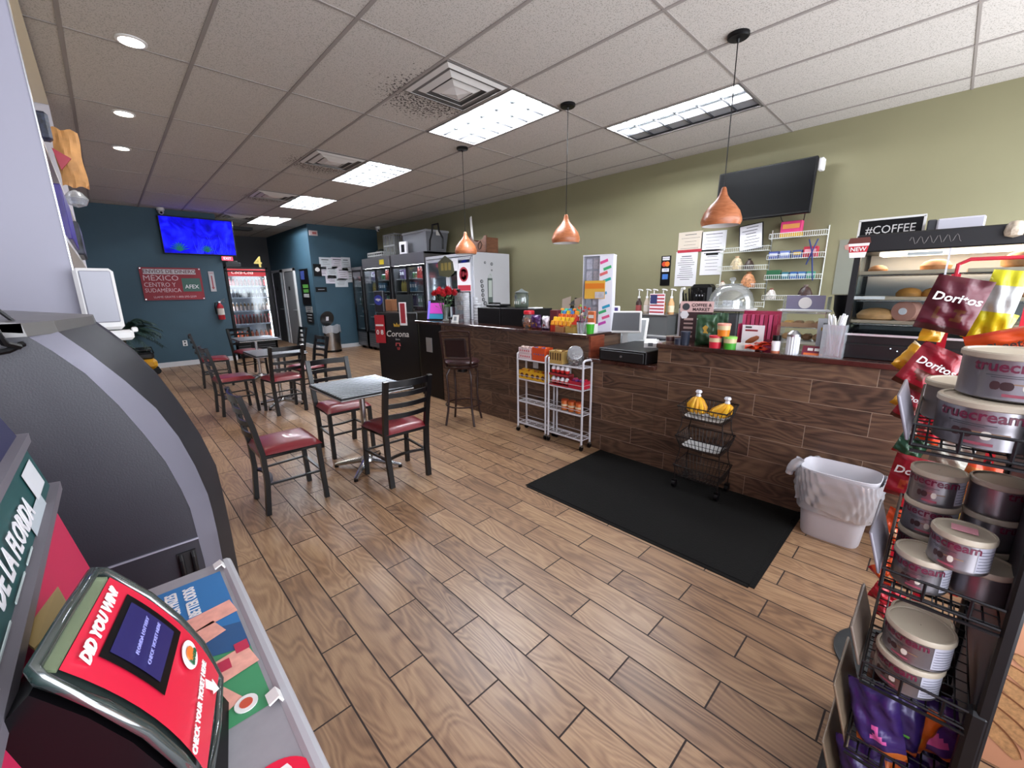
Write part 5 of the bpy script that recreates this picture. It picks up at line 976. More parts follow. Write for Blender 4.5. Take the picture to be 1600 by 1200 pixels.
b.build('wire_stand', m_black, dm); MB().box((-.03, 0, .12), (.16, .2, .2), bev=.01).build('grey_core', M('#6a6e72', .4), dm)
tag(MB().box((0, 0, .025), (.006, .12, .05)).build('white_card', m_white, loc=(3.16, .935, ZR), smooth=False), 'small blank white card between the green tub and the orange packets', 'card')
hc_ = thing('chocolate_display', 'pink and clear display of sachets with a white card showing a brown loaf', 'display', (3.36, .92, ZR), -math.radians(86)); MB().box((0, 0, .01), (.24, .12, .02)).box((0, .06, .13), (.24, .008, .26)).box((-.12, 0, .09), (.006, .12, .16)).box((.12, 0, .09), (.006, .12, .16)).build('holder', clear('pink_acrylic', 'ffb8d0', .2, .45, 'b82a5c'), hc_, smooth=False)
for k in range(8): MB().box((-.1+.028*k, .02, .15), (.022, .05, .17)).build('sachet', M('#9a2a4a' if k % 2 else '#b84a70', .4), hc_, smooth=False)
MB().box((-.02, -.068, .09), (.14, .006, .15)).build('white_card', m_paper, hc_, smooth=False); MB().lathe([(.001, -.05), (.014, -.04), (.02, 0), (.014, .04), (.001, .05)], seg=10, sy=.3).build('loaf_picture', M('#8a4a24', .6), hc_).matrix_local = Matrix.Translation((-.02, -.072, .06)) @ Matrix.Rotation(1.0, 4, 'Y')
for k, (z, ww) in enumerate(((.15, .04), (.128, .08))): MB().box((-.05+.02*k, -.073, z), (ww, .002, .012)).build('card_line', M('#8a2a34' if k else '#3a3a3c', .5), hc_, smooth=False)
b = MB()
for k in range(7):
    a = k*.9; b.T = Matrix.Translation((.02*math.cos(a), .035*math.sin(a), .012+.008*k)) @ Matrix.Rotation(a, 4, 'Z') @ Matrix.Rotation(.25*math.sin(k*2), 4, 'X'); b.grid(lambda u, v: ((u-.5)*.085, (v-.5)*.1, .008*math.sin(8*u+k)*math.sin(7*v)), 5, 5)
tag(b.build('snack_packets', M('#d8451c', .35)), 'heap of crumpled orange packets at the front edge of the right-hand counter', 'packets', kind='stuff').location = (3.17, .86, ZR)
bt = thing('spice_bottle', 'small white-labelled bottle with a black cap beside the orange packets', 'bottle', (3.17, .755, ZR)); MB().lathe([(.025, 0), (.026, .07), (.022, .08)], seg=18).build('bottle', m_paper, bt); MB().lathe([(.024, .08), (.024, .115)], seg=18).build('cap', m_black, bt); MB().lathe([(.0265, .0), (.0265, .014)], seg=18).build('orange_base', M('#b86a4a', .4), bt)
sj = thing('sugar_jar', 'fluted white sugar jar with grey metal top', 'jar', (3.17, .66, ZR)); b = MB()
b.grid(lambda u, v: ((.036+.0015*math.cos(u*2*PI*16))*math.cos(u*2*PI), (.036+.0015*math.cos(u*2*PI*16))*math.sin(u*2*PI), .115*v), 64, 2, closeu=True).lathe([(.034, 0), (.034, .001)], seg=20).build('jar', M('#cdd0d6', .25), sj); MB().lathe([(.038, .115), (.038, .13), (.02, .15), (.012, .155)], seg=20).build('metal_top', m_steel, sj)
ac = thing('tiered_display', 'clear tiered acrylic display with a round white emblem', 'display', (3.5, .68, ZR), -math.radians(88)); b = MB()
for s_ in (-1, 1): b.box((s_*.125, .0, .18), (.006, .14, .36))
for z in (.06, .15, .25): b.box((0, 0, z), (.25, .14, .006))
b.build('acrylic_frame', clear('acrylic2', 'eef2f6', .35, .12), ac, smooth=False); MB().box((0, -.06, .32), (.22, .004, .1)).build('sign_strip', M('#7d7a92', .3), ac, smooth=False); MB().lathe([(.038, 0), (.038, .003)], seg=24).build('round_emblem', m_white, ac).matrix_local = Matrix.Translation((.0, -.064, .32)) @ Matrix.Rotation(PI/2, 4, 'X')
MB().tube([(-.14, -.075, .27), (.14, -.075, .27)], .009).lathe([(.016, 0), (.016, .01)], (-.14, -.075, .265)).lathe([(.016, 0), (.016, .01)], (.14, -.075, .265)).build('front_rail', M('#d8dce0', .15), ac)
for i, z in enumerate((.06, .15)):
    for k in range(4): MB().box((-.09+.06*k, -.0, z+.025), (.052, .09, .04), bev=.01).build('pastry_box', M(('#a8875a', '#c8a05a', '#8a6a4a', '#b89a70')[(i+k) % 4], .5), ac)
MB().box((0, -.073, .17), (.25, .004, .03)).build('shelf_strip', M('#a88a6a', .5), ac, smooth=False)
ca = thing('offer_card', 'small dark red card in an acrylic holder near the straws', 'card', (3.16, .545, ZR), -math.radians(88)); MB().prism([(-.06, 0, 0), (.06, 0, 0), (.06, .03, .06), (-.06, .03, .06)], (0, .003, 0)).build('card', M('#6a1c34', .35), ca, smooth=False); MB().box((0, .02, .003), (.14, .1, .006)).build('holder_base', gl2, ca, smooth=False); [MB().prism([(x_-.014, .0145, .031), (x_+.014, .0145, .031), (x_+.014, .0225, .047), (x_-.014, .0225, .047)], (0, -.002, 0)).build('white_block', m_white, ca, smooth=False) for x_ in (-.018, .018)]
MB().prism([(-.05, -.001, .004), (.05, -.001, .004), (.05, .007, .018), (-.05, .007, .018)], (0, .001, 0)).build('orange_strip', M('#c8602c', .4), ca, smooth=False)
for i, (x, y, rz, c_, lb) in enumerate(((3.33, .52, -1.3, '#b8bcc4', 'pale leaflet leaning behind the dark red card'), (3.27, .49, -1.5, '#4a4d4c', 'dark leaflet with a gold dot behind the dark red card'))):
    b = MB(); b.T = Matrix.Rotation(-.25, 4, 'X'); b.box((0, 0, .12), (.09, .004, .22-.05*i)).m(1).box((0, -.003, .16), (.05, .002, .02)); tag(b.build('leaflet', [M(c_, .5), M('#c09a3a', .4)], loc=(x, y, ZR), rotz=rz, smooth=False), lb, 'leaflet')
sh_ = thing('straw_holder', 'tall clear holder full of white wrapped straws left of the pastry case', 'straws', (3.2, .455, ZR)); b = MB()
for s_ in (-1, 1): b.box((0, s_*.055, .1), (.1, .004, .2)).box((s_*.05, 0, .1), (.004, .11, .2))
b.build('acrylic_box', gl2, sh_, smooth=False)
for k in range(22): MB().tube([(random.uniform(-.03, .03), random.uniform(-.035, .035), .01), (random.uniform(-.045, .045), random.uniform(-.05, .05), random.uniform(.23, .27))], .0045, seg=6).build('straw', M(random.choice(['#e4e4e8', '#cfd0d4', '#d8d8d0']), .4), sh_)
gr = thing('coffee_grinder', 'black coffee grinder partly hidden left of the pastry case', 'grinder', (4.3, .62, .98)); gr.location = (3.62, .47, ZR); MB().lathe([(.05, .0), (.05, .14), (.03, .15), (.045, .2), (.075, .27), (.08, .36), (.082, .37), (.001, .375)], seg=24).build('body', m_black, gr)
# ---------------------------------------------------------------- pastry case
pc = thing('pastry_case', 'black glass-fronted pastry display case on the right-hand counter', 'display case', (3.5, -.1, ZR)); PW_, PH = 1.06, .72
b = MB()
b.box((0, 0, .045), (.56, PW_, .09), bev=.004).box((.0, 0, .115), (.52, PW_-.02, .05))
b.box((.0, 0, PH-.05), (.5, PW_, .1), bev=.006)
for y in (-PW_/2+.015, PW_/2-.015):
    b.prism([(-.27, y-.015, .09), (.26, y-.015, .09), (.25, y-.015, PH-.08), (.2, y-.015, PH-.08), (.2, y-.015, .16), (-.2, y-.015, .16), (-.2, y-.015, PH-.08), (-.24, y-.015, PH-.08)], (0, .03, 0))
b.build('case_frame', M('#08080a', .35), pc)
for y in (-PW_/2+.015, PW_/2-.015): MB().box((0, y, .38), (.4, .006, .5)).build('side_glass', clear('case_glass', 'e8f0f2', .2, .04), pc, smooth=False)
f = MB(); f.prism([(-.27, -PW_/2+.03, .15), (-.27, PW_/2-.03, .15), (-.237, PW_/2-.03, PH-.1), (-.237, -PW_/2+.03, PH-.1)], (.005, 0, 0)); f.build('front_glass', clear('front_glass', 'f2f6f7', -.1), pc, smooth=False)
MB().prism([(-.273, .13, .15), (-.273, .138, .15), (-.24, .138, PH-.1), (-.24, .13, PH-.1)], (-.004, 0, 0)).box((-.27, 0, .145), (.02, PW_-.04, .012)).build('chrome_trim', M('#d0d2d6', .25, .6), pc, smooth=False)
MB().box((.22, 0, .38), (.01, PW_-.04, .48)).build('back_panel', M('#9a9c9e', .5), pc, smooth=False)
MB().box((-.0, 0, PH-.11), (.2, PW_-.2, .012)).build('light_panel', M('#ffe8cc', .5, emis=9), pc, smooth=False)
MB().tube([(-.252, .3-.006*k_, PH-.05+.02*math.sin(k_*1.1)) for k_ in range(34)], .0018, seg=4).build('script_line', M('#5a5554', .5), pc)
for i in range(9): MB().cyl((-.283, .15+.03*i-.1, .05+.012*((i*7) % 3)), (-.286, .15+.03*i-.1, .05+.012*((i*7) % 3)), .004, seg=6).build('tiny_light', M('#b8c4d0', .4, emis=.5), pc)
for k, z in enumerate((.2, .34, .49)):
    b = MB()
    for s_ in (-.19, .16): b.tube([(s_, -PW_/2+.04, z), (s_, PW_/2-.04, z)], .004, seg=5)
    for j in range(34): b.tube([(-.19, -PW_/2+.05+.029*j, z), (.16, -PW_/2+.05+.029*j, z)], .002, seg=4)
    b.build('wire_shelf', m_chrome, pc)
def tray(y, z, lb):
    t = tag(MB().box((0, 0, .004), (.3, .42, .006)).box((-.15, 0, .012), (.006, .42, .018)).box((.15, 0, .012), (.006, .42, .018)).box((0, -.21, .012), (.3, .006, .018)).box((0, .21, .012), (.3, .006, .018)).build('baking_tray', M('#b8a890', .35, .5), loc=(3.5, y, ZR+z+.004), smooth=False), lb, 'tray')
lv = {.2: 'bottom', .34: 'middle', .49: 'top'}
bun = None; spots = []
for z in lv:
    for y, sd in ((.2, 'left'), (-.26, 'right')): tray(y, z, 'metal tray on the %s shelf of the pastry case, %s half' % (lv[z], sd))
def pastry(kind, loc, lb, s=1.0, col='#a8703c', grp=None):
    b = MB(); b.lathe([(.03*s, 0), (.05*s, .012*s), (.052*s, .028*s), (.04*s, .045*s), (.02*s, .054*s), (.001, .056*s)], seg=18, sy=1.25 if kind == 'loaf' else 1); return tag(b.build('bread_roll' if kind != 'loaf' else 'bread_loaf', M(col, .6, noise=.25, nscale=25), loc=loc), lb, 'pastry', grp)
for z, y, s, c_ in ((.49, .33, .9, '#9a6a44'), (.49, .08, 1.3, '#a8744a'), (.49, -.28, 1.9, '#b0845a'), (.34, .17, 1.15, '#b07838'), (.34, .06, 1.15, '#b8823c'), (.34, -.04, 1.1, '#b07838'), (.34, -.25, 1.2, '#a87040'), (.2, .3, 1.5, '#b88a5a'), (.2, -.1, 1.2, '#a8744a')):
    pastry('loaf' if s > 1.3 else 'roll', (3.45, y, ZR+z+.012), 'golden %s on the %s shelf of the pastry case, %s' % ('loaf' if s > 1.3 else 'bun', lv[z], {.33: 'far left', .08: 'left of centre', -.28: 'right half', .17: 'first of three', .06: 'middle of three', -.04: 'last of three', -.25: 'right half', .3: 'at left', -.1: 'right half'}[y]), s, c_, 'buns in the pastry case')
tag(MB().lathe([(.001, -.045), (.06, -.042), (.065, 0), (.06, .042), (.001, .045)], seg=24).m(1).lathe([(.02, -.046), (.02, -.05)], seg=12).build('wrapped_ham', [M('#c08a7a', .4), m_paper], loc=(3.42, .16, ZR+.28), smooth=True), 'large round pink wrapped piece on the bottom shelf of the pastry case', 'ham')
bpy.data.objects['wrapped_ham'].rotation_euler = (PI/2, 0, PI/2-.4)
for z, y, lb in ((.36, .33, 'white price strip on the middle shelf of the pastry case'), (.6, .13, 'white price strip high behind the pastry case glass')): tag(MB().box((0, 0, 0), (.004, .14, .018)).build('price_strip', m_white, loc=(3.27, y, ZR+z), smooth=False), lb, 'price strip')
# cup-shaped sign
cs = thing('cup_sign', 'cup-shaped NEW sign fixed on the left corner of the pastry case', 'sign', (3.235, .415, 1.705), -PI/2); MB().prism([(-.035, 0, -.05), (.035, 0, -.05), (.048, 0, .03), (-.048, 0, .03)], (0, .004, 0)).build('cup', m_paper, cs, smooth=False); MB().prism([(-.054, -.001, .03), (.054, -.001, .03), (.045, -.001, .062), (-.045, -.001, .062)], (0, .004, 0)).build('lid', M('#5a2c24', .4), cs, smooth=False); MB().prism([(-.041, -.001, -.02), (.041, -.001, -.02), (.046, -.001, .015), (-.046, -.001, .015)], (0, .001, 0)).build('red_band', M('#b82430', .4), cs, smooth=False); text('lettering', 'NEW', .032, m_white, cs, (0, -.004, -.004), FY, bold=.0006)
cf = thing('letter_board', 'black board lettered #COFFEE in a white frame on the pastry case', 'sign', (3.69, .33, ZR+PH), -PI/2); MB().box((0, 0, .06), (.3, .012, .12)).build('board', m_black, cf, smooth=False)
b = MB()
for s_ in (-1, 1): b.box((s_*.155, 0, .06), (.012, .02, .13))
b.box((0, 0, .127), (.32, .02, .012)); b.build('frame', M('#e0dfdc', .4), cf, smooth=False); text('lettering', '#COFFEE', .07, m_white, cf, (0, -.008, .06), FY, sx=.85)
tag(MB().box((0, 0, .04), (.2, .19, .08), bev=.008).m(1).box((-.0, .115, .04), (.18, .04, .08), bev=.006).build('label_printer', [M('#c4c2cc', .4), m_dgrey], loc=(3.62, .02, ZR+PH)), 'pale grey printer with dark side on top of the pastry case', 'printer')
tag(MB().lathe([(.001, 0), (.03, .01), (.035, .03), (.03, .06), (.02, .075), (.001, .08)], seg=9).build('crumpled_wrap', M('#a89a88', .4, noise=.4, nscale=60), loc=(3.215, -.17, ZR+PH-.07)), 'crumpled clear wrap hanging at the right of the pastry case top', 'plastic wrap')
# ================================================================ on the green wall
XW = 5.68
t = thing('television', 'black switched-off television tilted down on the green wall', 'television', (5.45, 1.62, 2.51), -PI/2)
b = MB(); b.T = Matrix.Rotation(math.radians(-4), 4, 'X'); b.box((0, 0, 0), (.96, .05, .55), bev=.008).build('casing', m_black, t)
b = MB(); b.T = Matrix.Rotation(math.radians(-4), 4, 'X'); m_off = M('#030304', .5).copy(); m_off.node_tree.nodes['Principled BSDF'].inputs['Specular IOR Level'].default_value = .12; b.box((0, -.027, .005), (.93, .003, .51)).build('screen', m_off, t, smooth=False)
MB().box((.0, .12, 0), (.3, .18, .2)).build('wall_bracket', m_blk2, t); MB().box((.5, .08, .2), (.05, .1, .12), bev=.01).build('white_adapter', m_white, t)
tag(MB().tube([onx(1219, 335, 5.5), onx(1222, 345, 5.6), onx(1232, 356, 5.66), onx(1243, 353, 5.66), onx(1256, 343, 5.62), onx(1258, 333, 5.5)], .005, seg=6).build('power_cable', M('#2a2622', .5)), 'loop of thin dark cable hanging under the black television', 'cable')
def sheet(px0, py0, px1, py1, label, cat='paper notice', col='#dcdadc', lines=6, extra=None, name='paper_notice'):
    a = onx(px0, py0, XW-.01); c = onx(px1, py1, XW-.01); w_, h_ = abs(a.y-c.y), abs(a.z-c.z)
    t = thing(name, label, cat, (XW-.006, (a.y+c.y)/2, (a.z+c.z)/2), -PI/2); MB().box((0, 0, 0), (w_, .004, h_)).build('sheet', M(col, .6), t, smooth=False)
    for k in range(lines): MB().box((random.uniform(-.02, .02)*w_, -.0035, h_*(.36-.66*k/max(1, lines-1))), (w_*random.uniform(.45, .8), .001, h_*.014+(.004 if k == 0 else 0))).build('text_line', m_ink, t, smooth=False)
    if extra: extra(t, w_, h_)
    return t
sheet(1061, 364, 1096, 393, 'cream notice with a red bottom band on the green wall', col='#cbbfae', lines=5, extra=lambda t, w, h: MB().box((0, -.004, -h*.43), (w, .002, h*.14)).build('red_band', M('#a81f30', .5), t, smooth=False))
sheet(1097, 363, 1133, 391, 'white notice beside the cream one, upper right of the pair', lines=5)
sheet(1057, 394, 1086, 447, 'tall white price list below the cream notice', lines=12)
sheet(1096, 391, 1127, 429, 'white framed certificate below the upper white notice', lines=6, extra=lambda t, w, h: MB().box((0, -.004, h*.32), (w*.55, .002, h*.08)).build('black_mark', m_black, t, smooth=False))
ps2 = thing('payment_sign', 'narrow black sign with card payment marks on the green wall', 'sign', (XW-.006, 2.8, 1.72), -PI/2); MB().box((0, 0, 0), (.14, .004, .4)).build('board', m_black, ps2, smooth=False)
MB().box((0, -.003, .165), (.1, .002, .045)).build('card_mark', m_paper, ps2, smooth=False); MB().box((0, -.003, .01), (.1, .002, .045)).build('card_mark', m_paper, ps2, smooth=False); MB().box((0, -.003, -.08), (.08, .002, .07)).build('card_mark', M('#3a6ab0', .5), ps2, smooth=False)
text('lettering', 'DISCOVER', .022, m_black, ps2, (0, -.006, .165), FY); text('lettering', 'VISA', .035, M('#2a3a8a', .5), ps2, (0, -.006, .01), FY)
for x, c_ in ((-.022, '#c03a1c'), (.022, '#d8701c')): MB().cyl((x, -.002-.002*(x > 0), .09), (x, -.005-.002*(x > 0), .09), .034, seg=22).build('card_circle', M(c_, .5), ps2)
td = thing('towel_dispenser', 'black paper towel dispenser on the green wall above the cake dome', 'dispenser', (XW-.11, 2.22, 1.37), -PI/2); MB().box((0, 0, 0), (.27, .21, .32), bev=.04).build('housing', m_black, td); MB().box((0, -.105, .02), (.09, .006, .02)).build('logo_plate', M('#8a8a90', .4), td); MB().box((0, -.08, -.15), (.2, .1, .03)).build('outlet_lip', m_blk2, td)
# white wire racks
m_wire = M('#d6d8d2', .4)
def wirerack(label, y0, y1, ztop, zbot, nsh):
    t = thing('wire_rack', label, 'wire rack', (XW-.08, (y0+y1)/2, 0)); w_ = abs(y1-y0)
    for s_ in (-1, 1): MB().tube([(.07, s_*w_/2, zbot-.02), (.07, s_*w_/2, ztop+.1)], .006).build('upright', m_wire, t)
    zs = [zbot+(ztop-zbot)*k/(nsh-1) for k in range(nsh)]
    for z in zs:
        b = MB(); 
        for hh in (0, .05): b.tube([(.07, -w_/2, z+hh), (-.04, -w_/2, z+hh), (-.04, w_/2, z+hh), (.07, w_/2, z+hh)], .0035, seg=5)
        n_ = int(w_/.02)
        for k in range(n_+1): y = -w_/2+w_*k/n_; b.tube([(.07, y, z), (-.04, y, z), (-.04, y, z+.05)], .0018, seg=4)
        b.build('wire_shelf', m_wire, t)
    return zs
z1 = wirerack('left white wire rack on the green wall, holding the clipboard', 1.53, 2.06, 1.90, 1.26, 4)
z2 = wirerack('right white wire rack on the green wall, topped by the pink and yellow box', 1.0, 1.53, 2.02, 1.34, 4)
cb = thing('clipboard', 'white menu sheet on a black clipboard leaning on the left wire rack', 'clipboard', (XW-.09, 1.73, 2.06), -PI/2); R = Matrix.Rotation(-.12, 4, 'Y') @ Matrix.Rotation(-.12, 4, 'X')
for nm, d_, y_, mt_ in (('board', (.26, .008, .3), 0, m_black), ('sheet', (.235, .004, .28), -.006, m_paper)): b = MB(); b.T = R; b.box((0, y_, 0), d_, bev=.003).build(nm, mt_, cb)
for k in range(7): b = MB(); b.T = R; b.box((random.uniform(-.02, .02), -.009, .11-.035*k), (random.uniform(.1, .19), .001, .007)).build('text_line', m_ink, cb, smooth=False)
def on_rack(name, lb, cat, x, y, z, d_, col, rz=0, col2=None):
    b = MB().box((0, 0, d_[2]/2), d_, bev=.004)
    if col2: b.m(1).box((-d_[0]/2-.001, 0, d_[2]*.55), (.002, d_[1]*.8, d_[2]*.4))
    return tag(b.build(name, [M(col, .5), M(col2 or col, .5)], loc=(XW-.08+x, y, z+.006), rotz=rz), lb, cat)
on_rack('sweet_box', 'pink box standing on the yellow box of the right wire rack', 'box', .01, 1.33, z2[3]+.045, (.08, .2, .12), '#c8306a', 0, '#d8904a'); on_rack('sweet_box', 'yellow box on the top shelf of the right wire rack', 'box', .01, 1.33, z2[3], (.08, .21, .045), '#c8a020')
for i, (y, w_, c_, c2_, lb) in enumerate(((1.47, .1, '#3a4a8a', '#b8bcd0', 'blue and white box far left'), (1.36, .1, '#5a6aa0', '#c8ccd8', 'pale blue box second from left'), (1.24, .09, '#3a4a80', '#c8a83a', 'blue and yellow box in the middle'), (1.12, .13, '#b02038', '#d8a0a8', 'red box at right'))): on_rack('tea_box', lb+' on the second-highest shelf of the right wire rack', 'box', .01, y, z2[2], (.07, w_, .08 if i < 3 else .11), c_, 0, c2_)
for i, (y, w_, c_, lb) in enumerate(((1.45, .14, '#1f5a38', 'large dark green box'), (1.33, .07, '#2a6a7a', 'teal box next to the dark green one'), (1.25, .07, '#2a5a9a', 'blue box in the middle'), (1.17, .07, '#3a6aa0', 'second blue box'), (1.09, .07, '#3a8a70', 'pale green box at right'))): on_rack('tea_box', lb+' on the right wire rack, third shelf', 'box', .01, y, z2[1], (.07, w_, .1 if i == 0 else .075), c_, 0, '#9ab8c0' if i else None)
def wbag(lb, y, z, col, s=.1, c2='#b89878'):
    b = MB(); b.lathe([(.001, 0), (.5*s, .05*s), (.55*s, .5*s), (.35*s, .95*s), (.15*s, 1.1*s), (.2*s, 1.25*s), (.001, 1.25*s)], seg=9, sx=.6, mats=[0, 0, 0, 0, 1, 1]); tag(b.build('snack_bag', [M(col, .4, noise=.5, nscale=50), M(c2, .4)], loc=(XW-.085, y, z+.004)), lb, 'bag')
wbag('striped bag left of centre on the second shelf of the left wire rack', 1.86, z1[2], '#b0a080', .13); wbag('dark brown bag on the second shelf of the left wire rack', 1.72, z1[2], '#3a2a22', .1, '#1f1a18')
wbag('orange brown bag on the third shelf of the left wire rack', 1.71, z1[1], '#b07850', .15, '#8a5a3a'); wbag('small bag with red tie at the far left of the left wire rack', 2.0, z1[1], '#c8b8a8', .07, '#a04030')
wbag('white and red bag on the lowest shelf of the right wire rack', 1.45, z2[0], '#c8c0b8', .1, '#8a4a44'); wbag('dark bag on the lowest shelf of the right wire rack', 1.12, z2[0], '#3a2622', .13, '#7a6a62')
for k in range(4): on_rack('white_pot', 'one of the small white pots on the lowest shelf of the left wire rack', 'pot', 0, 1.95-.06*k, z1[0], (.05, .045, .06), '#c8c8d0', 0, '#7a7c84')['group'] = 'small white pots on the wire rack'
tag(MB().tube([(XW-.13, 1.14, 1.98), (XW-.13, 1.1, 1.85), (XW-.12, 1.06, 1.55)], .007).tube([(XW-.13, 1.06, 1.98), (XW-.13, 1.1, 1.85), (XW-.12, 1.14, 1.72)], .007).build('blue_tongs', M('#25356a', .4)), 'dark blue tongs hooked on the right wire rack', 'tongs')
wf = thing('wall_panel', 'grey-green reflective panel on the wall left of the pastry case', 'panel', (XW-.006, .78, 1.68), -PI/2); MB().box((0, 0, 0), (.22, .005, .56)).build('panel', M('#87897c', .2, .2), wf, smooth=False); MB().lathe([(.001, -.04), (.06, -.02), (.07, .02), (.001, .04)], (0, -.004, .2), seg=9, sy=.08).build('pink_mark', M('#b88a80', .5), wf)
# ================================================================ floor things by the counter
# bar stool
m_st = M('#2a1513', .35, .2)
bs = thing('bar_stool', 'dark brown metal bar stool with round padded seat at the counter', 'bar stool', (2.77, 3.7, 0), math.radians(36)); bs.scale = (1, 1, .935)
# local: backrest at -X side, seat centre at the origin
MB().lathe([(.16, .735), (.19, .745), (.2, .765), (.185, .785), (.1, .80), (.001, .802)], seg=36).build('seat', M('#2c1618', .3, coat=.2), bs)
MB().lathe([(.185, .70), (.19, .72), (.18, .737)], seg=36).build('seat_ring', m_st, bs); MB().cyl((0, 0, .64), (0, 0, .7), .06).build('swivel', m_black, bs)
for sx_ in (-1, 1):
    for sy_ in (-1, 1): MB().tube([(sx_*.11, sy_*.11, .69), (sx_*.14, sy_*.14, .62), (sx_*.135, sy_*.135, .5), (sx_*.13, sy_*.13, .35), (sx_*.14, sy_*.14, .18), (sx_*.165, sy_*.165, .0)], .013, seg=8).build('leg', m_st, bs)
MB().tube([(.2*math.cos(a), .2*math.sin(a), .24) for a in [k*PI/16 for k in range(32)]], .009, closed=True).build('foot_ring', m_st, bs)
for s_ in (-1, 1): MB().tube([(-.11, s_*.14, .71), (-.17, s_*.15, .78), (-.2, s_*.155, .95), (-.235, s_*.16, 1.14)], .012, seg=8).build('back_post', m_st, bs)
for pts_, r_ in (([(-.235, -.16, 1.14), (-.24, 0, 1.155), (-.235, .16, 1.14)], .012), ([(-.23, -.158, 1.09), (-.23, .158, 1.09)], .008), ([(-.18, -.15, .82), (-.18, .15, .82)], .009)): MB().tube(pts_, r_).build('back_rail', m_st, bs)
b = MB(); b.T = Matrix.Translation((-.205, 0, .955)) @ Matrix.Rotation(math.radians(-11), 4, 'Y'); b.box((0, 0, 0), (.035, .24, .23), bev=.015).build('back_pad', M('#1f0f11', .35), bs)
# white rolling carts
m_cart = M('#c8c6cc', .35)
def cart(label, y0, y1, x0=2.99, x1=3.12, ht=.86, handle=True):
    t = thing('rolling_cart', label, 'cart', ((x0+x1)/2, (y0+y1)/2, 0)); hx, hy = (x1-x0)/2, (y1-y0)/2
    for sx_ in (-1, 1):
        for sy_ in (-1, 1):
            MB().tube([(sx_*hx, sy_*hy, .06), (sx_*hx, sy_*hy, ht-.05)], .01, seg=8).build('post', m_cart, t)
            c = MB().cyl((sx_*hx, sy_*hy-.008, .025), (sx_*hx, sy_*hy+.008, .025), .025, seg=14).m(1).box((sx_*hx, sy_*hy, .05), (.02, .025, .025)); c.build('caster', [m_black, m_steel], t)
    for k, z in enumerate((.1, .34, .58, ht-.07)):
        b = MB(); b.tube([(-hx, -hy, z), (hx, -hy, z), (hx, hy, z), (-hx, hy, z)], .008, closed=True, seg=6)
        if k < 3: b.tube([(-hx, -hy, z+.045), (hx, -hy, z+.045), (hx, hy, z+.045), (-hx, hy, z+.045)], .003, closed=True, seg=5)
        for j in range(1, 4): b.tube([(-hx+2*hx*j/4, -hy, z), (-hx+2*hx*j/4, hy, z)], .0025, seg=4)
        for j in range(1, 4): b.tube([(-hx, -hy+2*hy*j/4, z), (hx, -hy+2*hy*j/4, z)], .0025, seg=4)
        b.build('wire_shelf', m_cart, t)
    for sy_ in (-1, 1): MB().tube([(-hx, sy_*hy, ht-.06), (-hx, sy_*hy, ht-.015), (-hx*.6, sy_*hy, ht), (hx*.6, sy_*hy, ht), (hx, sy_*hy, ht-.015), (hx, sy_*hy, ht-.06)], .01, seg=8).build('handle', m_cart, t)
    MB().box((hx-.004, hy-.14, ht-.13), (.004, .07, .08)).build('price_card', M('#c8c8ca', .5), t, smooth=False)
cart('left white rolling wire cart with yellow bag boxes on its second shelf', 2.64, 3.03); cart('right white rolling wire cart with the tilted clear jar on top', 2.19, 2.60)
# on the carts
def openbox(name, lb, x, y, z, dx, dy, dz, col, items, icol, cat='box'):
    t = thing(name, lb, cat, (x, y, z)); b = MB(); b.box((0, 0, .002), (dx, dy, .004)).box((-dx/2, 0, dz/2), (.003, dy, dz)).box((dx/2, 0, dz/2), (.003, dy, dz)).box((0, -dy/2, dz/2), (dx, .003, dz)).box((0, dy/2, dz/2), (dx, .003, dz)); b.build('carton', M(col[0], .5), t, smooth=False)
    if len(col) > 1:
        for k in range(int(dy/.03)): MB().lathe([(.001, -.010), (.009, 0), (.001, .010)], (-dx/2-.002, -dy/2+.02+.03*k, dz*.5), seg=8, sx=.2).build('printed_mark', M(col[1], .5), t)
    for k in range(items):
        MB().box((random.uniform(-.5, .5)*(dx-.04), -dy/2+dy*(k+.5)/items, dz*.8), (.05, .018, .05), rot=Matrix.Rotation(random.uniform(-.4, .4), 4, 'Z'), bev=.004).build('packet', M(icol[k % len(icol)], .35), t)
    return t
zt_, z3, z2_, = .79+.009, .58+.009, .34+.009
openbox('dotted_box', 'lower pink and white dotted carton at the left of the cart tops', 3.055, 2.93, zt_, .12, .17, .055, ('#dcc8cc', '#c01c34'), 0, []); openbox('dotted_box', 'upper pink and white dotted carton stacked on its twin', 3.055, 2.935, zt_+.058, .12, .165, .055, ('#dcc8cc', '#c01c34'), 4, ['#c8b0a8'])
openbox('sweet_carton', 'tall open orange carton of sweets on the cart top', 3.055, 2.74, zt_, .12, .17, .13, ('#cc4a1c', '#3a5a9a'), 6, ['#c8301c', '#d8701c', '#4a6aa0'])
b = openbox('biscuit_carton', 'tan carton of striped biscuits on top of the right cart', 3.055, 2.52, zt_, .12, .16, .12, ('#b89858',), 6, ['#c8a868', '#8a5a2a', '#c8b080'])
for k in range(5): MB().box((-.063, -.06+.03*k, .07), (.002, .012, .07)).build('stripe', M('#4a2c18', .5), b, smooth=False)
tj = thing('tilted_jar', 'clear round jar lying tilted on top of the right cart', 'jar', (3.055, 2.33, zt_+.085)); T_ = Matrix.Rotation(-.9, 4, 'Y') @ Matrix.Rotation(.5, 4, 'X')
b = MB(); b.T = T_; b.lathe([(.05, -.09), (.078, -.06), (.082, 0), (.07, .05), (.062, .06)], seg=26, capt=False).build('jar', clear('jar2', 'f0f0f0', .35, .10), tj); b = MB(); b.T = T_; b.lathe([(.066, .055), (.07, .06), (.07, .078), (.064, .082)], seg=26).build('lid', clear('lidc', 'eef0f2', .3, .22, 'c8cad0'), tj)
b = MB()
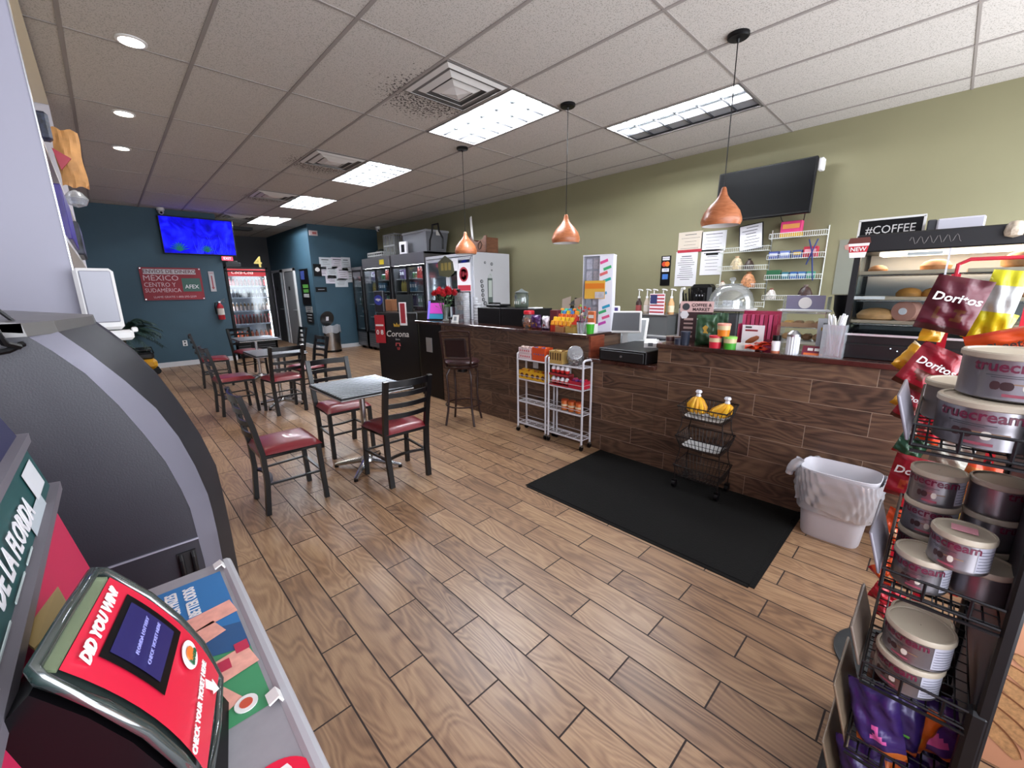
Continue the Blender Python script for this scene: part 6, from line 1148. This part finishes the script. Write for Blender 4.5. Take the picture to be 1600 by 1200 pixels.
for k in range(60):
    p = T_ @ Vector((random.uniform(-.05, .05), random.uniform(-.05, .05), random.uniform(-.07, .0))); b.mi = k % 2; b.box(p+Vector((0, 0, -.012)), (.02, .014, .01), rot=Matrix.Rotation(random.uniform(0, 3), 4, 'Z'))
o = b.build('sweets', [M('#4a2a20', .4), M('#d8d0c8', .4)], tj, smooth=False); o['kind'] = 'stuff'
for i, (y, w_, lb) in enumerate(((2.95, .14, 'yellow printed bag box at the far left of the second cart shelf'), (2.76, .23, 'larger yellow printed bag box on the second cart shelf'))):
    t = openbox('yellow_carton', lb, 3.055, y, z3, .11, w_, .085, ('#d8a41c',), 7, ['#d8a41c', '#c8881c', '#b85a1c'])
    for k in range(2+i): MB().lathe([(.022, 0), (.022, .002)], seg=16).build('printed_disc', M('#5a2c14', .5), t).matrix_local = Matrix.Translation((-.0575, -w_/3+.07*k, .04)) @ Matrix.Rotation(-PI/2, 4, 'Y')
eg = None
for r_ in range(2):
    for k in range(4):
        lb = 'white and red egg-shaped treat, one of four in the %s tray of the right cart' % ('lower' if r_ == 0 else 'upper')
        loc = (3.02, 2.56-.055*k, z3+.012+.105*r_)
        if eg is None: eg = tag(MB().lathe([(.001, 0), (.016, .005), (.024, .022), (.025, .036), (.02, .056), (.01, .068), (.001, .07)], seg=18, mats=[1, 1, 1, 0, 0, 0]).build('candy_egg', [M('#dfdce2', .35), M('#c22a2c', .35)], loc=loc), lb, 'egg', 'egg treats, lower tray')
        else: dup(eg, loc, None, lb, None, 'egg treats, %s tray' % ('lower' if r_ == 0 else 'upper'))
tag(MB().box((0, 0, .0), (.08, .23, .012)).m(1).box((-.042, 0, .0), (.004, .23, .02)).build('egg_tray', [M('#7a2a30', .5), M('#a83038', .4)], loc=(3.03, 2.478, z3+.001), smooth=False), 'lower red tray holding four egg treats', 'tray')
tag(MB().box((0, 0, .0), (.08, .23, .012)).m(1).box((-.042, 0, .0), (.004, .23, .02)).box((.045, 0, -.04), (.006, .23, .1)).build('egg_tray', [M('#7a2a30', .5), M('#a83038', .4)], loc=(3.03, 2.478, z3+.106), smooth=False), 'upper red tray holding four egg treats', 'tray')
openbox('sweet_carton', 'red and purple open carton of wrapped bars at the right of the second cart shelf', 3.055, 2.28, z3, .12, .16, .07, ('#b01c34',), 8, ['#6a3a7a', '#b01c34', '#8a4a8a', '#c8506a'])
for k in range(3):
    t = thing('orange_tub', 'orange tub on the third shelf of the right cart, %s' % ('leftmost', 'middle', 'rightmost')[k], 'tub', (3.05, 2.44-.085*k, z2_)); MB().lathe([(.034, 0), (.036, .02), (.036, .085), (.034, .09)], seg=20).build('tub', M('#cc6a2c', .4), t); MB().lathe([(.037, .09), (.037, .1)], seg=20).build('lid', M('#b84a24', .4), t); MB().lathe([(.0365, .04), (.0365, .06)], seg=20, capb=False, capt=False).build('label_band', M('#e0c8a8', .5), t)
# three-tier wire basket stand with bananas
m_wb = M('#1c1412', .45, .3); BX, BY = 3.0, 1.09
bk = thing('basket_stand', 'black three-tier wire basket stand on the mat against the counter', 'basket stand', (BX, BY, 0))
def tier(z, name):
    # open wire basket, lower front edge towards the room (-X)
    b = MB(); w0, w1, h = .14, .17, .115; d0, d1 = .085, .115
    c0 = [(-d0, -w0, z), (d0, -w0, z), (d0, w0, z), (-d0, w0, z)]; c1 = [(-d1, -w1, z+h*.8), (d1, -w1, z+h), (d1, w1, z+h), (-d1, w1, z+h*.8)]
    b.tube(c0, .004, closed=True, seg=5).tube(c1, .0055, closed=True, seg=5)
    L2 = [tuple(Vector(a).lerp(Vector(c), .5)) for a, c in zip(c0, c1)]; b.tube(L2, .002, closed=True, seg=4)
    def lr(a, c, t_): return Vector(a).lerp(Vector(c), t_)
    for k in range(13):
        t_ = k/12; b.tube([lr(c1[0], c1[3], t_), lr(c0[0], c0[3], t_), lr(c0[1], c0[2], t_), lr(c1[1], c1[2], t_)], .0023, seg=4)
    for k in range(1, 7):
        t_ = k/7; b.tube([lr(c1[0], c1[1], t_), lr(c0[0], c0[1], t_), lr(c0[3], c0[2], t_), lr(c1[3], c1[2], t_)], .0023, seg=4)
    return b.build(name, m_wb, bk)
for z in (.10, .33, .56): tier(z, 'basket')
for sx_ in (-1, 1):
    for sy_ in (-1, 1): MB().tube([(sx_*.1, sy_*.155, .06), (sx_*.105, sy_*.16, .2), (sx_*.085, sy_*.145, .28), (sx_*.085, sy_*.14, .34), (sx_*.11, sy_*.165, .42), (sx_*.085, sy_*.145, .5), (sx_*.085, sy_*.14, .57)], .004, seg=6).build('side_wire', m_wb, bk); MB().cyl((sx_*.1, sy_*.155-.012, .035), (sx_*.1, sy_*.155+.012, .035), .028, seg=14).box((sx_*.1, sy_*.155, .06), (.03, .03, .02)).build('caster', m_black, bk)
def towel(z, lb):
    b = MB(); b.grid(lambda u, v: (BX-.085+.17*u, BY-.135+.27*v, z+.006+.03*(max(0, abs(2*v-1)-.8)*5)**2*.5+.02*(max(0, abs(2*u-1)-.8)*5)**2*.4+.0015*math.sin(12*u+9*v)), 16, 20); bmesh.ops.solidify(b.bm, geom=b.bm.faces[:], thickness=.003); tag(b.build('white_cloth', M('#dad8d6', .8)), lb, 'cloth')
towel(.562, 'white cloth lining the top basket under the bananas'); towel(.332, 'white cloth lying in the empty middle basket')
def bananas(y, lean, n_, lb, s=1.0):
    t = thing('banana_bunch', lb, 'bananas', (BX-.0, BY+y, .572)); t.scale = (1.12, 1.12, 1.12)
    top = Vector((.01, lean, .15*s))
    for k in range(n_):
        a = -1.2+2.6*k/(n_-1)+.0; d_ = Vector((-math.cos(a)*.6, math.sin(a), 0)); p = [top + Vector((0, 0, -.02)), top + d_*.03*s + Vector((0, 0, -.045*s)), top + d_*.055*s + Vector((0, -lean*.5, -.085*s)), top + d_*.055*s + Vector((0, -lean, -.115*s)), top + d_*.042*s + Vector((0, -lean, -.132*s))]
        MB().tube(p, [.007, .014, .0165, .014, .005], seg=7).build('banana', M('#e8b42c' if k % 2 else '#d89c20', .45, noise=.12, nscale=20), t)
    MB().lathe([(.001, -.03), (.018, -.02), (.012, -.005), (.022, .008), (.016, .02), (.002, .022)], tuple(top), seg=7).build('tied_wrap', clear('wrap', 'ffffff', .3, .75, 'dcdce4'), t)
bananas(.075, .0, 6, 'left bunch of bananas with wrapped stem in the top wire basket'); bananas(-.07, -.05, 5, 'right bunch of bananas lying over in the top wire basket', .9)
# waste bin with bag
wb_ = thing('waste_bin', 'white plastic waste bin with a loose clear bag beside the mat', 'trash can', (2.975, .29, 0))
def rr(hx, hy, z, n_=40, p=4.0): return [(hx*abs(math.cos(a))**(2/p)*math.copysign(1, math.cos(a)), hy*abs(math.sin(a))**(2/p)*math.copysign(1, math.sin(a)), z) for a in [2*PI*k/n_ for k in range(n_)]]
b = MB(); R0 = [[b._v(p) for p in rr(hx, hy, z)] for hx, hy, z in ((.105, .14, 0), (.11, .145, .012), (.128, .178, .36), (.135, .19, .43), (.132, .187, .432), (.12, .17, .36), (.102, .138, .03))]
b._f(R0[0][::-1]); [b.skin(R0[i], R0[i+1]) for i in range(6)]; b._f(R0[-1]); b.build('tub', M('#bdbbc1', .4), wb_, ang=50)
def bagf(u, v):
    a = 2*PI*u; i_ = v
    zz = .42-.2*v+.012*math.sin(a*3)+.03*math.sin(a+1)*v; k = 1.06+.05*math.sin(PI*v)+.03*math.sin(a*11+v*4)*v+.022*math.sin(a*23+9*v)*v+.012*math.sin(a*37-14*v)+.012*math.sin(a*5+22*v)
    hx, hy = .138-.01*v, .193-.014*v; p = 4.0
    return (hx*k*abs(math.cos(a))**(2/p)*math.copysign(1, math.cos(a)), hy*k*abs(math.sin(a))**(2/p)*math.copysign(1, math.sin(a)), zz+.004*math.sin(a*17))
def bagi(u, v):
    a = 2*PI*u; p = 4.0; k = 1.05-.12*v+.01*math.sin(a*9+v*5)
    return (.138*k*abs(math.cos(a))**(2/p)*math.copysign(1, math.cos(a)), .193*k*abs(math.sin(a))**(2/p)*math.copysign(1, math.sin(a)), .42+.02*math.sin(PI*min(1, v*6))-.25*v)
mbag = clear('bin_film', 'f4f5f8', .6, .34, 'e0e0e6'); b = MB(); b.grid(bagf, 160, 12, closeu=True).grid(bagi, 120, 8, closeu=True).build('bin_bag', mbag, wb_, ang=70)
b = MB(); b.T = Matrix.Translation((-.07, .225, .40)) @ Matrix.Rotation(.5, 4, 'X')
b.lathe([(.02, -.03), (.028, 0), (.03, .03), (.022, .055), (.024, .07)], seg=14, capb=True, capt=False).tube([(0, -.01, -.05), (0, .0, -.02)], .02); b.build('bag_knot', mbag, wb_, ang=60)
# ================================================================ snack rack at the right edge
m_rb = M('#0a0a0e', .45, .2); NX, FXX, RY, FY0 = 1.2, 1.68, -.175, .01
rk = thing('display_rack', 'tall black wire display rack of tins at the right edge', 'display rack', (1.44, -.09, 0)); K2 = lambda X, Y, Z: (X-1.44, Y+.09, Z)
for x in (NX, FXX): 
    MB().box(K2(x, RY-.012, .69), (.03, .024, 1.24), bev=.005).build('post', m_rb, rk); MB().box(K2(x, RY-.005, .3), (.036, .034, .62), bev=.008).build('post_sleeve', m_rb, rk)
MB().box(K2(1.44, RY-.012, .68), (.46, .006, 1.2)).build('back_panel', M('#39353a', .5), rk, smooth=False)
MB().box(K2(1.44, -.09, .05), (.5, .3, .1), bev=.01).build('base', m_rb, rk)
SHZ = (1.165, .815, .555, .33, .14)
for z in SHZ:
    b = MB(); h = .045
    for hh in (0, h): b.tube([K2(NX-.01, RY, z+hh), K2(NX-.01, FY0, z+hh), K2(FXX+.01, FY0, z+hh), K2(FXX+.01, RY, z+hh)], .0035, seg=6)
    for k in range(9): x = NX-.01; y = RY+(FY0-RY)*k/8; b.tube([K2(NX-.01, y, z), K2(FXX+.01, y, z)], .002, seg=4)
    for k in range(14): x = NX+(FXX-NX)*k/13; b.tube([K2(x, RY, z), K2(x, FY0, z), K2(x, FY0, z+h)], .002, seg=4)
    for y in (FY0, FY0-.07, FY0-.14): b.tube([K2(NX-.01, y, z), K2(NX-.01, y, z+h)], .003, seg=5)
    b.tube([K2(NX-.012, FY0, z-.012), K2(NX-.012, RY, z-.012)], .004, seg=5)
    b.build('wire_shelf', m_rb, rk)
for z, c_ in ((1.2, '#75717a'), (.87, '#75717a'), (.61, '#6d6056'), (.39, '#6d5d4c'), (.2, '#6d5d4c')):
    b = MB(); b.T = Matrix.Translation(K2(1.3, FY0+.02, z+.02)) @ Matrix.Rotation(math.radians(-16), 4, 'X'); b.box((0, 0, 0), (.22, .006, .1 if z > .6 else .17), bev=.002).build('label_holder', M(c_, .4, noise=.1, nscale=9), rk)
# tins
m_tin = M('#8a868a', .3, .85); m_lid = M('#a89c8a', .45); m_cr = M('#5e1230', .4)
tin_cache = {}
def arc_text(t, s, r, z, size, a0, mt, name='lettering'):
    # wraps the lettering round the tin, centred on angle a0
    cu = bpy.data.curves.new('x', 'FONT'); cu.body = s; cu.size = size; cu.align_x = 'CENTER'; cu.resolution_u = 2; cu.offset = size*.02
    o = bpy.data.objects.new('x', cu); COL.objects.link(o); me = bpy.data.meshes.new_from_object(o.evaluated_get(bpy.context.evaluated_depsgraph_get())); bpy.data.objects.remove(o); bpy.data.curves.remove(cu)
    for v in me.vertices: a = a0+v.co.x/r; v.co = Vector((r*math.cos(a), r*math.sin(a), z+v.co.y))
    me.name = name; me.materials.clear(); me.materials.append(mt); q = bpy.data.objects.new(name, me); COL.objects.link(q); q.parent = t; return q
def tin(r, h, loc, rz, label):
    if (r, h) in tin_cache: return dup(tin_cache[(r, h)], loc, rz, label)
    t = thing('cream_tin', label, 'tin', loc, rz); s = r/.075
    MB().lathe([(r*.97, 0), (r, .003), (r*.985, .008), (r*.985, h-.012)], seg=48, capt=False).build('body', m_tin, t)
    MB().lathe([(r*1.0, h-.014), (r*1.035, h-.012), (r*1.035, h-.003), (r*1.0, h), (r*.93, h), (r*.92, h-.003), (.001, h-.003)], seg=48, capb=False, capt=False).build('lid', m_lid, t)
    arc_text(t, 'truecream', r*1.0, h*.62, h*.33, -PI/2, m_cr); pass
    def arcq(a0, a1, z0, z1, rr_, mt, name):
        b = MB(); b.grid(lambda u, v: (rr_*math.cos(a0+(a1-a0)*u), rr_*math.sin(a0+(a1-a0)*u), z0+(z1-z0)*v), 10, 1); return b.build(name, mt, t)
    arcq(-.55, .35, h*.1, h*.82, r*.992, M('#a8a8b4', .5), 'facts_panel')
    for k in range(7): arcq(-.5, .25, h*(.16+.09*k), h*(.175+.09*k), r*.997, M('#34364a', .5), 'facts_line')
    arcq(-2.1, -1.2, h*.53, h*.545, r*.996, m_ink, 'text_line'); arcq(-2.0, -1.4, h*.49, h*.505, r*.996, m_ink, 'text_line')
    arcq(-1.75, -1.2, h*.1, h*.16, r*.997, M('#9a4a5a', .5), 'weight_line')
    for a_, w_, c_ in ((-1.9, .09, '#3a2024'), (-1.7, .12, '#32191c'), (-1.35, .1, '#cfc8bc')): 
        b = MB(); b.grid(lambda u, v: ((r*.998)*math.cos(a_+w_*(u-.5)*2*math.cos((v-.5)*2.4)), (r*.998)*math.sin(a_+w_*(u-.5)*2*math.cos((v-.5)*2.4)), h*.32+h*.09*math.sin((v-.5)*3)), 6, 6); b.build('cream_picture', M(c_, .5), t)
    arcq(-1.6, -.95, h*.36, h*.385, r*.997, M('#8a6a50', .5), 'vanilla_pod')
    tin_cache[(r, h)] = t; return t
# faces turned towards -X / the camera: local -Y is the front of the label
RZ = -PI/2+.15
B, S_ = (.083, .096), (.049, .08)
sz = SHZ[0]+.004
tin(*B, (1.31, -.10, sz), RZ-.45, 'large silver cream tin on the top rack shelf, under the topmost tin'); 
tin(*B, (1.35, -.122, sz+.097), RZ-.2, 'topmost large silver cream tin on the rack')
tin(*B, (1.49, -.075, sz), RZ, 'large silver cream tin half hidden behind the lower large one')
s2 = SHZ[1]+.004
tin(*S_, (1.262, -.05, s2), RZ-.4, 'small cream tin at the front left of the second rack shelf'); tin(*S_, (1.255, -.1, s2+.081), RZ-.65, 'small cream tin on top, with the pink mark on its lid'); tin(*S_, (1.3, -.145, s2-.0), RZ+1.9, 'small cream tin at the back showing its bar lines')
MB().box((1.255, -.1, s2+.1625), (.03, .04, .0008)).build('pink_label', M('#c88a94', .5), None, smooth=False); o = bpy.data.objects['pink_label']; tag(o, 'pink label lying on the lid of the small tin', 'label')
for k, dz in enumerate((0, .081, .162)): tin(*S_, (1.39, -.048, s2+dz), RZ-.4, 'small cream tin in the pale column of three behind, %s' % ('lowest', 'middle one', 'top one')[k])
for k, dz in enumerate((0, .081, .162)): tin(*S_, (1.41, -.148, s2+dz), RZ+1.2, 'small cream tin in the column beside the rack post, %s' % ('lowest', 'middle', 'top one')[k])
s3 = SHZ[2]+.004; SM = (.06, .078)
tin(*SM, (1.255, -.066, s3), RZ-.75, 'lowest tin of the two stacked on the third rack shelf'); tin(*SM, (1.262, -.072, s3+.079), RZ-.7, 'upper tin of the two stacked on the third rack shelf'); tin(*SM, (1.43, -.08, s3), RZ, 'tin at the back of the third rack shelf')
# purple and orange snack bags on the lowest shelves
for i, (z, n_) in enumerate(((SHZ[3], 4), (SHZ[4], 5))):
    for k in range(n_):
        lb = ('purple and orange snack bag on the %s rack shelf, %s' % (('fourth', 'lowest')[i], ('nearest the label holder', 'second along', 'third along', 'fourth along', 'fifth along')[k]))
        bag('snack_bag', lb, 'bag', (1.23+.028*k, FY0-.045-.033*k, z+.10), RZ+.3*(k % 3-1), .1, .17, [('#33205a', '#2c1c50', '#c8601c', '#4a2f72', '#241a44')[(k+i) % 5], '#c86a2c', '#33205a', ('#c85a9a', '#5aa03a', '#c8902c')[k % 3]], tilt=.25*(k % 3-1), th=.022)
for i, (x, y) in enumerate(((1.36, -.1), (1.47, -.06))): bag('snack_bag', 'dim brown snack bag deep on the fourth rack shelf, %s' % ('near one', 'far one')[i], 'bag', (x, y, SHZ[3]+.1), RZ, .12, .16, ['#4a2a2c', '#6a4a3a', '#3a2226', '#8a7a78'], th=.03)
# ---------------------------------------------------------------- red clip rack with crisp bags
CX = 2.03
cr = thing('clip_rack', 'red metal clip rack on a round black base, hung with crisp bags', 'display rack', (CX, -.09, 0)); m_rd = M('#b5122c', .35)
MB().lathe([(.21, 0), (.21, .008), (.2, .012), (.03, .014)], seg=40).build('round_base', M('#1c1f20', .5), cr)
MB().tube([(0, 0, .012), (0, 0, .5)], .014).build('stem', m_rd, cr)
for s_ in (-1, 1):
    y = s_*.085+.0
    b = MB().box((0, y, .95), (.006, .022, 1.1)); b.box((.0, y, 1.5), (.006, .022, .06)); b.build('clip_strip', m_rd, cr, smooth=False)
    for k in range(6): MB().box((-.006, y, .55+.18*k), (.012, .012, .025), bev=.002).build('clip', m_black, cr)
MB().tube([(0, -.085, 1.5), (0, -.085, 1.56), (0, -.06, 1.575), (0, .06, 1.575), (0, .085, 1.56), (0, .085, 1.5)], .006).tube([(0, -.085, .42), (0, .085, .42)], .006).build('frame_bar', m_rd, cr)
DR = ['#8a1424', '#4a1c14', '#7a1020', '#5a2418']; DD = ['#4e1220', '#3a1a1a', '#4a101c', '#5a3420']; CH = ['#c8481c', '#c8481c', '#c03a1c', '#d8902c']; YE = ['#c0b81c', '#b8b020', '#c8c020', '#a8a8a0']; BN = ['band', '#c2ba1c', '#a9a9a6', '#c8c024']; LA = ['#c8921c', '#b8881c', '#d8c8a0', '#a06a1c']
def logo_tri(t, T):
    o = MB().prism([(-.045, -.0295, .045), (.045, -.0295, .045), (0, -.0295, -.03)], (0, .002, 0)).build('triangle_mark', M('#1a1012', .4), t, smooth=False); o.matrix_local = T @ o.matrix_local
def hb(lb, px, py, X, w, h, cols, rz=0, tilt=0, txt=None, tsz=.03, tcol=None, th=.02, parts=None, tz=.62, cat='bag'):
    p = onx(px, py, X); return bag('crisp_bag', lb, cat, tuple(p), -PI/2+rz, w, h, cols, tilt=tilt, th=th, txt=txt, tsz=tsz, tcol=tcol, parts=parts, tz=tz)
hb('topmost dark red tortilla chip bag on the red rack', 1488, 477, 1.86, .125, .165, DD, .1, .22, 'Doritos', .034, parts=logo_tri)
hb('yellow crisp bag peeping out behind the topmost dark red bag', 1463, 500, 1.93, .09, .14, LA, .9, .1)
hb('tall yellow and grey crisp bag between the topmost bag and the red strip', 1560, 476, 1.93, .075, .20, BN, -.05, .12, th=.018)
hb('grey and yellow back panel bag below the tall yellow one', 1545, 510, 1.97, .09, .1, YE, .1, .3, th=.015)
hb('orange cheese snack bag hanging by its corner above the large tins', 1578, 538, 1.84, .17, .09, CH, -.1, -.35, 'Cheetos', .03, '#2a1410', parts=None, tz=.5)
hb('second dark red tortilla chip bag, swinging just above the large tins', 1452, 578, 1.88, .12, .15, DR, .2, .45, 'Doritos', .032, parts=logo_tri)
hb('bright red foil bag turned sideways beside the second tortilla chip bag', 1480, 596, 1.96, .1, .15, ['#b01c34', '#c8301c', '#a8182c', '#d8602c'], -.5, .2, th=.02)
hb('yellow crisp bag left of the second tortilla chip bag', 1426, 562, 1.93, .085, .1, LA, .7, .65)
hb('yellow crisp bag lower left, above the third tortilla chip bag', 1421, 618, 1.96, .07, .1, LA, .6, .5)
hb('third dark red tortilla chip bag behind the grey label holder', 1433, 632, 1.9, .085, .13, DR, .1, .35, 'Doritos', .024)
hb('red foil bag seen through the wires of the top rack shelf', 1466, 650, 1.96, .06, .2, ['#b81c30', '#c8401c', '#b01c30', '#d89a8a'], -.1, .15)
hb('red tortilla chip bag hanging below the top rack shelf', 1428, 748, 1.9, .125, .155, ['#9c1a2a', '#7a1422', '#8a1424', '#b04a2a'], .05, .1, 'Doritos', .036, parts=logo_tri, tz=.68)
hb('dark green tipped crisp bag behind the red tortilla chip bag', 1425, 695, 1.98, .08, .09, ['#1f4a34', '#8a1424', '#c8c8c0'], .1, .3)
hb('pale yellow crisp bag right of the red tortilla chip bag', 1498, 775, 1.98, .12, .17, ['#a89c34', '#9a9030', '#b0a83c', '#b0ac90'], 0, .1)
hb('upper pale bag back behind the pale yellow crisp bag', 1485, 715, 2.01, .1, .1, ['#8a8a80', '#a8a040', '#8a8a84'], .1, .1)
hb('colourful red and orange snack bag lettered in white behind the tins', 1527, 765, 1.80, .085, .17, ['#b8642c', '#c8301c', '#c8401c', '#d89a4a'], .1, .15, 'B', .05, '#e8e8f0', tz=.55)
hb('orange cheese snack bag left of the grey label holder', 1402, 822, 1.93, .075, .125, ['#cc4a1c', '#a01c24', '#cc4a1c', '#d8b08a'], .1, .15)
hb('lower orange cheese snack bag, angled above the red bag ends', 1392, 895, 1.93, .09, .095, ['#cc4a1c', '#a8182c', '#cc4a1c', '#d89a6a'], .1, .75)
hb('red foil bag end below the lower orange bag', 1385, 930, 1.93, .09, .075, ['#a81828', '#8a1424', '#b02030'], .2, .3)
hb('lowest red foil bag end on the red rack', 1383, 955, 1.95, .05, .06, ['#a01626', '#8a1424'], .2, .2)
# ---------------------------------------------------------------- peach cabinet with a printed bread picture
pk = thing('peach_board', 'peach-coloured panel with a big printed picture of a ridged bread roll, lower right corner', 'board', (1.9, -.62, 0)); 
MB().box((-.09, 0, .6), (.026, .76, 1.2)).build('board', M('#cc9270', .6), pk, smooth=False)
b = MB()
bc_ = Vector((-.106, .22, .28)); ax = Vector((0, -.55, .83)).normalized(); sd = Vector((0, .83, .55)).normalized()
for k in range(9):
    w_ = .155*math.sin(PI*(k+1.6)/11.5)**.6; c0 = bc_+ax*(-.2+.05*k); 
    b.mi = 0; n_ = 14
    for j in range(n_):
        u0, u1 = -1+2*j/n_, -1+2*(j+1)/n_
        f0 = lambda u, s_: c0 + sd*(w_*u) + ax*(s_*.027*math.sqrt(max(0, 1-u*u*.86))+.035*(1-u*u)*.5) + Vector((-.0012*(k % 2), 0, 0))
        b._f([b._v(f0(u0, -1)), b._v(f0(u1, -1)), b._v(f0(u1, 1)), b._v(f0(u0, 1))])
        b.mi = 1; off = Vector((-.0022, 0, 0)); b._f([b._v(f0(u0, .8)+off), b._v(f0(u1, .8)+off), b._v(f0(u1, 1.0)+off), b._v(f0(u0, 1.0)+off)]); b.mi = 0
b.build('bread_picture', [M('#b98a5c', .6, noise=.25, nscale=90), M('#7a4a2c', .6)], pk, fix=False)
b = MB(); c0 = bc_+ax*.235+sd*-.01
b.prism([c0+sd*(.1*math.cos(a))+ax*(.03*math.sin(a))+Vector((-.001, 0, 0)) for a in [k*PI/10 for k in range(20)]], (-.0025, 0, 0)); b.build('filling_picture', M('#4a261c', .6), pk, smooth=False)

# ---------------------------------------------------------------- finer pieces hang under the part they belong to
UNDER = {'shade_lining': 'shade', 'bulb': 'shade', 'edge_band': 'tabletop', 'lock': 'drawer_front', 'door_handle': 'door_frame', 'lamp_face': 'trim_ring', 'heading': 'board', 'eyelet': 'cloth', 'heading_strip': 'cloth',
         'logo_plate': 'housing', 'hose': 'valve', 'handset': 'base', 'lid_sticker': 'lid', 'printed_mark': 'carton', 'stripe': 'carton', 'printed_disc': 'carton', 'lettering': ('board', 'sheet', 'cloth', 'body', 'bag'), 'small_lettering': 'body',
         'text_line': ('sheet', 'board'), 'facts_panel': 'body', 'facts_line': 'body', 'cream_picture': 'body', 'swivel': 'seat_ring', 'lens': 'eyeball', 'header_lettering': 'lit_header', 'coloured_tag': 'side_board', 'foot_pad': 'foot', 'triangle_mark': 'bag',
         'ticket_lettering': 'ticket_picture', 'emblem_lettering': 'oval_emblem', 'emblem_flower': 'oval_emblem', 'screen_text': 'screen', 'socket': 'plate', 'round_emblem': 'sign_strip', 'card_line': 'white_card', 'clip': 'clip_strip', 'post_sleeve': 'post', 'vanilla_pod': 'body', 'weight_line': 'body', 'label_band': ('body', 'cylinder', 'glass_body')}
for o in list(COL.objects):
    if o.parent is None or o.parent.parent is not None or o.children: continue
    key = o.name.split('.')[0]
    if key not in UNDER: continue
    names = UNDER[key] if isinstance(UNDER[key], tuple) else (UNDER[key],)
    cand = [s for s in o.parent.children if s is not o and s.name.split('.')[0] in names]
    if not cand: continue
    bpy.context.evaluated_depsgraph_get()
    c = min(cand, key=lambda s: (sum((Vector(v) for v in s.bound_box), Vector())/8 - (o.location + sum((Vector(v) for v in o.bound_box), Vector())/8)).length)
    ml = o.matrix_local.copy(); o.parent = c; o.matrix_local = c.matrix_local.inverted() @ ml
bpy.context.view_layer.update()
